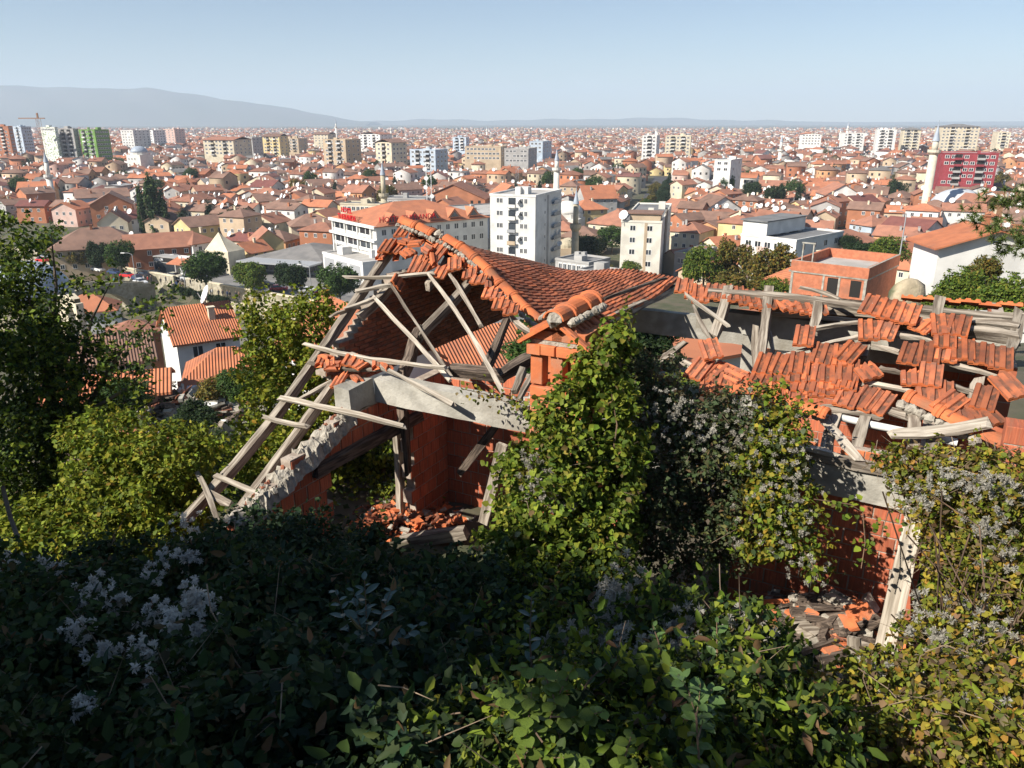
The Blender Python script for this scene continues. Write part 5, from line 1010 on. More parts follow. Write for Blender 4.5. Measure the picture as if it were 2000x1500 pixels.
# white house with red roof on the right slope
o = onz(1880, 600, -20.5)
house(49.7, 82.5, R(4), 11, 6, 9, 1.7, MW['white'], MR['ribbed red'], 'white house with a red tiled roof and open side porch on the slope', z0=-21.1, ov=.7, wins=False, chim=2)
house(38.5, 94, R(60), 7, 12, 4.6, 2.4, MW['white'], MR['ribbed red'], 'low red roofed house tucked behind the brick shell', z0=-22.5, hip=.9, wins=False)
for pxy, r_ in (((1767, 578), 1.5), ((1940, 598), 1.1)): pass
def rock(px, py, d, w, h, label):
    p = at(px, py, d); r = np.random.default_rng(int(px)); mb = MB(); rings = []
    for q, s in ((0, .85), (.25, 1), (.55, .95), (.8, .7), (.96, .35), (1, .05)):
        rings.append(mb.ring([(p.x + w * s * math.cos(a) * r.uniform(.85, 1.12), p.y + w * .7 * s * math.sin(a) * r.uniform(.85, 1.12), p.z + h * q - h * .1) for a in np.linspace(0, 2 * math.pi, 11)[:-1]]))
    for a, b in zip(rings, rings[1:]):
        for k in range(10): mb.f.append((a[k], a[(k + 1) % 10], b[(k + 1) % 10], b[k])); mb.m.append(0)
    mb.f.append(tuple(rings[-1])); mb.m.append(0)
    tag(mb.build('rock', mk('sandstone', (.42, .35, .24), (.3, .25, .17), 1.5, .95, .08, 4, dirt=(.12, .13, .07), dirt_scale=.7), smooth=True), label, 'rock')
rock(1770, 600, 62, 1.6, 2.6, 'tall pale sandstone boulder beside the brick shell'); rock(1935, 600, 46, 1.0, 1.0, 'rounded pale boulder below the sunny bush')
# houses on the lower slope seen past the left rafters and through the ruin
house(-32.6, 78.0, R(57), 8.6, 6, 8.4, 2.6, MW['white'], MR['ribbed red'], 'tall white house with orange roof and brick chimney stack', z0=-28.8, ov=.4, chim=1, dishes=1, floors=3, wins=True)
def hpx(label, px, py, Y, yaw, w, l, h, rh, wall, roof, hip=0, **k):
    v = at(px, py, 1.0); p = v * (Y / v.y); EXCL.append((p.x, Y, math.hypot(w, l) / 2)); return house(p.x, Y, R(yaw), w, l, h, rh, MW[wall], MR[roof], label, hip, z0=p.z - h, **k)
hpx('small house with a bright ribbed orange roof beside the white house', 445, 712, 62, 72, 4.6, 6, 4, 1.5, 'brick red', 'ribbed red', 1, chim=0, wins=False)
hpx('white boundary wall capped with orange tiles', 450, 742, 55, 64, 1.2, 7, 3, .35, 'white', 'bright orange', 0, chim=0, wins=False, cat='wall', name='garden_wall', ov=.15)
hpx('grey house with an old brown tiled roof below the dark tree', 205, 690, 64, 62, 5, 7, 5, 1.7, 'grey', 'ribbed brown', 0, chim=0)
hpx('low shed with a rusty pink roof under the dark tree', 215, 752, 50, 70, 4, 7, 3, .8, 'pink', 'ribbed red', 0, chim=0, wins=False)
hpx('white house with a hipped orange roof by the stone bridge', 175, 598, 138, 70, 7, 9, 6, 2.2, 'white', 'bright orange', 1, chim=0)
hpx('orange brick outbuilding left of the white house', 262, 640, 88, 60, 4, 5, 4, .9, 'brick red', 'terracotta', 1, chim=0, wins=False)
hpx('white market stall roof by the arch wall', 205, 655, 92, 60, 4, 7, 3, .5, 'pale blue', 'grey', 0, chim=0, wins=False)
_c = onz(370, 810, -19.0); rubble('shed_rubble', 'grey heap of collapsed boards and plaster of a burnt shed', _c, (5.0, 4.0), 260, [m_wood, m_conc, m_wood_dk, m_mortar, MW['white'], m_brick], (.15, .7), 61, 1.6)
house(-9.4, 45, R(-35), 6.5, 8, 4.6, 2.4, MW['white'], MR['ribbed red'], 'white house with orange roof seen between the left rafters', z0=-17.4, chim=0, wins=False)
house(0.0, 52, R(62), 9, 17, 3.6, 2.7, MW['white'], MR['ribbed red'], 'red roofed house seen under the fallen ridge', z0=-19.4, chim=1)
house(-2.4, 42, R(62), 5, 6, 2.6, 2.0, MW['white'], MR['dark maroon'], 'low house with maroon roof seen under the gable wall', z0=-18.5, chim=1)
house(9.4, 41, R(62), 7, 12, 6.3, 0.7, MW['white'], MR['bright orange'], 'white house with brown framed windows seen through the ruin', z0=-17.4, chim=0)
# burnt ruin of timbers on the slope, left
mb_l = [(300, 770, 60), (335, 790, 58), (365, 800, 57), (390, 770, 60), (420, 800, 56), (350, 830, 54), (405, 830, 54)]
for i, (x, y, d) in enumerate(mb_l):
    a = at(x, y, d); b = at(x + random.uniform(-40, 40), y - random.uniform(20, 60), d); tag(timber3('charred_post', a, b, .3, .3, m_wood_dk, None, UP), 'charred roof post standing in the burnt shed on the slope', 'post', 'charred posts of the burnt shed')
# ---- landmark blocks farther off
m_red_wall = wm('maroon_cladding', (.3, .05, .06)); m_green = wm('green_cladding', (.16, .3, .07)); m_speck = mk('speckled_cladding', (.72, .74, .68), (.25, .33, .2), .9, .9, detail=2, lo=.52, hi=.58)
for a in [('maroon apartment block with white top floor behind the mosque', 1952, 1842, 1974, 372, 299, 18, m_red_wall, 6, 8, 3, 'flat', None),
          ('large grey beige high rise with stepped dark roof', 1915, 1840, 1943, 770, 247, 15, MW['cream'], 9, 9, 3, 'hip', MR['grey']), ('beige high rise with dark roof next to the white one', 1800, 1765, 1832, 830, 253, 20, MW['cream'], 8, 5, 5, 'hip', MR['grey']),
          ('white high rise with a blank tan side wall', 1752, 1714, 1768, 800, 253, 20, MW['white'], 8, 3, 2, 'flat', None), ('white low block with small windows on the far right plain', 1690, 1648, 1708, 860, 260, 15, MW['white'], 5, 5, 3, 'flat', None), ('white row building with a red roof on the plain', 1605, 1566, 1622, 900, 262, 15, MW['white'], 4, 6, 2, 'gable', MR['bright orange']),
          ('cream buildings cluster block at the far right edge', 1975, 1950, 2010, 820, 258, 20, MW['cream'], 5, 4, 4, 'flat', None),
          ('high rise with red stripe and white balcony bands', 15, -30, 24, 690, 246, 12, MW['brick red'], 9, 5, 2, 'flat', None), ('blue grey high rise in shade behind the crane', 40, 24, 60, 760, 247, 30, MW['pale blue'], 8, 2, 4, 'flat', None), ('white speckled high rise with rows of tiny windows', 106, 78, 112, 600, 248, 16, m_speck, 1, 8, 0, 'flat', None),
          ('raw concrete high rise shell with dark bays', 142, 112, 152, 605, 251, 16, MW['grey'], 9, 4, 2, 'flat', None), ('bright green and grey high rise', 184, 153, 212, 600, 253, 25, m_green, 9, 3, 5, 'flat', None), ('white terraced high rise on the plain', 259, 235, 292, 900, 254, 20, MW['white'], 8, 4, 4, 'flat', None),
          ('white and grey twin block', 298, 276, 322, 980, 254, 20, MW['white'], 7, 3, 4, 'flat', None), ('pink trimmed block beyond the twin block', 340, 318, 360, 1050, 252, 20, MW['pink'], 6, 3, 3, 'flat', None), ('cream block with a long red roof', 455, 396, 492, 640, 273, 14, MW['cream'], 4, 8, 4, 'gable', MR['terracotta']),
          ('grey weathered block beside the long red roof', 492, 462, 512, 700, 268, 20, MW['grey'], 5, 3, 3, 'flat', None), ('pale yellow slab block with small balconies', 545, 512, 562, 760, 266, 18, MW['yellow'], 6, 5, 2, 'gable', MR['brown']), ('tan slab block next to the yellow one', 582, 552, 600, 800, 270, 18, MW['tan'], 4, 5, 2, 'flat', None), ('cream far block with brown roof line', 640, 612, 656, 930, 262, 18, MW['cream'], 5, 4, 2, 'gable', MR['brown']),
          ('beige eight storey block with grey balconies', 674, 630, 704, 560, 272, 24, MW['tan'], 7, 4, 3, 'flat', None), ('cream point block with many small windows', 764, 733, 794, 545, 278, 30, MW['cream'], 8, 3, 4, 'gable', MR['brown']), ('blue glazed office building among the houses', 850, 800, 874, 520, 292, 25, MW['pale blue'], 4, 6, 3, 'flat', None),
          ('far white block behind the cream point block', 742, 700, 770, 850, 262, 20, MW['white'], 5, 5, 3, 'gable', MR['terracotta']), ('grey glass block near the centre of the plain', 910, 884, 916, 800, 268, 20, MW['pale blue'], 4, 4, 1, 'flat', None), ('tan low block among the houses near the tall minaret', 978, 908, 990, 540, 286, 14, MW['tan'], 3, 9, 2, 'flat', None),
          ('long grey block behind the white minaret', 1032, 985, 1052, 520, 290, 14, MW['grey'], 3, 6, 2, 'flat', None), ('blue fronted office with flat roof', 1060, 1034, 1080, 620, 276, 18, MW['pale blue'], 3, 3, 3, 'flat', None), ('white slab block with a lift tower', 1283, 1255, 1300, 660, 264, 16, MW['white'], 6, 4, 2, 'flat', None), ('long white slab block with beige balconies', 1350, 1300, 1372, 700, 265, 14, MW['cream'], 6, 7, 2, 'flat', None),
          ('white cube house with flat roof', 1428, 1396, 1450, 400, 312, 30, MW['white'], 2, 2, 2, 'flat', None), ('white flat roofed house with ribbon windows behind the hotel', 742, 664, 760, 262, 398, 14, MW['cream'], 2, 8, 2, 'flat', None),
          ('grey flat roofed school block between the houses', 830, 745, 850, 300, 388, 14, MW['grey'], 2, 8, 2, 'flat', None)]:
    lab, xc, xl, xr, Y, yt, yaw, wm_, fl, nl, nr, rf, rm = a
    rt, c, dl, dr, L, Rr, zt, fr = block('city_block', lab, 'building', xc, xl, xr, Y, yt, yaw, wm_, min(fl, int((ztop(xc, yt, Y) - TOWN) / 2.9)), nl, nr, rf, rm, 2.2, ww=2.0, wh=1.5, slab=m_slab_lt if Y > 300 else m_slab)
    if fl > 3 and Y < 900:
        for cx in ((.3, .7) if L > 14 else (.5,)):
            for q in range(min(fl, int((zt - TOWN) / 2.9))):
                z = zt - TOWN - 2.9 * (q + 1) - .5; MB().box(-L * cx - 1.6, -L * cx + 1.6, -1.2, -.06, z + .2, z + 1.15).build('balcony', random.choice((wm_, MW['white'], MW['grey'])), rt, fr); MB().box(-L * cx - 1.5, -L * cx + 1.5, -.08, -.01, z + 1.15, z + 2.7).build('balcony_shade', m_dark, rt, fr)  # dark panel on the wall face paints the shade behind each balcony
block('low_block', 'low grey flat roofed shop building beside the tower', 'building', 1150, 1085, 1192, 172, 512, 40, MW['grey'], 1, 6, 6, slab=m_slab, fh=3.5, ww=2.4, wh=2.2)
block('low_block', 'low dark flat roofed block in front of the clipped hedge', 'building', 1190, 1130, 1220, 160, 533, 40, MW['grey'], 1, 3, 3, slab=m_slab)
block('low_block', 'grey glazed shop block behind the autumn trees', 'building', 1350, 1318, 1400, 195, 495, 40, MW['grey'], 2, 3, 4, slab=m_slab, fh=3.2)
# big houses near the river square
def bh(label, px, py, Y, yaw, w, l, h, rh, wall, roof, hip=0, **k):
    v = at(px, py, 1.0); p = v * (Y / v.y); EXCL.append((p.x, p.y, math.hypot(w, l) / 2 + 1)); return house(p.x, Y, R(yaw), w, l, h, rh, MW[wall], MR[roof], label, hip, **k)
bh('large old stone building with a wide brown hipped roof', 195, 500, 214, 65, 15, 22, 6.5, 4.2, 'tan', 'brown', 1, floors=2, dishes=1, ov=.9)
bh('long building with brown roof and red brick side behind the square', 315, 500, 214, 62, 10, 17, 6.0, 3.2, 'brick red', 'terracotta', 0, dishes=1)
bh('white cottage with a hipped roof behind the square', 383, 490, 218, 30, 8, 8, 6.5, 2.4, 'white', 'terracotta', 1)
bh('white house with half timbered gable in the old town', 225, 440, 262, -20, 9, 12, 7, 3.6, 'cream', 'terracotta', 0, dishes=2)
bh('large house with brown hipped roof and green eaves', 610, 455, 258, 70, 11, 14, 6.5, 3, 'cream', 'brown', 1)
bh('yellow gabled house behind the market hall', 520, 465, 225, -25, 8, 10, 6, 3.2, 'yellow', 'terracotta', 0)
bh('small yellow house with orange roof by the market hall', 490, 480, 215, 30, 7, 8, 4.4, 2.4, 'yellow', 'bright orange', 0)
bh('unfinished brick house with concrete slabs', 445, 400, 285, -20, 10, 12, 8.5, 3, 'brick red', 'bright orange', 0, floors=3)
bh('large raw brick gable wall of an unfinished hall', 893, 385, 325, 8, 26, 16, 9, 5.5, 'brick red', 'terracotta', 0, floors=3, win_me=ME_SHADE_PANE)
bh('white gabled house next to the raw brick hall', 990, 380, 340, -15, 13, 16, 8, 5, 'cream', 'bright orange', 0, floors=3)
bh('grey and white house with a steep orange roof near the minaret', 1165, 375, 325, 75, 11, 14, 9, 4.5, 'grey', 'bright orange', 0, floors=3)
bh('yellow house with orange roof above the hammam', 1145, 400, 292, 70, 11, 12, 8, 3, 'yellow', 'bright orange', 1, floors=3)
bh('round corner house with wide red roof and shop fronts', 1210, 430, 262, 40, 14, 16, 6.5, 4.2, 'cream', 'terracotta', 1)
bh('stone hammam hall with octagonal tiled roof', 1140, 440, 238, 20, 12, 12, 5.5, 2.6, 'tan', 'brown', 1, chim=0)
bh('tan stone hall beside the bath house', 1100, 430, 250, 20, 10, 10, 6, 2.2, 'tan', 'terracotta', 1, chim=0)
bh('house with orange roof and small skylights behind the trees', 1415, 460, 185, 62, 10, 18, 4.2, 2.6, 'tan', 'bright orange', 0)
bh('orange roofed long house left of the skylight house', 1355, 455, 205, 62, 9, 14, 4.0, 2.6, 'tan', 'terracotta', 0)
bh('white gabled house with wide balcony front', 1400, 385, 300, -12, 14, 13, 7.5, 4.2, 'white', 'brown', 0, floors=3)
bh('cream gabled house below the balcony house', 1330, 385, 300, -22, 11, 12, 6.5, 3.6, 'cream', 'terracotta', 0)
bh('white house with brown roof and broad dark window', 1785, 420, 245, -35, 14, 14, 6, 3.6, 'white', 'dark maroon', 0)
bh('pale blue walled house with a tiled hip roof', 1715, 395, 262, 65, 9, 13, 6, 2.6, 'pale blue', 'terracotta', 1)
bh('large bright orange hipped roof right of the white modern block', 1765, 460, 185, 50, 14, 18, 6.5, 4.6, 'cream', 'bright orange', .8)
bh('maroon roofed house with dormers beside the big orange roof', 1690, 455, 180, 62, 10, 13, 5.5, 2.8, 'pink', 'dark maroon', 0)
bh('wide terracotta hipped house behind the maroon roof', 1650, 425, 222, 60, 12, 18, 6, 3, 'cream', 'terracotta', 1)
bh('tall white house with blank gable under construction', 1640, 355, 330, 5, 14, 14, 10, 4, 'white', 'terracotta', 0, floors=3)
bh('orange plastered gable house below the maroon block', 1915, 370, 290, -15, 11, 12, 9, 4, 'orange', 'terracotta', 0, floors=3)
bh('three storey brick house with orange roof on the left', 215, 375, 300, -22, 14, 12, 9, 4, 'brick red', 'brown', 0, floors=3)
bh('long blue grey wall house with slanting roof', 195, 360, 340, 60, 12, 20, 8, 3, 'pale blue', 'brown', 0)
bh('orange plastered house with red roof by the white minaret', 70, 350, 360, 70, 13, 14, 9, 3.5, 'orange', 'bright orange', 0, floors=3)
bh('brick gallery house with red roof near the striped street', 1610, 335, 400, 80, 11, 16, 7, 2.6, 'brick red', 'bright orange', 0)
# ruined stone tower by the square
p = onz(445, 540, TOWN); mb = MB(); mb.box(-4, 4, -3, 3, 0, 6); mb.add([(-4, -3, 6), (4, -3, 6), (4, 3, 6), (-4, 3, 6), (-1.5, 0, 10.5), (-.5, .3, 9.6)], [(0, 1, 4), (1, 2, 5, 4), (2, 3, 5), (3, 0, 4, 5)]); root = empty('stone_ruin', (p.x, 205, TOWN)); tag(root, 'pale ruined masonry house stump beside the market hall', 'ruin'); mb.build('wall', MW['cream'], root, Matrix.Translation((p.x * 205 / p.y, 205, TOWN)) @ Matrix.Rotation(R(-25), 4, 'Z')); EXCL.append((p.x, 205, 7))
# shop with sign and awning on the square
v = at(322, 522, 1.0); p = v * (203 / v.y); root = empty('shop', (p.x, 203, TOWN)); tag(root, 'dark fronted shop with white sign letters and red awning', 'shop'); fr = frame(Vector((.9, -.43, 0)), Vector((.43, .9, 0)), UP, Vector((p.x, 203, TOWN)))
MB().box(-4, 4, 0, 4, 0, 4.4).build('wall', MW['grey'], root, fr); MB().box(-3.9, 3.9, -.08, 0, 3.1, 4.2).build('sign_board', m_dark, root, fr); MB().box(-3.6, 3.6, -.05, 0, .3, 2.8).build('shop_window', m_glass, root, fr); letters(root, 'QEBEN', fr @ Matrix.Translation((-1.6, -.2, 3.3)) @ Matrix.Rotation(R(90), 4, 'X'), 1.0, m_dish)
MB().add([(4.1, -3, 3.4), (14, -3, 3.4), (14, 1, 4.6), (4.1, 1, 4.6), (4.1, -3, 3.3), (14, -3, 3.3), (14, 1, 4.5), (4.1, 1, 4.5)], [(0, 1, 2, 3), (7, 6, 5, 4), (0, 4, 5, 1), (1, 5, 6, 2), (2, 6, 7, 3), (3, 7, 4, 0)]).build('awning', MR['bright orange'], root, fr)
m_hoard = mk('printed_hoarding', (.75, .74, .74), (.55, .3, .32), .45, .7, detail=1, lo=.5, hi=.55)
v = at(372, 530, 1.0); p = v * (200 / v.y); root = empty('hoarding', (p.x, 200, TOWN)); tag(root, 'white and pink printed hoarding round a building site', 'hoarding'); fr = frame(Vector((.95, -.3, 0)), Vector((.3, .95, 0)), UP, Vector((p.x, 200, TOWN)))
MB().box(-3.2, 5, 0, .15, .2, 5.2).build('panel', m_hoard, root, fr)
for x in (-3, 0, 3, 4.8): MB().box(x - .06, x + .06, .15, .3, 0, 5.2).build('post', m_metal, root, fr)
# ---- minarets and mosques
m_stone = mk('dressed_stone', (.5, .44, .32), (.4, .35, .25), .8, .9, .02, 3, dirt=(.33, .29, .21), dirt_scale=.2); m_lead = mk('lead_sheet', (.36, .41, .47), (.29, .33, .39), .5, .45); m_wht_st = mk('white_stone', (.72, .7, .64), (.62, .6, .54), .4, .85)
m_pale_st = mk('pale_stone', (.62, .57, .46), (.52, .47, .37), .6, .9)
def minaret(label, px, ytop, Y, rad, mat, balcony=.68, taper=.72, hz=None):
    v = at(px, ytop, 1.0); p = v * (Y / v.y); Hh = p.z - TOWN; root = empty('minaret', (p.x, Y, TOWN)); tag(root, label, 'minaret'); T = Matrix.Translation((p.x, Y, TOWN)); EXCL.append((p.x, Y, 4))
    zb = Hh * balcony; zs = Hh * .83; r2 = rad * taper
    MB().lathe([(rad * 1.35, 0), (rad * 1.35, Hh * .12), (rad, Hh * .17), (rad * .93, zb)], 14).build('shaft', mat, root, T, True)
    MB().lathe([(rad * .93, zb), (rad * 1.25, zb + .5), (rad * 1.5, zb + .9), (rad * 1.5, zb + 1.9), (rad * 1.38, zb + 1.9), (rad * 1.38, zb + 1.0), (r2, zb + 1.0)], 14).build('balcony', mat, root, T)
    MB().lathe([(r2, zb + .9), (r2 * .94, zs)], 14).build('upper_shaft', mat, root, T, True)
    MB().lathe([(r2 * 1.15, zs), (r2 * .55, zs + (Hh - zs) * .5), (.06, Hh), (.04, Hh + 1.0)], 14).build('spire', m_lead, root, T)
def mosque(label, px, ytop, Y, w, mat, dome=None):
    v = at(px, ytop, 1.0); p = v * (Y / v.y); Hh = p.z - TOWN; root = empty('mosque', (p.x, Y, TOWN)); tag(root, label, 'mosque'); T = Matrix.Translation((p.x, Y, TOWN)) @ Matrix.Rotation(R(-20), 4, 'Z'); EXCL.append((p.x, Y, w * .8)); r = w * .48
    MB().box(-w / 2, w / 2, -w / 2, w / 2, 0, Hh - r * 1.0).build('hall', mat, root, T); MB().lathe([(r * 1.05, 0), (r * 1.05, r * .25)], 12, (0, 0, Hh - r * 1.0)).build('drum', mat, root, T)
    MB().lathe([(r * math.cos(a), r * .75 * math.sin(a)) for a in np.linspace(0, 1.5, 8)], 20, (0, 0, Hh - r * .75)).build('dome', dome or m_lead, root, T, True)
    windows(root, T @ Vector((-w / 2, -w / 2, 0)), T.to_3x3() @ Vector((1, 0, 0)), T.to_3x3() @ Vector((0, -1, 0)), w, 0, 4, max(1, int((Hh - r) / 4)), 4, 1, 1.6)
minaret('tall pale stone minaret rising beside the large domed mosque', 1834, 240, 300, 1.55, m_pale_st, .7); mosque('large mosque with a broad grey lead dome', 1876, 368, 314, 22, m_stone, mk('grey_dome', (.5, .52, .54), (.42, .44, .46), .4, .5))
minaret('white minaret with two balconies behind the white tower', 1088, 290, 330, 1.25, m_wht_st, .66); minaret('brown stone minaret with blue spire behind the hotel', 746, 316, 270, 1.15, m_stone, .52); minaret('squat brown stone minaret in front of the hammam', 1126, 370, 206, 1.0, m_stone, .5)
minaret('slim white minaret beside a small white dome', 1528, 262, 560, 1.4, m_wht_st, .6); mosque('small white domed mosque at the slim minaret', 1541, 312, 560, 14, m_wht_st, m_wht_st)
minaret('white minaret of the old town on the far left', 86, 296, 350, 1.3, m_wht_st, .55); minaret('thin minaret far out on the plain', 951, 246, 1500, 1.6, m_wht_st); minaret('distant minaret above the right roofs', 1658, 236, 1100, 1.6, m_wht_st); minaret('distant needle minaret on the left plain', 655, 232, 1300, 1.5, m_wht_st); minaret('distant minaret on the far right plain', 1282, 246, 1700, 1.6, m_wht_st); minaret('second distant minaret above the right roofs', 1643, 248, 1150, 1.3, m_wht_st); minaret('tiny minaret on the central plain', 763, 244, 1500, 1.5, m_wht_st)
mosque('white domed mosque behind the white tower', 1108, 392, 285, 12, m_wht_st, m_wht_st); mosque('small lead domed mosque among houses on the left', 270, 285, 560, 12, m_wht_st)
for k, (x, y) in enumerate([(1105, 452), (1112, 470), (1135, 465), (1150, 460)]):
    p = onz(x, y + 12, TOWN); p = p * (225 / p.y); MB().lathe([(2.6 * math.cos(a), 2.2 * math.sin(a)) for a in np.linspace(0, 1.5, 6)], 14).build('dome_tmp', m_stone, None, Matrix.Translation((p.x, 225 + k * 4, TOWN + 3.6))).name = 'bath_dome'
    o = bpy.data.objects[[n for n in bpy.data.objects.keys() if n.startswith('bath_dome')][-1]]; tag(o, 'pale masonry dome of the old bath house', 'dome', 'domes of the old bath house'); MB().box(-3, 3, -3, 3, 0, 3.6).build('bath_wall', MW['tan'], None, Matrix.Translation((p.x, 225 + k * 4, TOWN))); WM['x'] = Matrix.Identity(4)
    w = bpy.data.objects[[n for n in bpy.data.objects.keys() if n.startswith('bath_wall')][-1]]; WM[o.name] = o.matrix_basis.copy(); w.parent = o; w.matrix_parent_inverse = o.matrix_basis.inverted()
# lattice masts, crane
def lattice(name, label, px, ytop, Y, wd, mat, cat):
    v = at(px, ytop, 1.0); p = v * (Y / v.y); Hh = p.z - TOWN; root = empty(name, (p.x, Y, TOWN)); tag(root, label, cat); mb = MB(); n = int(Hh / (wd * 1.2))
    for sx, sy in ((-1, -1), (1, -1), (1, 1), (-1, 1)): mb.box(p.x + sx * wd / 2 - .07, p.x + sx * wd / 2 + .07, Y + sy * wd / 2 - .07, Y + sy * wd / 2 + .07, TOWN, TOWN + Hh)
    for k in range(n):
        z0, z1 = TOWN + Hh * k / n, TOWN + Hh * (k + 1) / n; s = 1 if k % 2 else -1
        mb.tube([(p.x - s * wd / 2, Y - wd / 2, z0), (p.x + s * wd / 2, Y - wd / 2, z1)], .06, 4); mb.tube([(p.x - wd / 2, Y - s * wd / 2, z0), (p.x - wd / 2, Y + s * wd / 2, z1)], .06, 4)
    mb.build('lattice_frame', mat, root); return root, p
r_, p = lattice('radio_mast', 'white lattice phone mast with drum antennas behind the hotel', 836, 318, 275, 1.6, m_frame, 'mast')
for k in range(5): MB().lathe([(.7, 0), (.75, .4)], 10).build('drum_antenna', m_dish, r_, Matrix.Translation((p.x + random.uniform(-1.6, 1.6), p.y - 1.4, p.z - 2 - 3 * k)) @ Matrix.Rotation(R(90), 4, 'X'))
r_, p = lattice('radio_mast', 'thin lattice mast left of the white tower', 1010, 318, 420, 1.2, m_metal, 'mast')
r_, p = lattice('tower_crane', 'orange tower crane beside the speckled high rise', 74, 232, 590, 2.2, mk('crane_paint', (.3, .17, .1)), 'crane'); MB().box(p.x - 14, p.x + 5, p.y - .4, p.y + .4, p.z, p.z + .7).build('jib', bpy.data.materials['crane_paint'], r_); MB().box(p.x - .5, p.x + .5, p.y - .5, p.y + .5, p.z, p.z + 4).build('mast_head', bpy.data.materials['crane_paint'], r_)
# ---- bridge and quay
m_masonry = mk('river_masonry', (.46, .42, .33), (.3, .27, .2), 1.6, .95, .06, 5, detail=6, dirt=(.24, .22, .15), dirt_scale=.25)
A_ = onz(292, 562, TOWN); A_ = Vector((A_.x, A_.y, 0)); Bd = -Vector((_rn.x, _rn.y, 0)); root = empty('stone_bridge', A_ + UP * TOWN); tag(root, 'old humped stone arch bridge over the river', 'bridge'); fb = frame(Bd, UP.cross(Bd), UP, A_ + UP * TOWN)
mb = MB(); NB = 30; LB = 26.0; bw = 2.3
def deck(s): return .4 + 2.0 * max(0.0, math.sin(math.pi * s / LB)) ** 1.2
def soff(s):
    z = -5.2
    if 6 < s < 20: z = -4.6 + 5.6 * math.sqrt(max(0, 1 - ((s - 13) / 7) ** 2))
    elif 2.2 < s < 4.8: z = -4.6 + 2.6 * math.sqrt(max(0, 1 - ((s - 3.5) / 1.3) ** 2))
    return min(z, deck(s) - .5)
ss = sorted(set(list(np.linspace(0, LB, 60)) + [6, 6.01, 19.99, 20, 2.2, 2.21, 4.79, 4.8])); rings = [mb.ring([(s, -bw, soff(s)), (s, -bw, deck(s)), (s, bw, deck(s)), (s, bw, soff(s))]) for s in ss]
for a, b in zip(rings, rings[1:]):
    for k in range(4): mb.f.append((a[k], a[(k + 1) % 4], b[(k + 1) % 4], b[k])); mb.m.append(0)
mb.build('arch', m_masonry, root, fb)
for sy in (-1, 1):
    mb = MB(); rings = [mb.ring([(s, sy * bw - .22, deck(s)), (s, sy * bw + .22, deck(s)), (s, sy * bw + .22, deck(s) + .9), (s, sy * bw - .22, deck(s) + .9)]) for s in np.linspace(0, LB, 24)]
    for a, b in zip(rings, rings[1:]):
        for k in range(4): mb.f.append((a[k], a[(k + 1) % 4], b[(k + 1) % 4], b[k])); mb.m.append(0)
    mb.build('parapet', m_masonry, root, fb)
def river_wall(off, s0, s1, z0, z1, th, label, name='quay_wall'):
    a = RIV_A + _rd * s0 + _rn * off; x = Vector((_rd.x, _rd.y, 0)); y = Vector((_rn.x, _rn.y, 0)); root = empty(name, (a.x, a.y, z0)); tag(root, label, 'wall')
    MB().box(0, s1 - s0, 0, th, 0, z1 - z0).build('masonry', m_masonry, root, frame(x, y, UP, Vector((a.x, a.y, z0)))); MB().box(0, s1 - s0, -.1, th + .1, 0, .25).build('coping', MW['cream'], root, frame(x, y, UP, Vector((a.x, a.y, z1))))
sA = (Vector((A_.x, A_.y)) - RIV_A).dot(_rd)
river_wall(11.5, sA + 1.5, 230, -43, TOWN + .9, .6, 'long rubble stone quay wall below the square'); river_wall(8.2, sA + 12, 230, -43.2, -40.8, 3.2, 'low stone ledge at the foot of the quay wall', 'river_ledge'); river_wall(11.5, 0, sA - 3.6, -43, TOWN + .9, .6, 'stone quay wall upstream of the bridge')
# ruined church gable with arch, left below the tree
p = at(142, 640, 95); root = empty('arch_wall', p); tag(root, 'pale stone wall with a tall pointed arch below the dark tree', 'wall'); fr = frame(Vector((.8, -.6, 0)), Vector((.6, .8, 0)), UP, p)
mb = MB(); MB().box(-3.2, -.7, 0, .9, -6, 3.6).build('wall', MW['cream'], root, fr); MB().box(1.3, 1.9, 0, .9, -6, 3.2).build('pier', MW['cream'], root, fr)
mb = MB(); rr = [(-.7 + 2.0 * q, math.sin(math.pi * q) * 1.5) for q in np.linspace(0, 1, 9)]; vs = [(x, 0, 1.6 + z) for x, z in rr] + [(x, 0, 4.2 - abs(x) * .4) for x, z in rr]; vs += [(x, .9, z) for x, y, z in vs]
mb.add(vs, [(i, i + 1, i + 10, i + 9) for i in range(8)] + [(i + 18, i + 27, i + 28, i + 19) for i in range(8)] + [(i, i + 18, i + 19, i + 1) for i in range(8)] + [(i + 9, i + 10, i + 28, i + 27) for i in range(8)]); mb.build('arch', MW['cream'], root, fr)
v = at(45, 520, 1) ; p = v * (150 / v.y); root = empty('domed_hall', (p.x, 150, TOWN)); tag(root, 'blue grey lead dome half hidden by the dark tree', 'dome'); MB().lathe([(8 * math.cos(a), 7 * math.sin(a)) for a in np.linspace(0, 1.5, 8)], 20).build('dome', m_lead, root, Matrix.Translation((p.x, 150, p.z - 6)), True); MB().lathe([(8.2, 0), (8.2, p.z - 6 - TOWN)], 16).build('drum', m_stone, root, Matrix.Translation((p.x, 150, TOWN)))
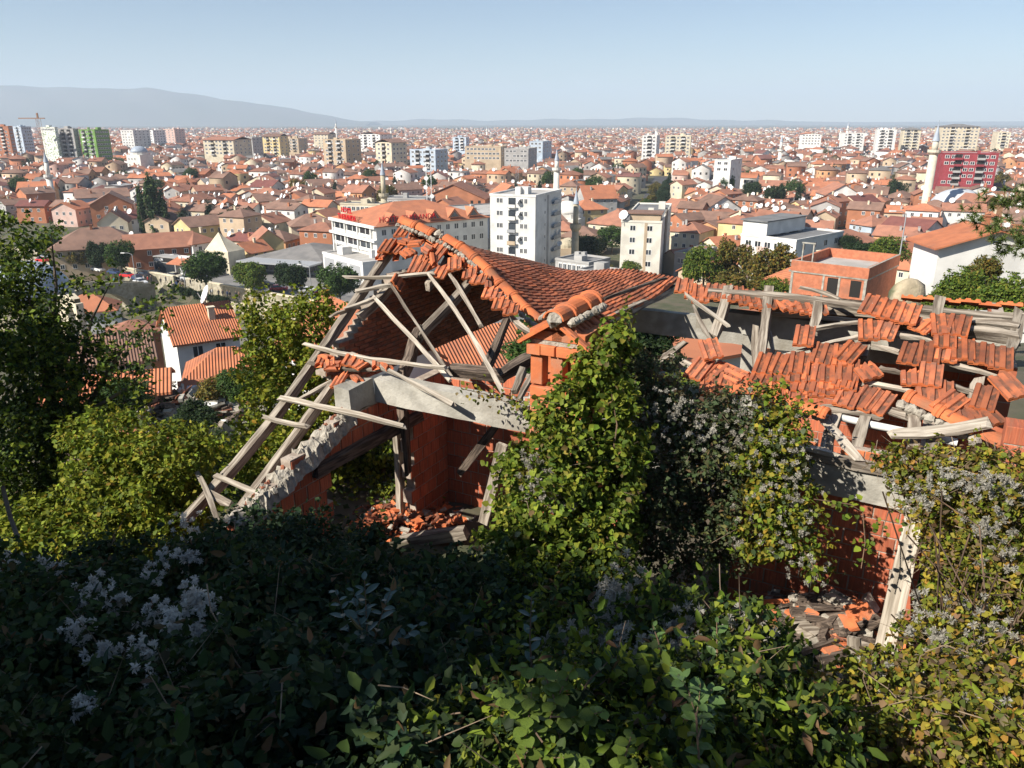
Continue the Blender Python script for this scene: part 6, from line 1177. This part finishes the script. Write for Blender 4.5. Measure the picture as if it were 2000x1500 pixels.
# ================================================================== anonymous houses of the old town
def theta(x, y): return .35 * math.sin(x * .006 + 1) + .45 * math.sin(y * .005 + x * .002) - .25
def street_free(x, y):
    for a, b in zip(STREET, STREET[1:]):
        a, b = Vector(a), Vector(b); d = b - a; t = max(0, min(1, (Vector((x, y)) - a).dot(d) / d.length_squared))
        if (a + d * t - Vector((x, y))).length < 13: return False
    return True
def allowed(x, y, r):
    if y < 20 or abs(x) > .72 * y + 8: return False
    px = CX + x / (y * CP + 30 * SP) * FPX
    if y < (232 if px < 1330 else 178): return False
    if riv_dist(x, y) < 52 and x < -20: return False
    return street_free(x, y) and all((x - a) ** 2 + (y - b) ** 2 > (c + r) ** 2 for a, b, c in EXCL)
cand = []
step = 11.8
for j in range(0, 101):
    for i in range(-90, 91):
        y = 150 + j * step; x = i * step + (j % 2) * step / 2
        th = theta(x, y); x += random.uniform(-2.6, 2.6); y += random.uniform(-2.6, 2.6)
        if allowed(x, y, 5.0): cand.append((math.hypot(x, y), x, y, th))
cand.sort(); NEAR = cand[:300]; FARH = cand[300:]
WNAMES = ['white', 'cream', 'brick red', 'grey', 'tan', 'yellow', 'pink', 'orange']; WWT = [26, 16, 20, 9, 12, 4, 4, 6]
RNAMES = ['bright orange', 'terracotta', 'brown', 'dark maroon']; RWT = [20, 44, 38, 6]
for k, (d, x, y, th) in enumerate(NEAR):
    w, l = random.uniform(7, 10.5), random.uniform(8, 13); fl = random.choice((1, 2, 2, 2, 3)); hip = random.choice((0, 0, 0, 1)); wn, rn = random.choices(WNAMES, WWT)[0], random.choices(RNAMES, RWT)[0]
    left = x < -.12 * y
    if left: rn = random.choices(RNAMES, [10, 46, 44, 8])[0]
    nd, nc = random.choice((0, 0, 1, 1, 2)), random.choice((1, 1, 2))
    yaw = th + random.choice((0, 0, math.pi / 2, math.pi / 2, .5)) + random.uniform(-.15, .15)
    lab = '%s %s house with %s %s roof%s%s' % (('single storey', 'two storey', 'three storey')[fl - 1], wn, rn, 'hipped' if hip else 'gabled', ('', ' and a satellite dish', ' and two satellite dishes')[nd], '' if nc == 1 else ', two chimneys')
    house(x, y, yaw, w, l, 2.9 * fl + random.uniform(.2, 1.2), (w / 2) * random.uniform(.38, .55), MW[wn], MR[rn], lab, hip, chim=nc, dishes=nd, floors=fl, group='houses of the crowded old town', wins=d < 420)
# the rest of the town: one mass
def far_houses(pts, seed, windows_d=700):
    r = np.random.default_rng(seed); n = len(pts); X, Y, TH = (np.array([p[i] for p in pts]) for i in (1, 2, 3))
    w = r.uniform(6.8, 10.5, n); l = r.uniform(8, 13, n); fl = r.choice([1, 1, 2, 2, 2, 2, 2, 3, 3, 4], n); h = 2.9 * fl + r.uniform(.2, 1.2, n); rh = w / 2 * r.uniform(.36, .55, n)
    yaw = TH + r.choice([0, 0, math.pi / 2, math.pi / 2, .5], n) + r.normal(0, .12, n); hip = r.random(n) < .25; flat = r.random(n) < .06
    rh = np.where(flat, .3, rh)
    wc = np.array([(.76, .75, .71), (.68, .6, .44), (.46, .19, .1), (.42, .41, .39), (.54, .42, .29), (.68, .54, .27), (.66, .47, .4), (.6, .33, .17)])[r.choice(8, n, p=np.array([30, 16, 20, 9, 12, 4, 4, 5]) / 100)] * r.uniform(.8, 1.05, (n, 1))
    rc = np.array([(.48, .185, .095), (.36, .165, .105), (.25, .15, .11), (.19, .085, .07)])[r.choice(4, n, p=np.array([22, 44, 29, 5]) / 100)] * r.uniform(.78, 1.12, (n, 1)); rc = np.where(flat[:, None], .35, rc); rc = np.where((r.random(n) < .07)[:, None], np.array([[.2, .19, .18]]), rc)
    ov = .45; V, F, Cc = [], [], []; base = 0
    def put_(loc, faces, col):          # loc: list of (x,y,z) arrays
        nonlocal base
        P = np.stack([np.stack([np.broadcast_to(c, (n,)) for c in v], 1) for v in loc], 1)
        c, s = np.cos(-yaw)[:, None], np.sin(-yaw)[:, None]
        W_ = np.stack([X[:, None] + P[..., 0] * c - P[..., 1] * s, Y[:, None] + P[..., 0] * s + P[..., 1] * c, TOWN + P[..., 2]], 2)
        m = len(loc); V.append(W_.reshape(-1, 3)); F.append((np.array(faces)[None] + (base + np.arange(n) * m)[:, None, None]).reshape(-1, 3)); Cc.append(np.repeat(col, m, 0)); base += n * m
    a, b = w / 2, l / 2
    put_([(-a, -b, 0), (a, -b, 0), (a, b, 0), (-a, b, 0), (-a, -b, h), (a, -b, h), (a, b, h), (-a, b, h), (0, np.where(hip, 0, -b), h + np.where(hip, 0, rh * .97)), (0, np.where(hip, 0, b), h + np.where(hip, 0, rh * .97))],
         [(0, 1, 5), (0, 5, 4), (1, 2, 6), (1, 6, 5), (2, 3, 7), (2, 7, 6), (3, 0, 4), (3, 4, 7), (4, 5, 8), (6, 7, 9)], wc)
    A, B = a + ov, b + ov; ze = h - ov * rh / a + .1; rr = np.where(hip, np.maximum(B - A, .1), B); zr = h + rh + .1
    put_([(-A, -B, ze), (A, -B, ze), (A, B, ze), (-A, B, ze), (0, -rr, zr), (0, rr, zr)], [(0, 4, 5), (0, 5, 3), (1, 2, 5), (1, 5, 4), (0, 1, 4), (2, 3, 5)], rc)
    # roof ends of gables would hide the gable walls: pull them in
    for k in range(len(F[-1]) // 6):
        pass
    Vv, Ff, Cv = np.concatenate(V), np.concatenate(F), np.concatenate(Cc)
    roofF = F[1].reshape(n, 6, 3); gab = ~hip; keep = np.ones((n, 6), bool); keep[gab, 4:] = False; Ff = np.concatenate([F[0], roofF[keep].reshape(-1, 3)])
    # chimneys and dishes as little solids, windows as recessed dark panes on the walls
    sel = np.where(r.random(n) < .8)[0]; cx, cy = (r.uniform(-.25, .25, len(sel)) * w[sel]), (r.uniform(-.3, .3, len(sel)) * l[sel])
    eV, eF, eC = [Vv], [Ff], [Cv]; off = len(Vv)
    box = np.array([(-1, -1, 0), (1, -1, 0), (1, 1, 0), (-1, 1, 0), (-1, -1, 1), (1, -1, 1), (1, 1, 1), (-1, 1, 1)]); bf = np.array([(0, 1, 5), (0, 5, 4), (1, 2, 6), (1, 6, 5), (2, 3, 7), (2, 7, 6), (3, 0, 4), (3, 4, 7), (4, 5, 6), (4, 6, 7)])
    c, s = np.cos(-yaw[sel]), np.sin(-yaw[sel]); wx, wy = X[sel] + cx * c - cy * s, Y[sel] + cx * s + cy * c; wz = TOWN + h[sel] + rh[sel] * .4
    Pb = np.stack([wx[:, None] + box[None, :, 0] * .35, wy[:, None] + box[None, :, 1] * .35, wz[:, None] + box[None, :, 2] * (rh[sel] * .6 + 1.2)[:, None]], 2)
    eV.append(Pb.reshape(-1, 3)); eF.append((bf[None] + (off + np.arange(len(sel)) * 8)[:, None, None]).reshape(-1, 3)); eC.append(np.repeat(np.where(r.random((len(sel), 1)) < .5, [[.45, .2, .12]], [[.6, .55, .48]]), 8, 0)); off += len(sel) * 8
    sel = np.where(r.random(n) < .6)[0]; cx, cy = (r.uniform(-.4, .4, len(sel)) * w[sel]), -(r.uniform(-.1, .45, len(sel)) * l[sel]); c, s = np.cos(-yaw[sel]), np.sin(-yaw[sel])
    q = 8; an = np.arange(q) * 2 * math.pi / q; rad = r.uniform(.5, .95, len(sel)); dx, dy = X[sel] + cx * c - cy * s, Y[sel] + cx * s + cy * c; dz = TOWN + h[sel] + rh[sel] * .8 + .8
    ring = np.stack([dx[:, None] + rad[:, None] * np.cos(an), dy[:, None] - .2 - 0 * an + rad[:, None] * np.sin(an) * .35, dz[:, None] + rad[:, None] * np.sin(an)], 2); cen = np.stack([dx, dy + .05, dz], 1)[:, None]
    Pd = np.concatenate([ring, cen], 1); df = np.array([(i, (i + 1) % q, q) for i in range(q)])
    eV.append(Pd.reshape(-1, 3)); eF.append((df[None] + (off + np.arange(len(sel)) * (q + 1))[:, None, None]).reshape(-1, 3)); eC.append(np.full((len(sel) * (q + 1), 3), .8)); off += len(sel) * (q + 1)
    dist = np.hypot(X, Y); P_, Fw = [], []
    for i in np.where(dist < windows_d)[0]:
        cs, sn = math.cos(-yaw[i]), math.sin(-yaw[i])
        for nx_, ny_, hw, ln in ((0, -1, b[i], w[i]), (0, 1, b[i], w[i]), (1, 0, a[i], l[i]), (-1, 0, a[i], l[i])):
            gx_, gy_ = nx_ * cs - ny_ * sn, nx_ * sn + ny_ * cs
            if gx_ * -X[i] + gy_ * -Y[i] < .3 * dist[i]: continue
            for f_ in range(fl[i]):
                for c_ in range(max(2, int(ln / 3.2))):
                    if r.random() < .3: continue
                    t = (c_ + .5) / max(2, int(ln / 3.2)) * ln - ln / 2; bx, by = X[i] + gx_ * (hw + .03), Y[i] + gy_ * (hw + .03); tx, ty = -gy_, gx_; z = TOWN + f_ * 2.9 + 1.0; k0 = len(P_)
                    for u_, v_ in ((-.55, 0), (.55, 0), (.55, 1.35), (-.55, 1.35)): P_.append((bx + tx * (t + u_), by + ty * (t + u_), z + v_))
                    Fw += [(k0, k0 + 1, k0 + 2), (k0, k0 + 2, k0 + 3)]
    if P_: eV.append(np.array(P_)); eF.append(np.array(Fw) + off); eC.append(np.full((len(P_), 3), .05)); off += len(P_)
    return np.concatenate(eV), np.concatenate(eF), np.concatenate(eC)
m_far = mk('far_house_surfaces', (1, 1, 1), (.78, .76, .74), .25, .9, attr=True, detail=5)
rf = random.Random(5); far2 = []
for (y0, y1, st) in ((800, 1335, 15), (1335, 2000, 16), (2000, 4200, 27)):
    y = y0
    while y < y1:
        x = -.74 * y
        while x < .74 * y:
            xx, yy = x + rf.uniform(-5, 5), y + rf.uniform(-5, 5); dens = .93 if yy < 2400 else max(.1, .9 - (yy - 2400) / 2200)
            if rf.random() < dens and (yy > 1335 or abs(xx) > 1058) and all((xx - a) ** 2 + (yy - b) ** 2 > (c + 5) ** 2 for a, b, c in EXCL): far2.append((0, xx, yy, theta(xx, yy)))
            x += st
        y += st
V, F, C = far_houses(FARH + far2, 77)
tag(ob('distant_houses', mesh_np('distant_houses', V, F, m_far, C)), 'dense sea of red roofed houses fading into the haze', 'houses', kind='stuff')
# ================================================================== trees of the town
def crown(kind, seed):
    r = np.random.default_rng(seed)
    if kind == 'round':
        bl = [(np.array([0, 0, .62]), np.array([.36, .36, .34]))] + [(np.array([.27 * math.cos(a), .27 * math.sin(a), .52 + .22 * r.random()]), np.array([.23, .23, .2])) for a in r.uniform(0, 6.28, 7)]; pal = [(.06, .11, .025, 4), (.085, .14, .03, 3), (.045, .085, .02, 3)]
    elif kind == 'bright':
        bl = [(np.array([0, 0, .6]), np.array([.34, .34, .34]))] + [(np.array([.28 * math.cos(a), .28 * math.sin(a), .4 + .36 * r.random()]), np.array([.21, .21, .2])) for a in r.uniform(0, 6.28, 8)]; pal = [(.13, .19, .03, 4), (.18, .23, .035, 3), (.08, .13, .025, 3), (.25, .24, .04, 1)]
    elif kind == 'autumn':
        bl = [(np.array([.24 * math.cos(a) * r.random() ** .4, .24 * math.sin(a), .35 + .5 * r.random()]), np.array([.17, .17, .17])) for a in r.uniform(0, 6.28, 11)]; pal = [(.2, .16, .035, 4), (.25, .16, .03, 2), (.12, .13, .03, 4), (.15, .1, .04, 1)]
    elif kind == 'dark':
        bl = [(np.array([.25 * math.cos(a), .25 * math.sin(a), .35 + .45 * r.random()]), np.array([.22, .22, .22])) for a in r.uniform(0, 6.28, 9)]; pal = [(.03, .055, .02, 4), (.045, .07, .025, 3)]
    elif kind == 'poplar':
        bl = [(np.array([r.normal(0, .035), r.normal(0, .035), z]), np.array([q, q, .13])) for z, q in zip(np.linspace(.12, .93, 12), [.09, .115, .125, .13, .13, .125, .12, .11, .1, .085, .065, .04])]; pal = [(.05, .09, .03, 4), (.075, .12, .035, 3), (.1, .13, .04, 1)]
    elif kind == 'yellow':
        bl = [(np.array([r.normal(0, .05), r.normal(0, .05), z]), np.array([.16, .16, .16])) for z in np.linspace(.25, .85, 6)]; pal = [(.42, .3, .03, 3), (.34, .25, .03, 3), (.2, .18, .03, 1)]
    else:
        bl = [(np.array([0, 0, z]), np.array([q, q, .07])) for z, q in zip(np.linspace(.12, .95, 10), np.linspace(.3, .03, 10))]; pal = [(.022, .045, .022, 4), (.035, .06, .03, 2)]
    P, Nn = clump_points(bl, 1500 if kind != 'poplar' else 2400, .07 if kind != 'poplar' else .045, r, .4, .25)
    V, F, C = leaves_arrays(P, Nn, .048 * r.uniform(.6, 1.3, len(P)), palette(pal, len(P), r), r, DIA_V, DIA_F)
    mb = MB().tube([(0, 0, -.02), (.005, 0, .25), (0, .01, .6)], [.032, .024, .01], 7)
    for a in (0, 2.1, 4.2): mb.tube([(0, 0, .3), (.12 * math.cos(a), .12 * math.sin(a), .45), (.2 * math.cos(a), .2 * math.sin(a), .6)], [.014, .01, .004], 5)
    return mesh_np('crown', V, F, m_leaf, C), mb.mesh('trunk', m_bark, True)
CROWNS = {k: [crown(k, 300 + i * 7 + j) for j in range(2)] for i, k in enumerate(('round', 'autumn', 'dark', 'poplar', 'yellow', 'conifer', 'bright'))}
def tree(label, kind, px, ybase, hpx, wpx, zb=TOWN, Y=None, group=None):
    if Y is None: p = onz(px, ybase, zb)
    else: v = at(px, ybase, 1.0); p = v * (Y / v.y)
    d = p.y * CP - p.z * SP; Hh = hpx * d / FPX * 1.03; W = wpx * d / FPX; nat = {'bright': .98, 'round': .98, 'autumn': .8, 'dark': .9, 'poplar': .3, 'yellow': .4, 'conifer': .6}[kind]
    cm, tm = random.choice(CROWNS[kind]); root = empty('tree', p); tag(root, label, 'tree', group); M = Matrix.Translation(p) @ Matrix.Rotation(random.uniform(0, 6.28), 4, 'Z') @ Matrix.Diagonal((W / nat, W / nat, Hh, 1))
    ob('trunk', tm, None, root, M); ob('crown', cm, None, root, M); return root
for a in [('round green tree beside the shop on the square', 'round', 240, 540, 70, 52), ('broad plane tree above the quay wall', 'round', 405, 572, 80, 82), ('half yellow plane tree on the quay', 'bright', 492, 578, 68, 66), ('dark round tree on the quay by the red car', 'dark', 572, 585, 70, 58), ('leafy tree below the hotel annex', 'round', 665, 598, 82, 78),
          ('olive green tree in front of the old stone building', 'round', 105, 525, 68, 50), ('yellowing tree in front of the old stone building', 'autumn', 155, 530, 50, 45), ('dark grey green tree at the corner of the old stone building', 'dark', 200, 530, 55, 42), ('tall poplar with dense crown above the old roofs', 'poplar', 308, 470, 118, 30), ('second poplar slightly lower', 'poplar', 286, 470, 98, 17), ('slender poplar at the edge of the poplar pair', 'poplar', 327, 470, 86, 20),
          ('dark conifer among the old roofs', 'conifer', 364, 470, 62, 40), ('bright yellow autumn tree', 'yellow', 432, 466, 52, 22), ('dark spreading tree behind the yellow one', 'dark', 468, 470, 62, 66), ('dark conifer next to the yellow tree', 'conifer', 415, 468, 72, 36),
          ('clipped dark hedge tree below the squat minaret', 'dark', 1150, 520, 60, 70), ('olive tree left of the cream block', 'round', 1195, 495, 52, 60), ('small bushy tree at the foot of the cream block', 'bright', 1228, 560, 52, 44), ('rusty leafless shrub beside the cream block', 'autumn', 1190, 552, 34, 34)]: tree(*a)
for a in [('bright green round tree behind the fallen roof', 'bright', 1372, 575, 100, 80, -30, 110), ('green and gold tree beside the bright green one', 'autumn', 1428, 580, 110, 66, -30, 112), ('thin brownish tree in front of the white modern block', 'autumn', 1496, 590, 110, 90, -28, 100), ('low golden bushes right of the thin tree', 'autumn', 1450, 595, 60, 110, -27, 95), ('low green bushes left of the brick shell', 'bright', 1520, 600, 60, 70, -26, 92),
          ('green tree behind the red roof and brick shell', 'bright', 1735, 520, 60, 76, -30, 135), ('dark green tree left of the porch house', 'dark', 1690, 525, 50, 80, -32, 140), ('small tree between modern block and maroon roof', 'dark', 1655, 500, 40, 40, TOWN, 170), ('sunny bush in front of the porch house', 'bright', 1870, 628, 110, 110, -16, 45), ('wide olive bush on the right slope', 'bright', 1965, 640, 110, 130, -14, 40), ('wispy grey shrub above the sunny bush', 'autumn', 1910, 600, 100, 70, -18, 52), ('low green bush under the white wall', 'bright', 1840, 625, 60, 90, -15.5, 42)]: tree(*a[:6], zb=a[6], Y=a[7])
for i, (x, y, h) in enumerate([(1250, 432, 44), (1240, 450, 48), (1265, 400, 34), (1262, 415, 40), (1292, 395, 36), (1300, 378, 30), (1276, 372, 28), (1305, 365, 26), (1288, 420, 42)]):
    tree('street tree lining the dark asphalt street', random.choice(('round', 'dark', 'autumn')), x, y + 14, h, 30, Y=onz(x, y + 14, TOWN).y, group='trees along the street')
for i in range(70):
    px = random.uniform(20, 1980); y = random.uniform(285, 425); k = random.choice(('round', 'dark', 'round', 'autumn', 'conifer')); p = onz(px, y, TOWN)
    tree({'round': 'round green garden tree among the town houses', 'dark': 'dark garden tree among the town houses', 'autumn': 'yellowing garden tree among the town houses', 'conifer': 'dark pointed conifer among the town houses'}[k], k, px, y, 13 * FPX / (p.y * 1.0), (9 if k != 'conifer' else 5) * FPX / p.y, group='garden trees among the houses')
for a in [('grey green bush beside the burnt shed', 'round', 330, 850, 90, 110, 50), ('bush hiding the foot of the white house', 'dark', 300, 800, 60, 80, 58), ('yellowing bush right of the burnt shed', 'autumn', 425, 820, 80, 80, 50), ('green bush under the pink shed', 'round', 250, 830, 90, 110, 46), ('low bush beside the small orange roof', 'round', 470, 800, 80, 90, 48), ('shaggy bush at the burnt shed corner', 'dark', 385, 870, 80, 100, 42)]: tree(*a[:6], Y=a[6])
# trees on the slope below the ruin
for i, (lab, kind, x, y, d, h, w) in enumerate([('grey green shrub on the slope below the burnt shed', 'round', -16, 40, 0, 4, 5), ('bushy tree right of the burnt shed', 'round', -11, 34, 0, 5.5, 5), ('slope bush between the white house and the ruin', 'autumn', -14, 55, 0, 5, 5), ('dark slope bush under the dark tree', 'dark', -22, 42, 0, 4.5, 6), ('slope tree hiding the foot of the houses', 'round', 3, 33, 0, 4.5, 6)]):
    z = zgf(x, y); cm, tm = random.choice(CROWNS[kind]); root = empty('slope_bush', (x, y, z)); tag(root, lab, 'bush'); M = Matrix.Translation((x, y, z - .4)) @ Matrix.Diagonal((w, w, h, 1)); ob('trunk', tm, None, root, M); ob('crown', cm, None, root, M)
rs_ = random.Random(3)
for i in range(46):
    y = rs_.uniform(24, 112); x = rs_.uniform(-.7, .3 if i % 3 else .72) * y; kind = rs_.choice(('round', 'round', 'dark', 'autumn')); z = zgf(x, y); w = rs_.uniform(3, 6)
    cm, tm = CROWNS[kind][i % 2]; root = empty('slope_bush', (x, y, z)); tag(root, {'round': 'green scrub bush on the steep slope below the ruin', 'dark': 'dark scrub bush on the steep slope below the ruin', 'autumn': 'yellowing scrub bush on the steep slope below the ruin'}[kind], 'bush', 'scrub on the slope below the ruin'); M = Matrix.Translation((x, y, z - .5)) @ Matrix.Diagonal((w, w, w * rs_.uniform(.6, .9), 1)); ob('trunk', tm, None, root, M); ob('crown', cm, None, root, M)
# pine branch hanging in from the right
def pine():
    r = np.random.default_rng(9); P, N_, S = [], [], []; root = empty('pine_tree', at(2120, 700, 11)); tag(root, 'pine branches with soft green needles reaching in beside the porch house', 'tree')
    MB().tube([at(2130, 900, 11), at(2120, 500, 11), at(2110, 250, 11.2)], [.16, .12, .05], 8).build('trunk', m_bark, root)
    for path in [[(2115, 440), (2040, 410), (1970, 400), (1905, 395)], [(2115, 470), (2030, 450), (1960, 450), (1890, 430)], [(2115, 500), (2040, 485), (1975, 480), (1925, 470)], [(2115, 420), (2040, 385), (1985, 372)]]:
        pts = [at(x, y, 11) for x, y in path]; MB().tube(pts, [.03, .02, .012, .006][:len(pts)], 5).build('branch', m_bark, root)
        for k in range(46):
            q = .12 + .88 * r.random(); q *= len(pts) - 1; i = min(int(q), len(pts) - 2); c = np.array(pts[i].lerp(pts[i + 1], q - i)) + r.normal(0, .085, 3); P.append(c)
    P = np.array(P); n = 34; C = np.repeat(P, n, 0); D = unit(r.normal(0, 1, C.shape) + np.array([-.5, -.2, .3])); L = r.uniform(.07, .13, (len(C), 1)); s = unit(np.cross(D, r.normal(0, 1, D.shape))) * .007
    V = np.stack([C - s, C + s, C + D * L], 1).reshape(-1, 3); col = np.repeat(palette([(.16, .21, .06, 3), (.2, .25, .08, 2), (.1, .15, .05, 2)], len(C), r), 3, 0)
    tag(ob('needles', mesh_np('needles', V, np.arange(len(V)).reshape(-1, 3), m_leaf, col), None, root), kind='stuff')
pine()
# ================================================================== cars, people and lamps on the square
CARC = {'white': (.75, .75, .74), 'red': (.55, .02, .02), 'black': (.02, .02, .022), 'silver': (.45, .46, .47), 'dark blue': (.03, .05, .12), 'cream': (.6, .57, .45)}
m_tyre = mk('tyre', (.02, .02, .02))
def car_meshes(c):
    m = mk('car_paint_' + c.replace(' ', '_'), CARC[c], rough=.25, spec=.6); mb = MB(); sec = [(-2.1, .45, .75), (-2.0, .3, .9), (-1.2, .28, .98), (.9, .28, .98), (1.9, .3, .82), (2.1, .42, .65)]
    rg = [mb.ring([(x, -.8, z0), (x, -.85, (z0 + z1) / 2), (x, -.78, z1), (x, .78, z1), (x, .85, (z0 + z1) / 2), (x, .8, z0)]) for x, z0, z1 in sec]
    for a, b in zip(rg, rg[1:]):
        for k in range(6): mb.f.append((a[k], b[k], b[(k + 1) % 6], a[(k + 1) % 6])); mb.m.append(0)
    mb.f.append(tuple(rg[0])); mb.m.append(0); mb.f.append(tuple(reversed(rg[-1]))); mb.m.append(0)
    mb.add([(-1.2, -.6, 1.45), (.3, -.6, 1.45), (.3, .6, 1.45), (-1.2, .6, 1.45), (-1.2, -.6, 1.4), (.3, -.6, 1.4), (.3, .6, 1.4), (-1.2, .6, 1.4)], [(0, 1, 2, 3), (0, 4, 5, 1), (1, 5, 6, 2), (2, 6, 7, 3), (3, 7, 4, 0)])
    gl = MB().add([(-1.75, -.74, .96), (1.0, -.74, .96), (1.0, .74, .96), (-1.75, .74, .96), (-1.25, -.6, 1.42), (.35, -.6, 1.42), (.35, .6, 1.42), (-1.25, .6, 1.42)], [(0, 1, 5, 4), (1, 2, 6, 5), (2, 3, 7, 6), (3, 0, 4, 7)])
    return mb.mesh('body', m), gl.mesh('cabin_glass', m_glass)
CARM = {c: car_meshes(c) for c in CARC}; ME_WHEEL = MB().lathe([(.31, -.1), (.31, .1)], 12).mesh('wheel', m_tyre)
def car(label, c, px, py, yaw):
    p = onz(px, py, TOWN + .05); root = empty('parked_car', p); tag(root, label, 'car'); M = Matrix.Translation(p) @ Matrix.Rotation(R(yaw), 4, 'Z')
    ob('body', CARM[c][0], None, root, M); ob('cabin_glass', CARM[c][1], None, root, M)
    for x in (-1.3, 1.3):
        for y in (-.76, .76): ob('wheel', ME_WHEEL, None, root, M @ Matrix.Translation((x, y, .31)) @ Matrix.Rotation(R(90), 4, 'X'))
for a in [('red car parked by the lamp on the square', 'red', 250, 542, -25), ('white car under the green tree', 'white', 192, 530, -30), ('silver car beside the white car', 'silver', 205, 524, -30), ('dark blue car behind the red car', 'dark blue', 224, 536, -30), ('black car with open parking space beside it', 'black', 282, 541, -30), ('black car next to the shop window', 'black', 305, 538, -20), ('dark blue car at the end of the black pair', 'dark blue', 270, 548, -40), ('white van like car in front of the black cars', 'white', 275, 555, -35), ('cream old car alone in front of the hoarding', 'cream', 342, 543, -25), ('silver car parked at the hoarding', 'silver', 368, 548, -30),
          ('red car under the dark round tree', 'red', 545, 568, 10), ('black car near the annex', 'black', 520, 560, 10), ('red car half hidden by the leafy tree', 'red', 632, 575, 20), ('white car on the quay road', 'white', 600, 572, 20), ('silver car at the far upstream end of the square', 'silver', 85, 505, -25), ('red car at the far upstream end of the square', 'red', 84, 512, -25)]: car(*a)
PC = {'dark': (.04, .04, .05), 'red': (.45, .05, .05), 'teal': (.05, .3, .32), 'white': (.6, .6, .58), 'blue': (.06, .09, .2), 'brown': (.16, .1, .06)}
def person_mesh(c, step_):
    m = mk('clothes_' + c + str(step_), PC[c]); sk = bpy.data.materials.get('skin') or mk('skin', (.45, .28, .2)); tr = bpy.data.materials.get('trousers') or mk('trousers', (.05, .055, .07))
    mb = MB(); mb.lathe([(.13, .8), (.17, .95), (.16, 1.15), (.2, 1.38), (.16, 1.46), (.06, 1.5), (.055, 1.54)], 8, mi=0); mb.lathe([(.055, 1.53), (.095, 1.6), (.1, 1.68), (.07, 1.76), (.02, 1.79)], 8, mi=1)
    for s in (-1, 1):
        mb.tube([(s * .09, 0, .9), (s * .1, s * step_ * .5, .48), (s * .1, s * step_, .06), (s * .1, s * step_ - .14, .03)], [.085, .065, .05, .04], 6, 2); mb.tube([(s * .2, 0, 1.4), (s * .25, -s * step_ * .3, 1.12), (s * .24, -s * step_ * .5 - .06, .85)], [.055, .045, .035], 6, 0)
    return mb.mesh('person', [m, sk, tr], True)
PM = {(c, s): person_mesh(c, s) for c in PC for s in (.05, .28)}
for k, (x, y, c, s) in enumerate([(219, 555, 'red', .05), (225, 556, 'teal', .05), (315, 556, 'dark', .28), (325, 553, 'dark', .28), (336, 560, 'dark', .05), (346, 562, 'blue', .28), (353, 564, 'dark', .05), (358, 566, 'brown', .05), (373, 558, 'dark', .28), (296, 552, 'dark', .05), (290, 553, 'red', .05), (282, 552, 'white', .05), (312, 535, 'brown', .05), (337, 533, 'white', .05), (428, 580, 'dark', .28), (415, 578, 'white', .05), (412, 578, 'dark', .05), (436, 581, 'dark', .05), (445, 582, 'blue', .05), (340, 566, 'dark', .05), (232, 536, 'dark', .05), (462, 584, 'dark', .05), (468, 585, 'brown', .05), (450, 583, 'dark', .28)]):
    z = TOWN + .05 if k > 1 else TOWN + 1.6; p = onz(x, y, z)
    o = ob('person', PM[(c, s)], None, None, Matrix.Translation(p) @ Matrix.Rotation(R(random.uniform(0, 360)), 4, 'Z')); tag(o, 'person in %s clothes %s the riverside square' % (c, 'striding across' if s > .1 else 'standing on') if k > 1 else 'person in a %s top standing on the stone bridge' % c, 'person', 'people on the square')
for lab, x, y in (('tall lamp post by the red car on the square', 268, 562), ('tall lamp post near the cream car', 363, 566), ('lamp post at the quay by the dark round tree', 610, 590), ('lamp post beside the porch house', 1754, 520)):
    p = onz(x, y, TOWN) if x < 1000 else at(x, y, 120); root = empty('street_lamp', p); tag(root, lab, 'street lamp'); MB().tube([p, p + UP * 8, p + UP * 8.4 + Vector((-.8, 0, 0)), p + UP * 8.4 + Vector((-1.8, 0, 0))], [.11, .08, .06, .05], 6).build('pole', m_metal, root); MB().box(p.x - 2.6, p.x - 1.7, p.y - .2, p.y + .2, p.z + 8.3, p.z + 8.5).build('lamp_head', m_frame, root)
for k, (x, y) in enumerate([(342, 572), (357, 575), (370, 578), (385, 582), (398, 586), (412, 590), (425, 592), (440, 594)]):
    p = onz(x, y, TOWN); cm, tm = CROWNS['dark'][k % 2]; root = empty('quay_shrub', p); tag(root, 'small round shrub planted along the quay wall', 'shrub', 'shrubs along the quay wall'); M = Matrix.Translation(p - UP * .8) @ Matrix.Diagonal((2.6, 2.6, 2.6, 1)); ob('trunk', tm, None, root, M); ob('crown', cm, None, root, M)
p = onz(622, 608, TOWN); root = empty('excavator', p); tag(root, 'small yellow excavator beside a blue cabin on the quay', 'excavator'); ye = mk('machine_yellow', (.6, .33, .03)); T = Matrix.Translation(p)
MB().box(-1.2, 1.2, -.8, .8, 0, .7).build('tracks', m_tyre, root, T); MB().box(-1, .9, -.8, .8, .7, 1.5).box(-.3, .8, -.6, .2, 1.5, 2.5).build('cab', ye, root, T); MB().tube([(-.8, 0, 1.4), (-2.4, 0, 3.0), (-3.8, 0, 1.2)], .16, 6).build('boom', ye, root, T); MB().box(-4.2, -3.5, -.4, .4, .6, 1.3).build('bucket', ye, root, T)
p = onz(668, 612, TOWN); root = empty('site_toilet', p); tag(root, 'bright blue portable cabin on the quay', 'cabin'); bl_ = mk('cabin_blue', (.05, .2, .5)); MB().box(-.6, .6, -.6, .6, 0, 2.2).build('body', bl_, root, Matrix.Translation(p)); MB().box(-.7, .7, -.7, .7, 2.2, 2.4).build('roof', m_frame, root, Matrix.Translation(p)); MB().box(-.35, .35, -.63, -.6, .1, 1.9).build('door', mk('cabin_door', (.07, .26, .6)), root, Matrix.Translation(p))
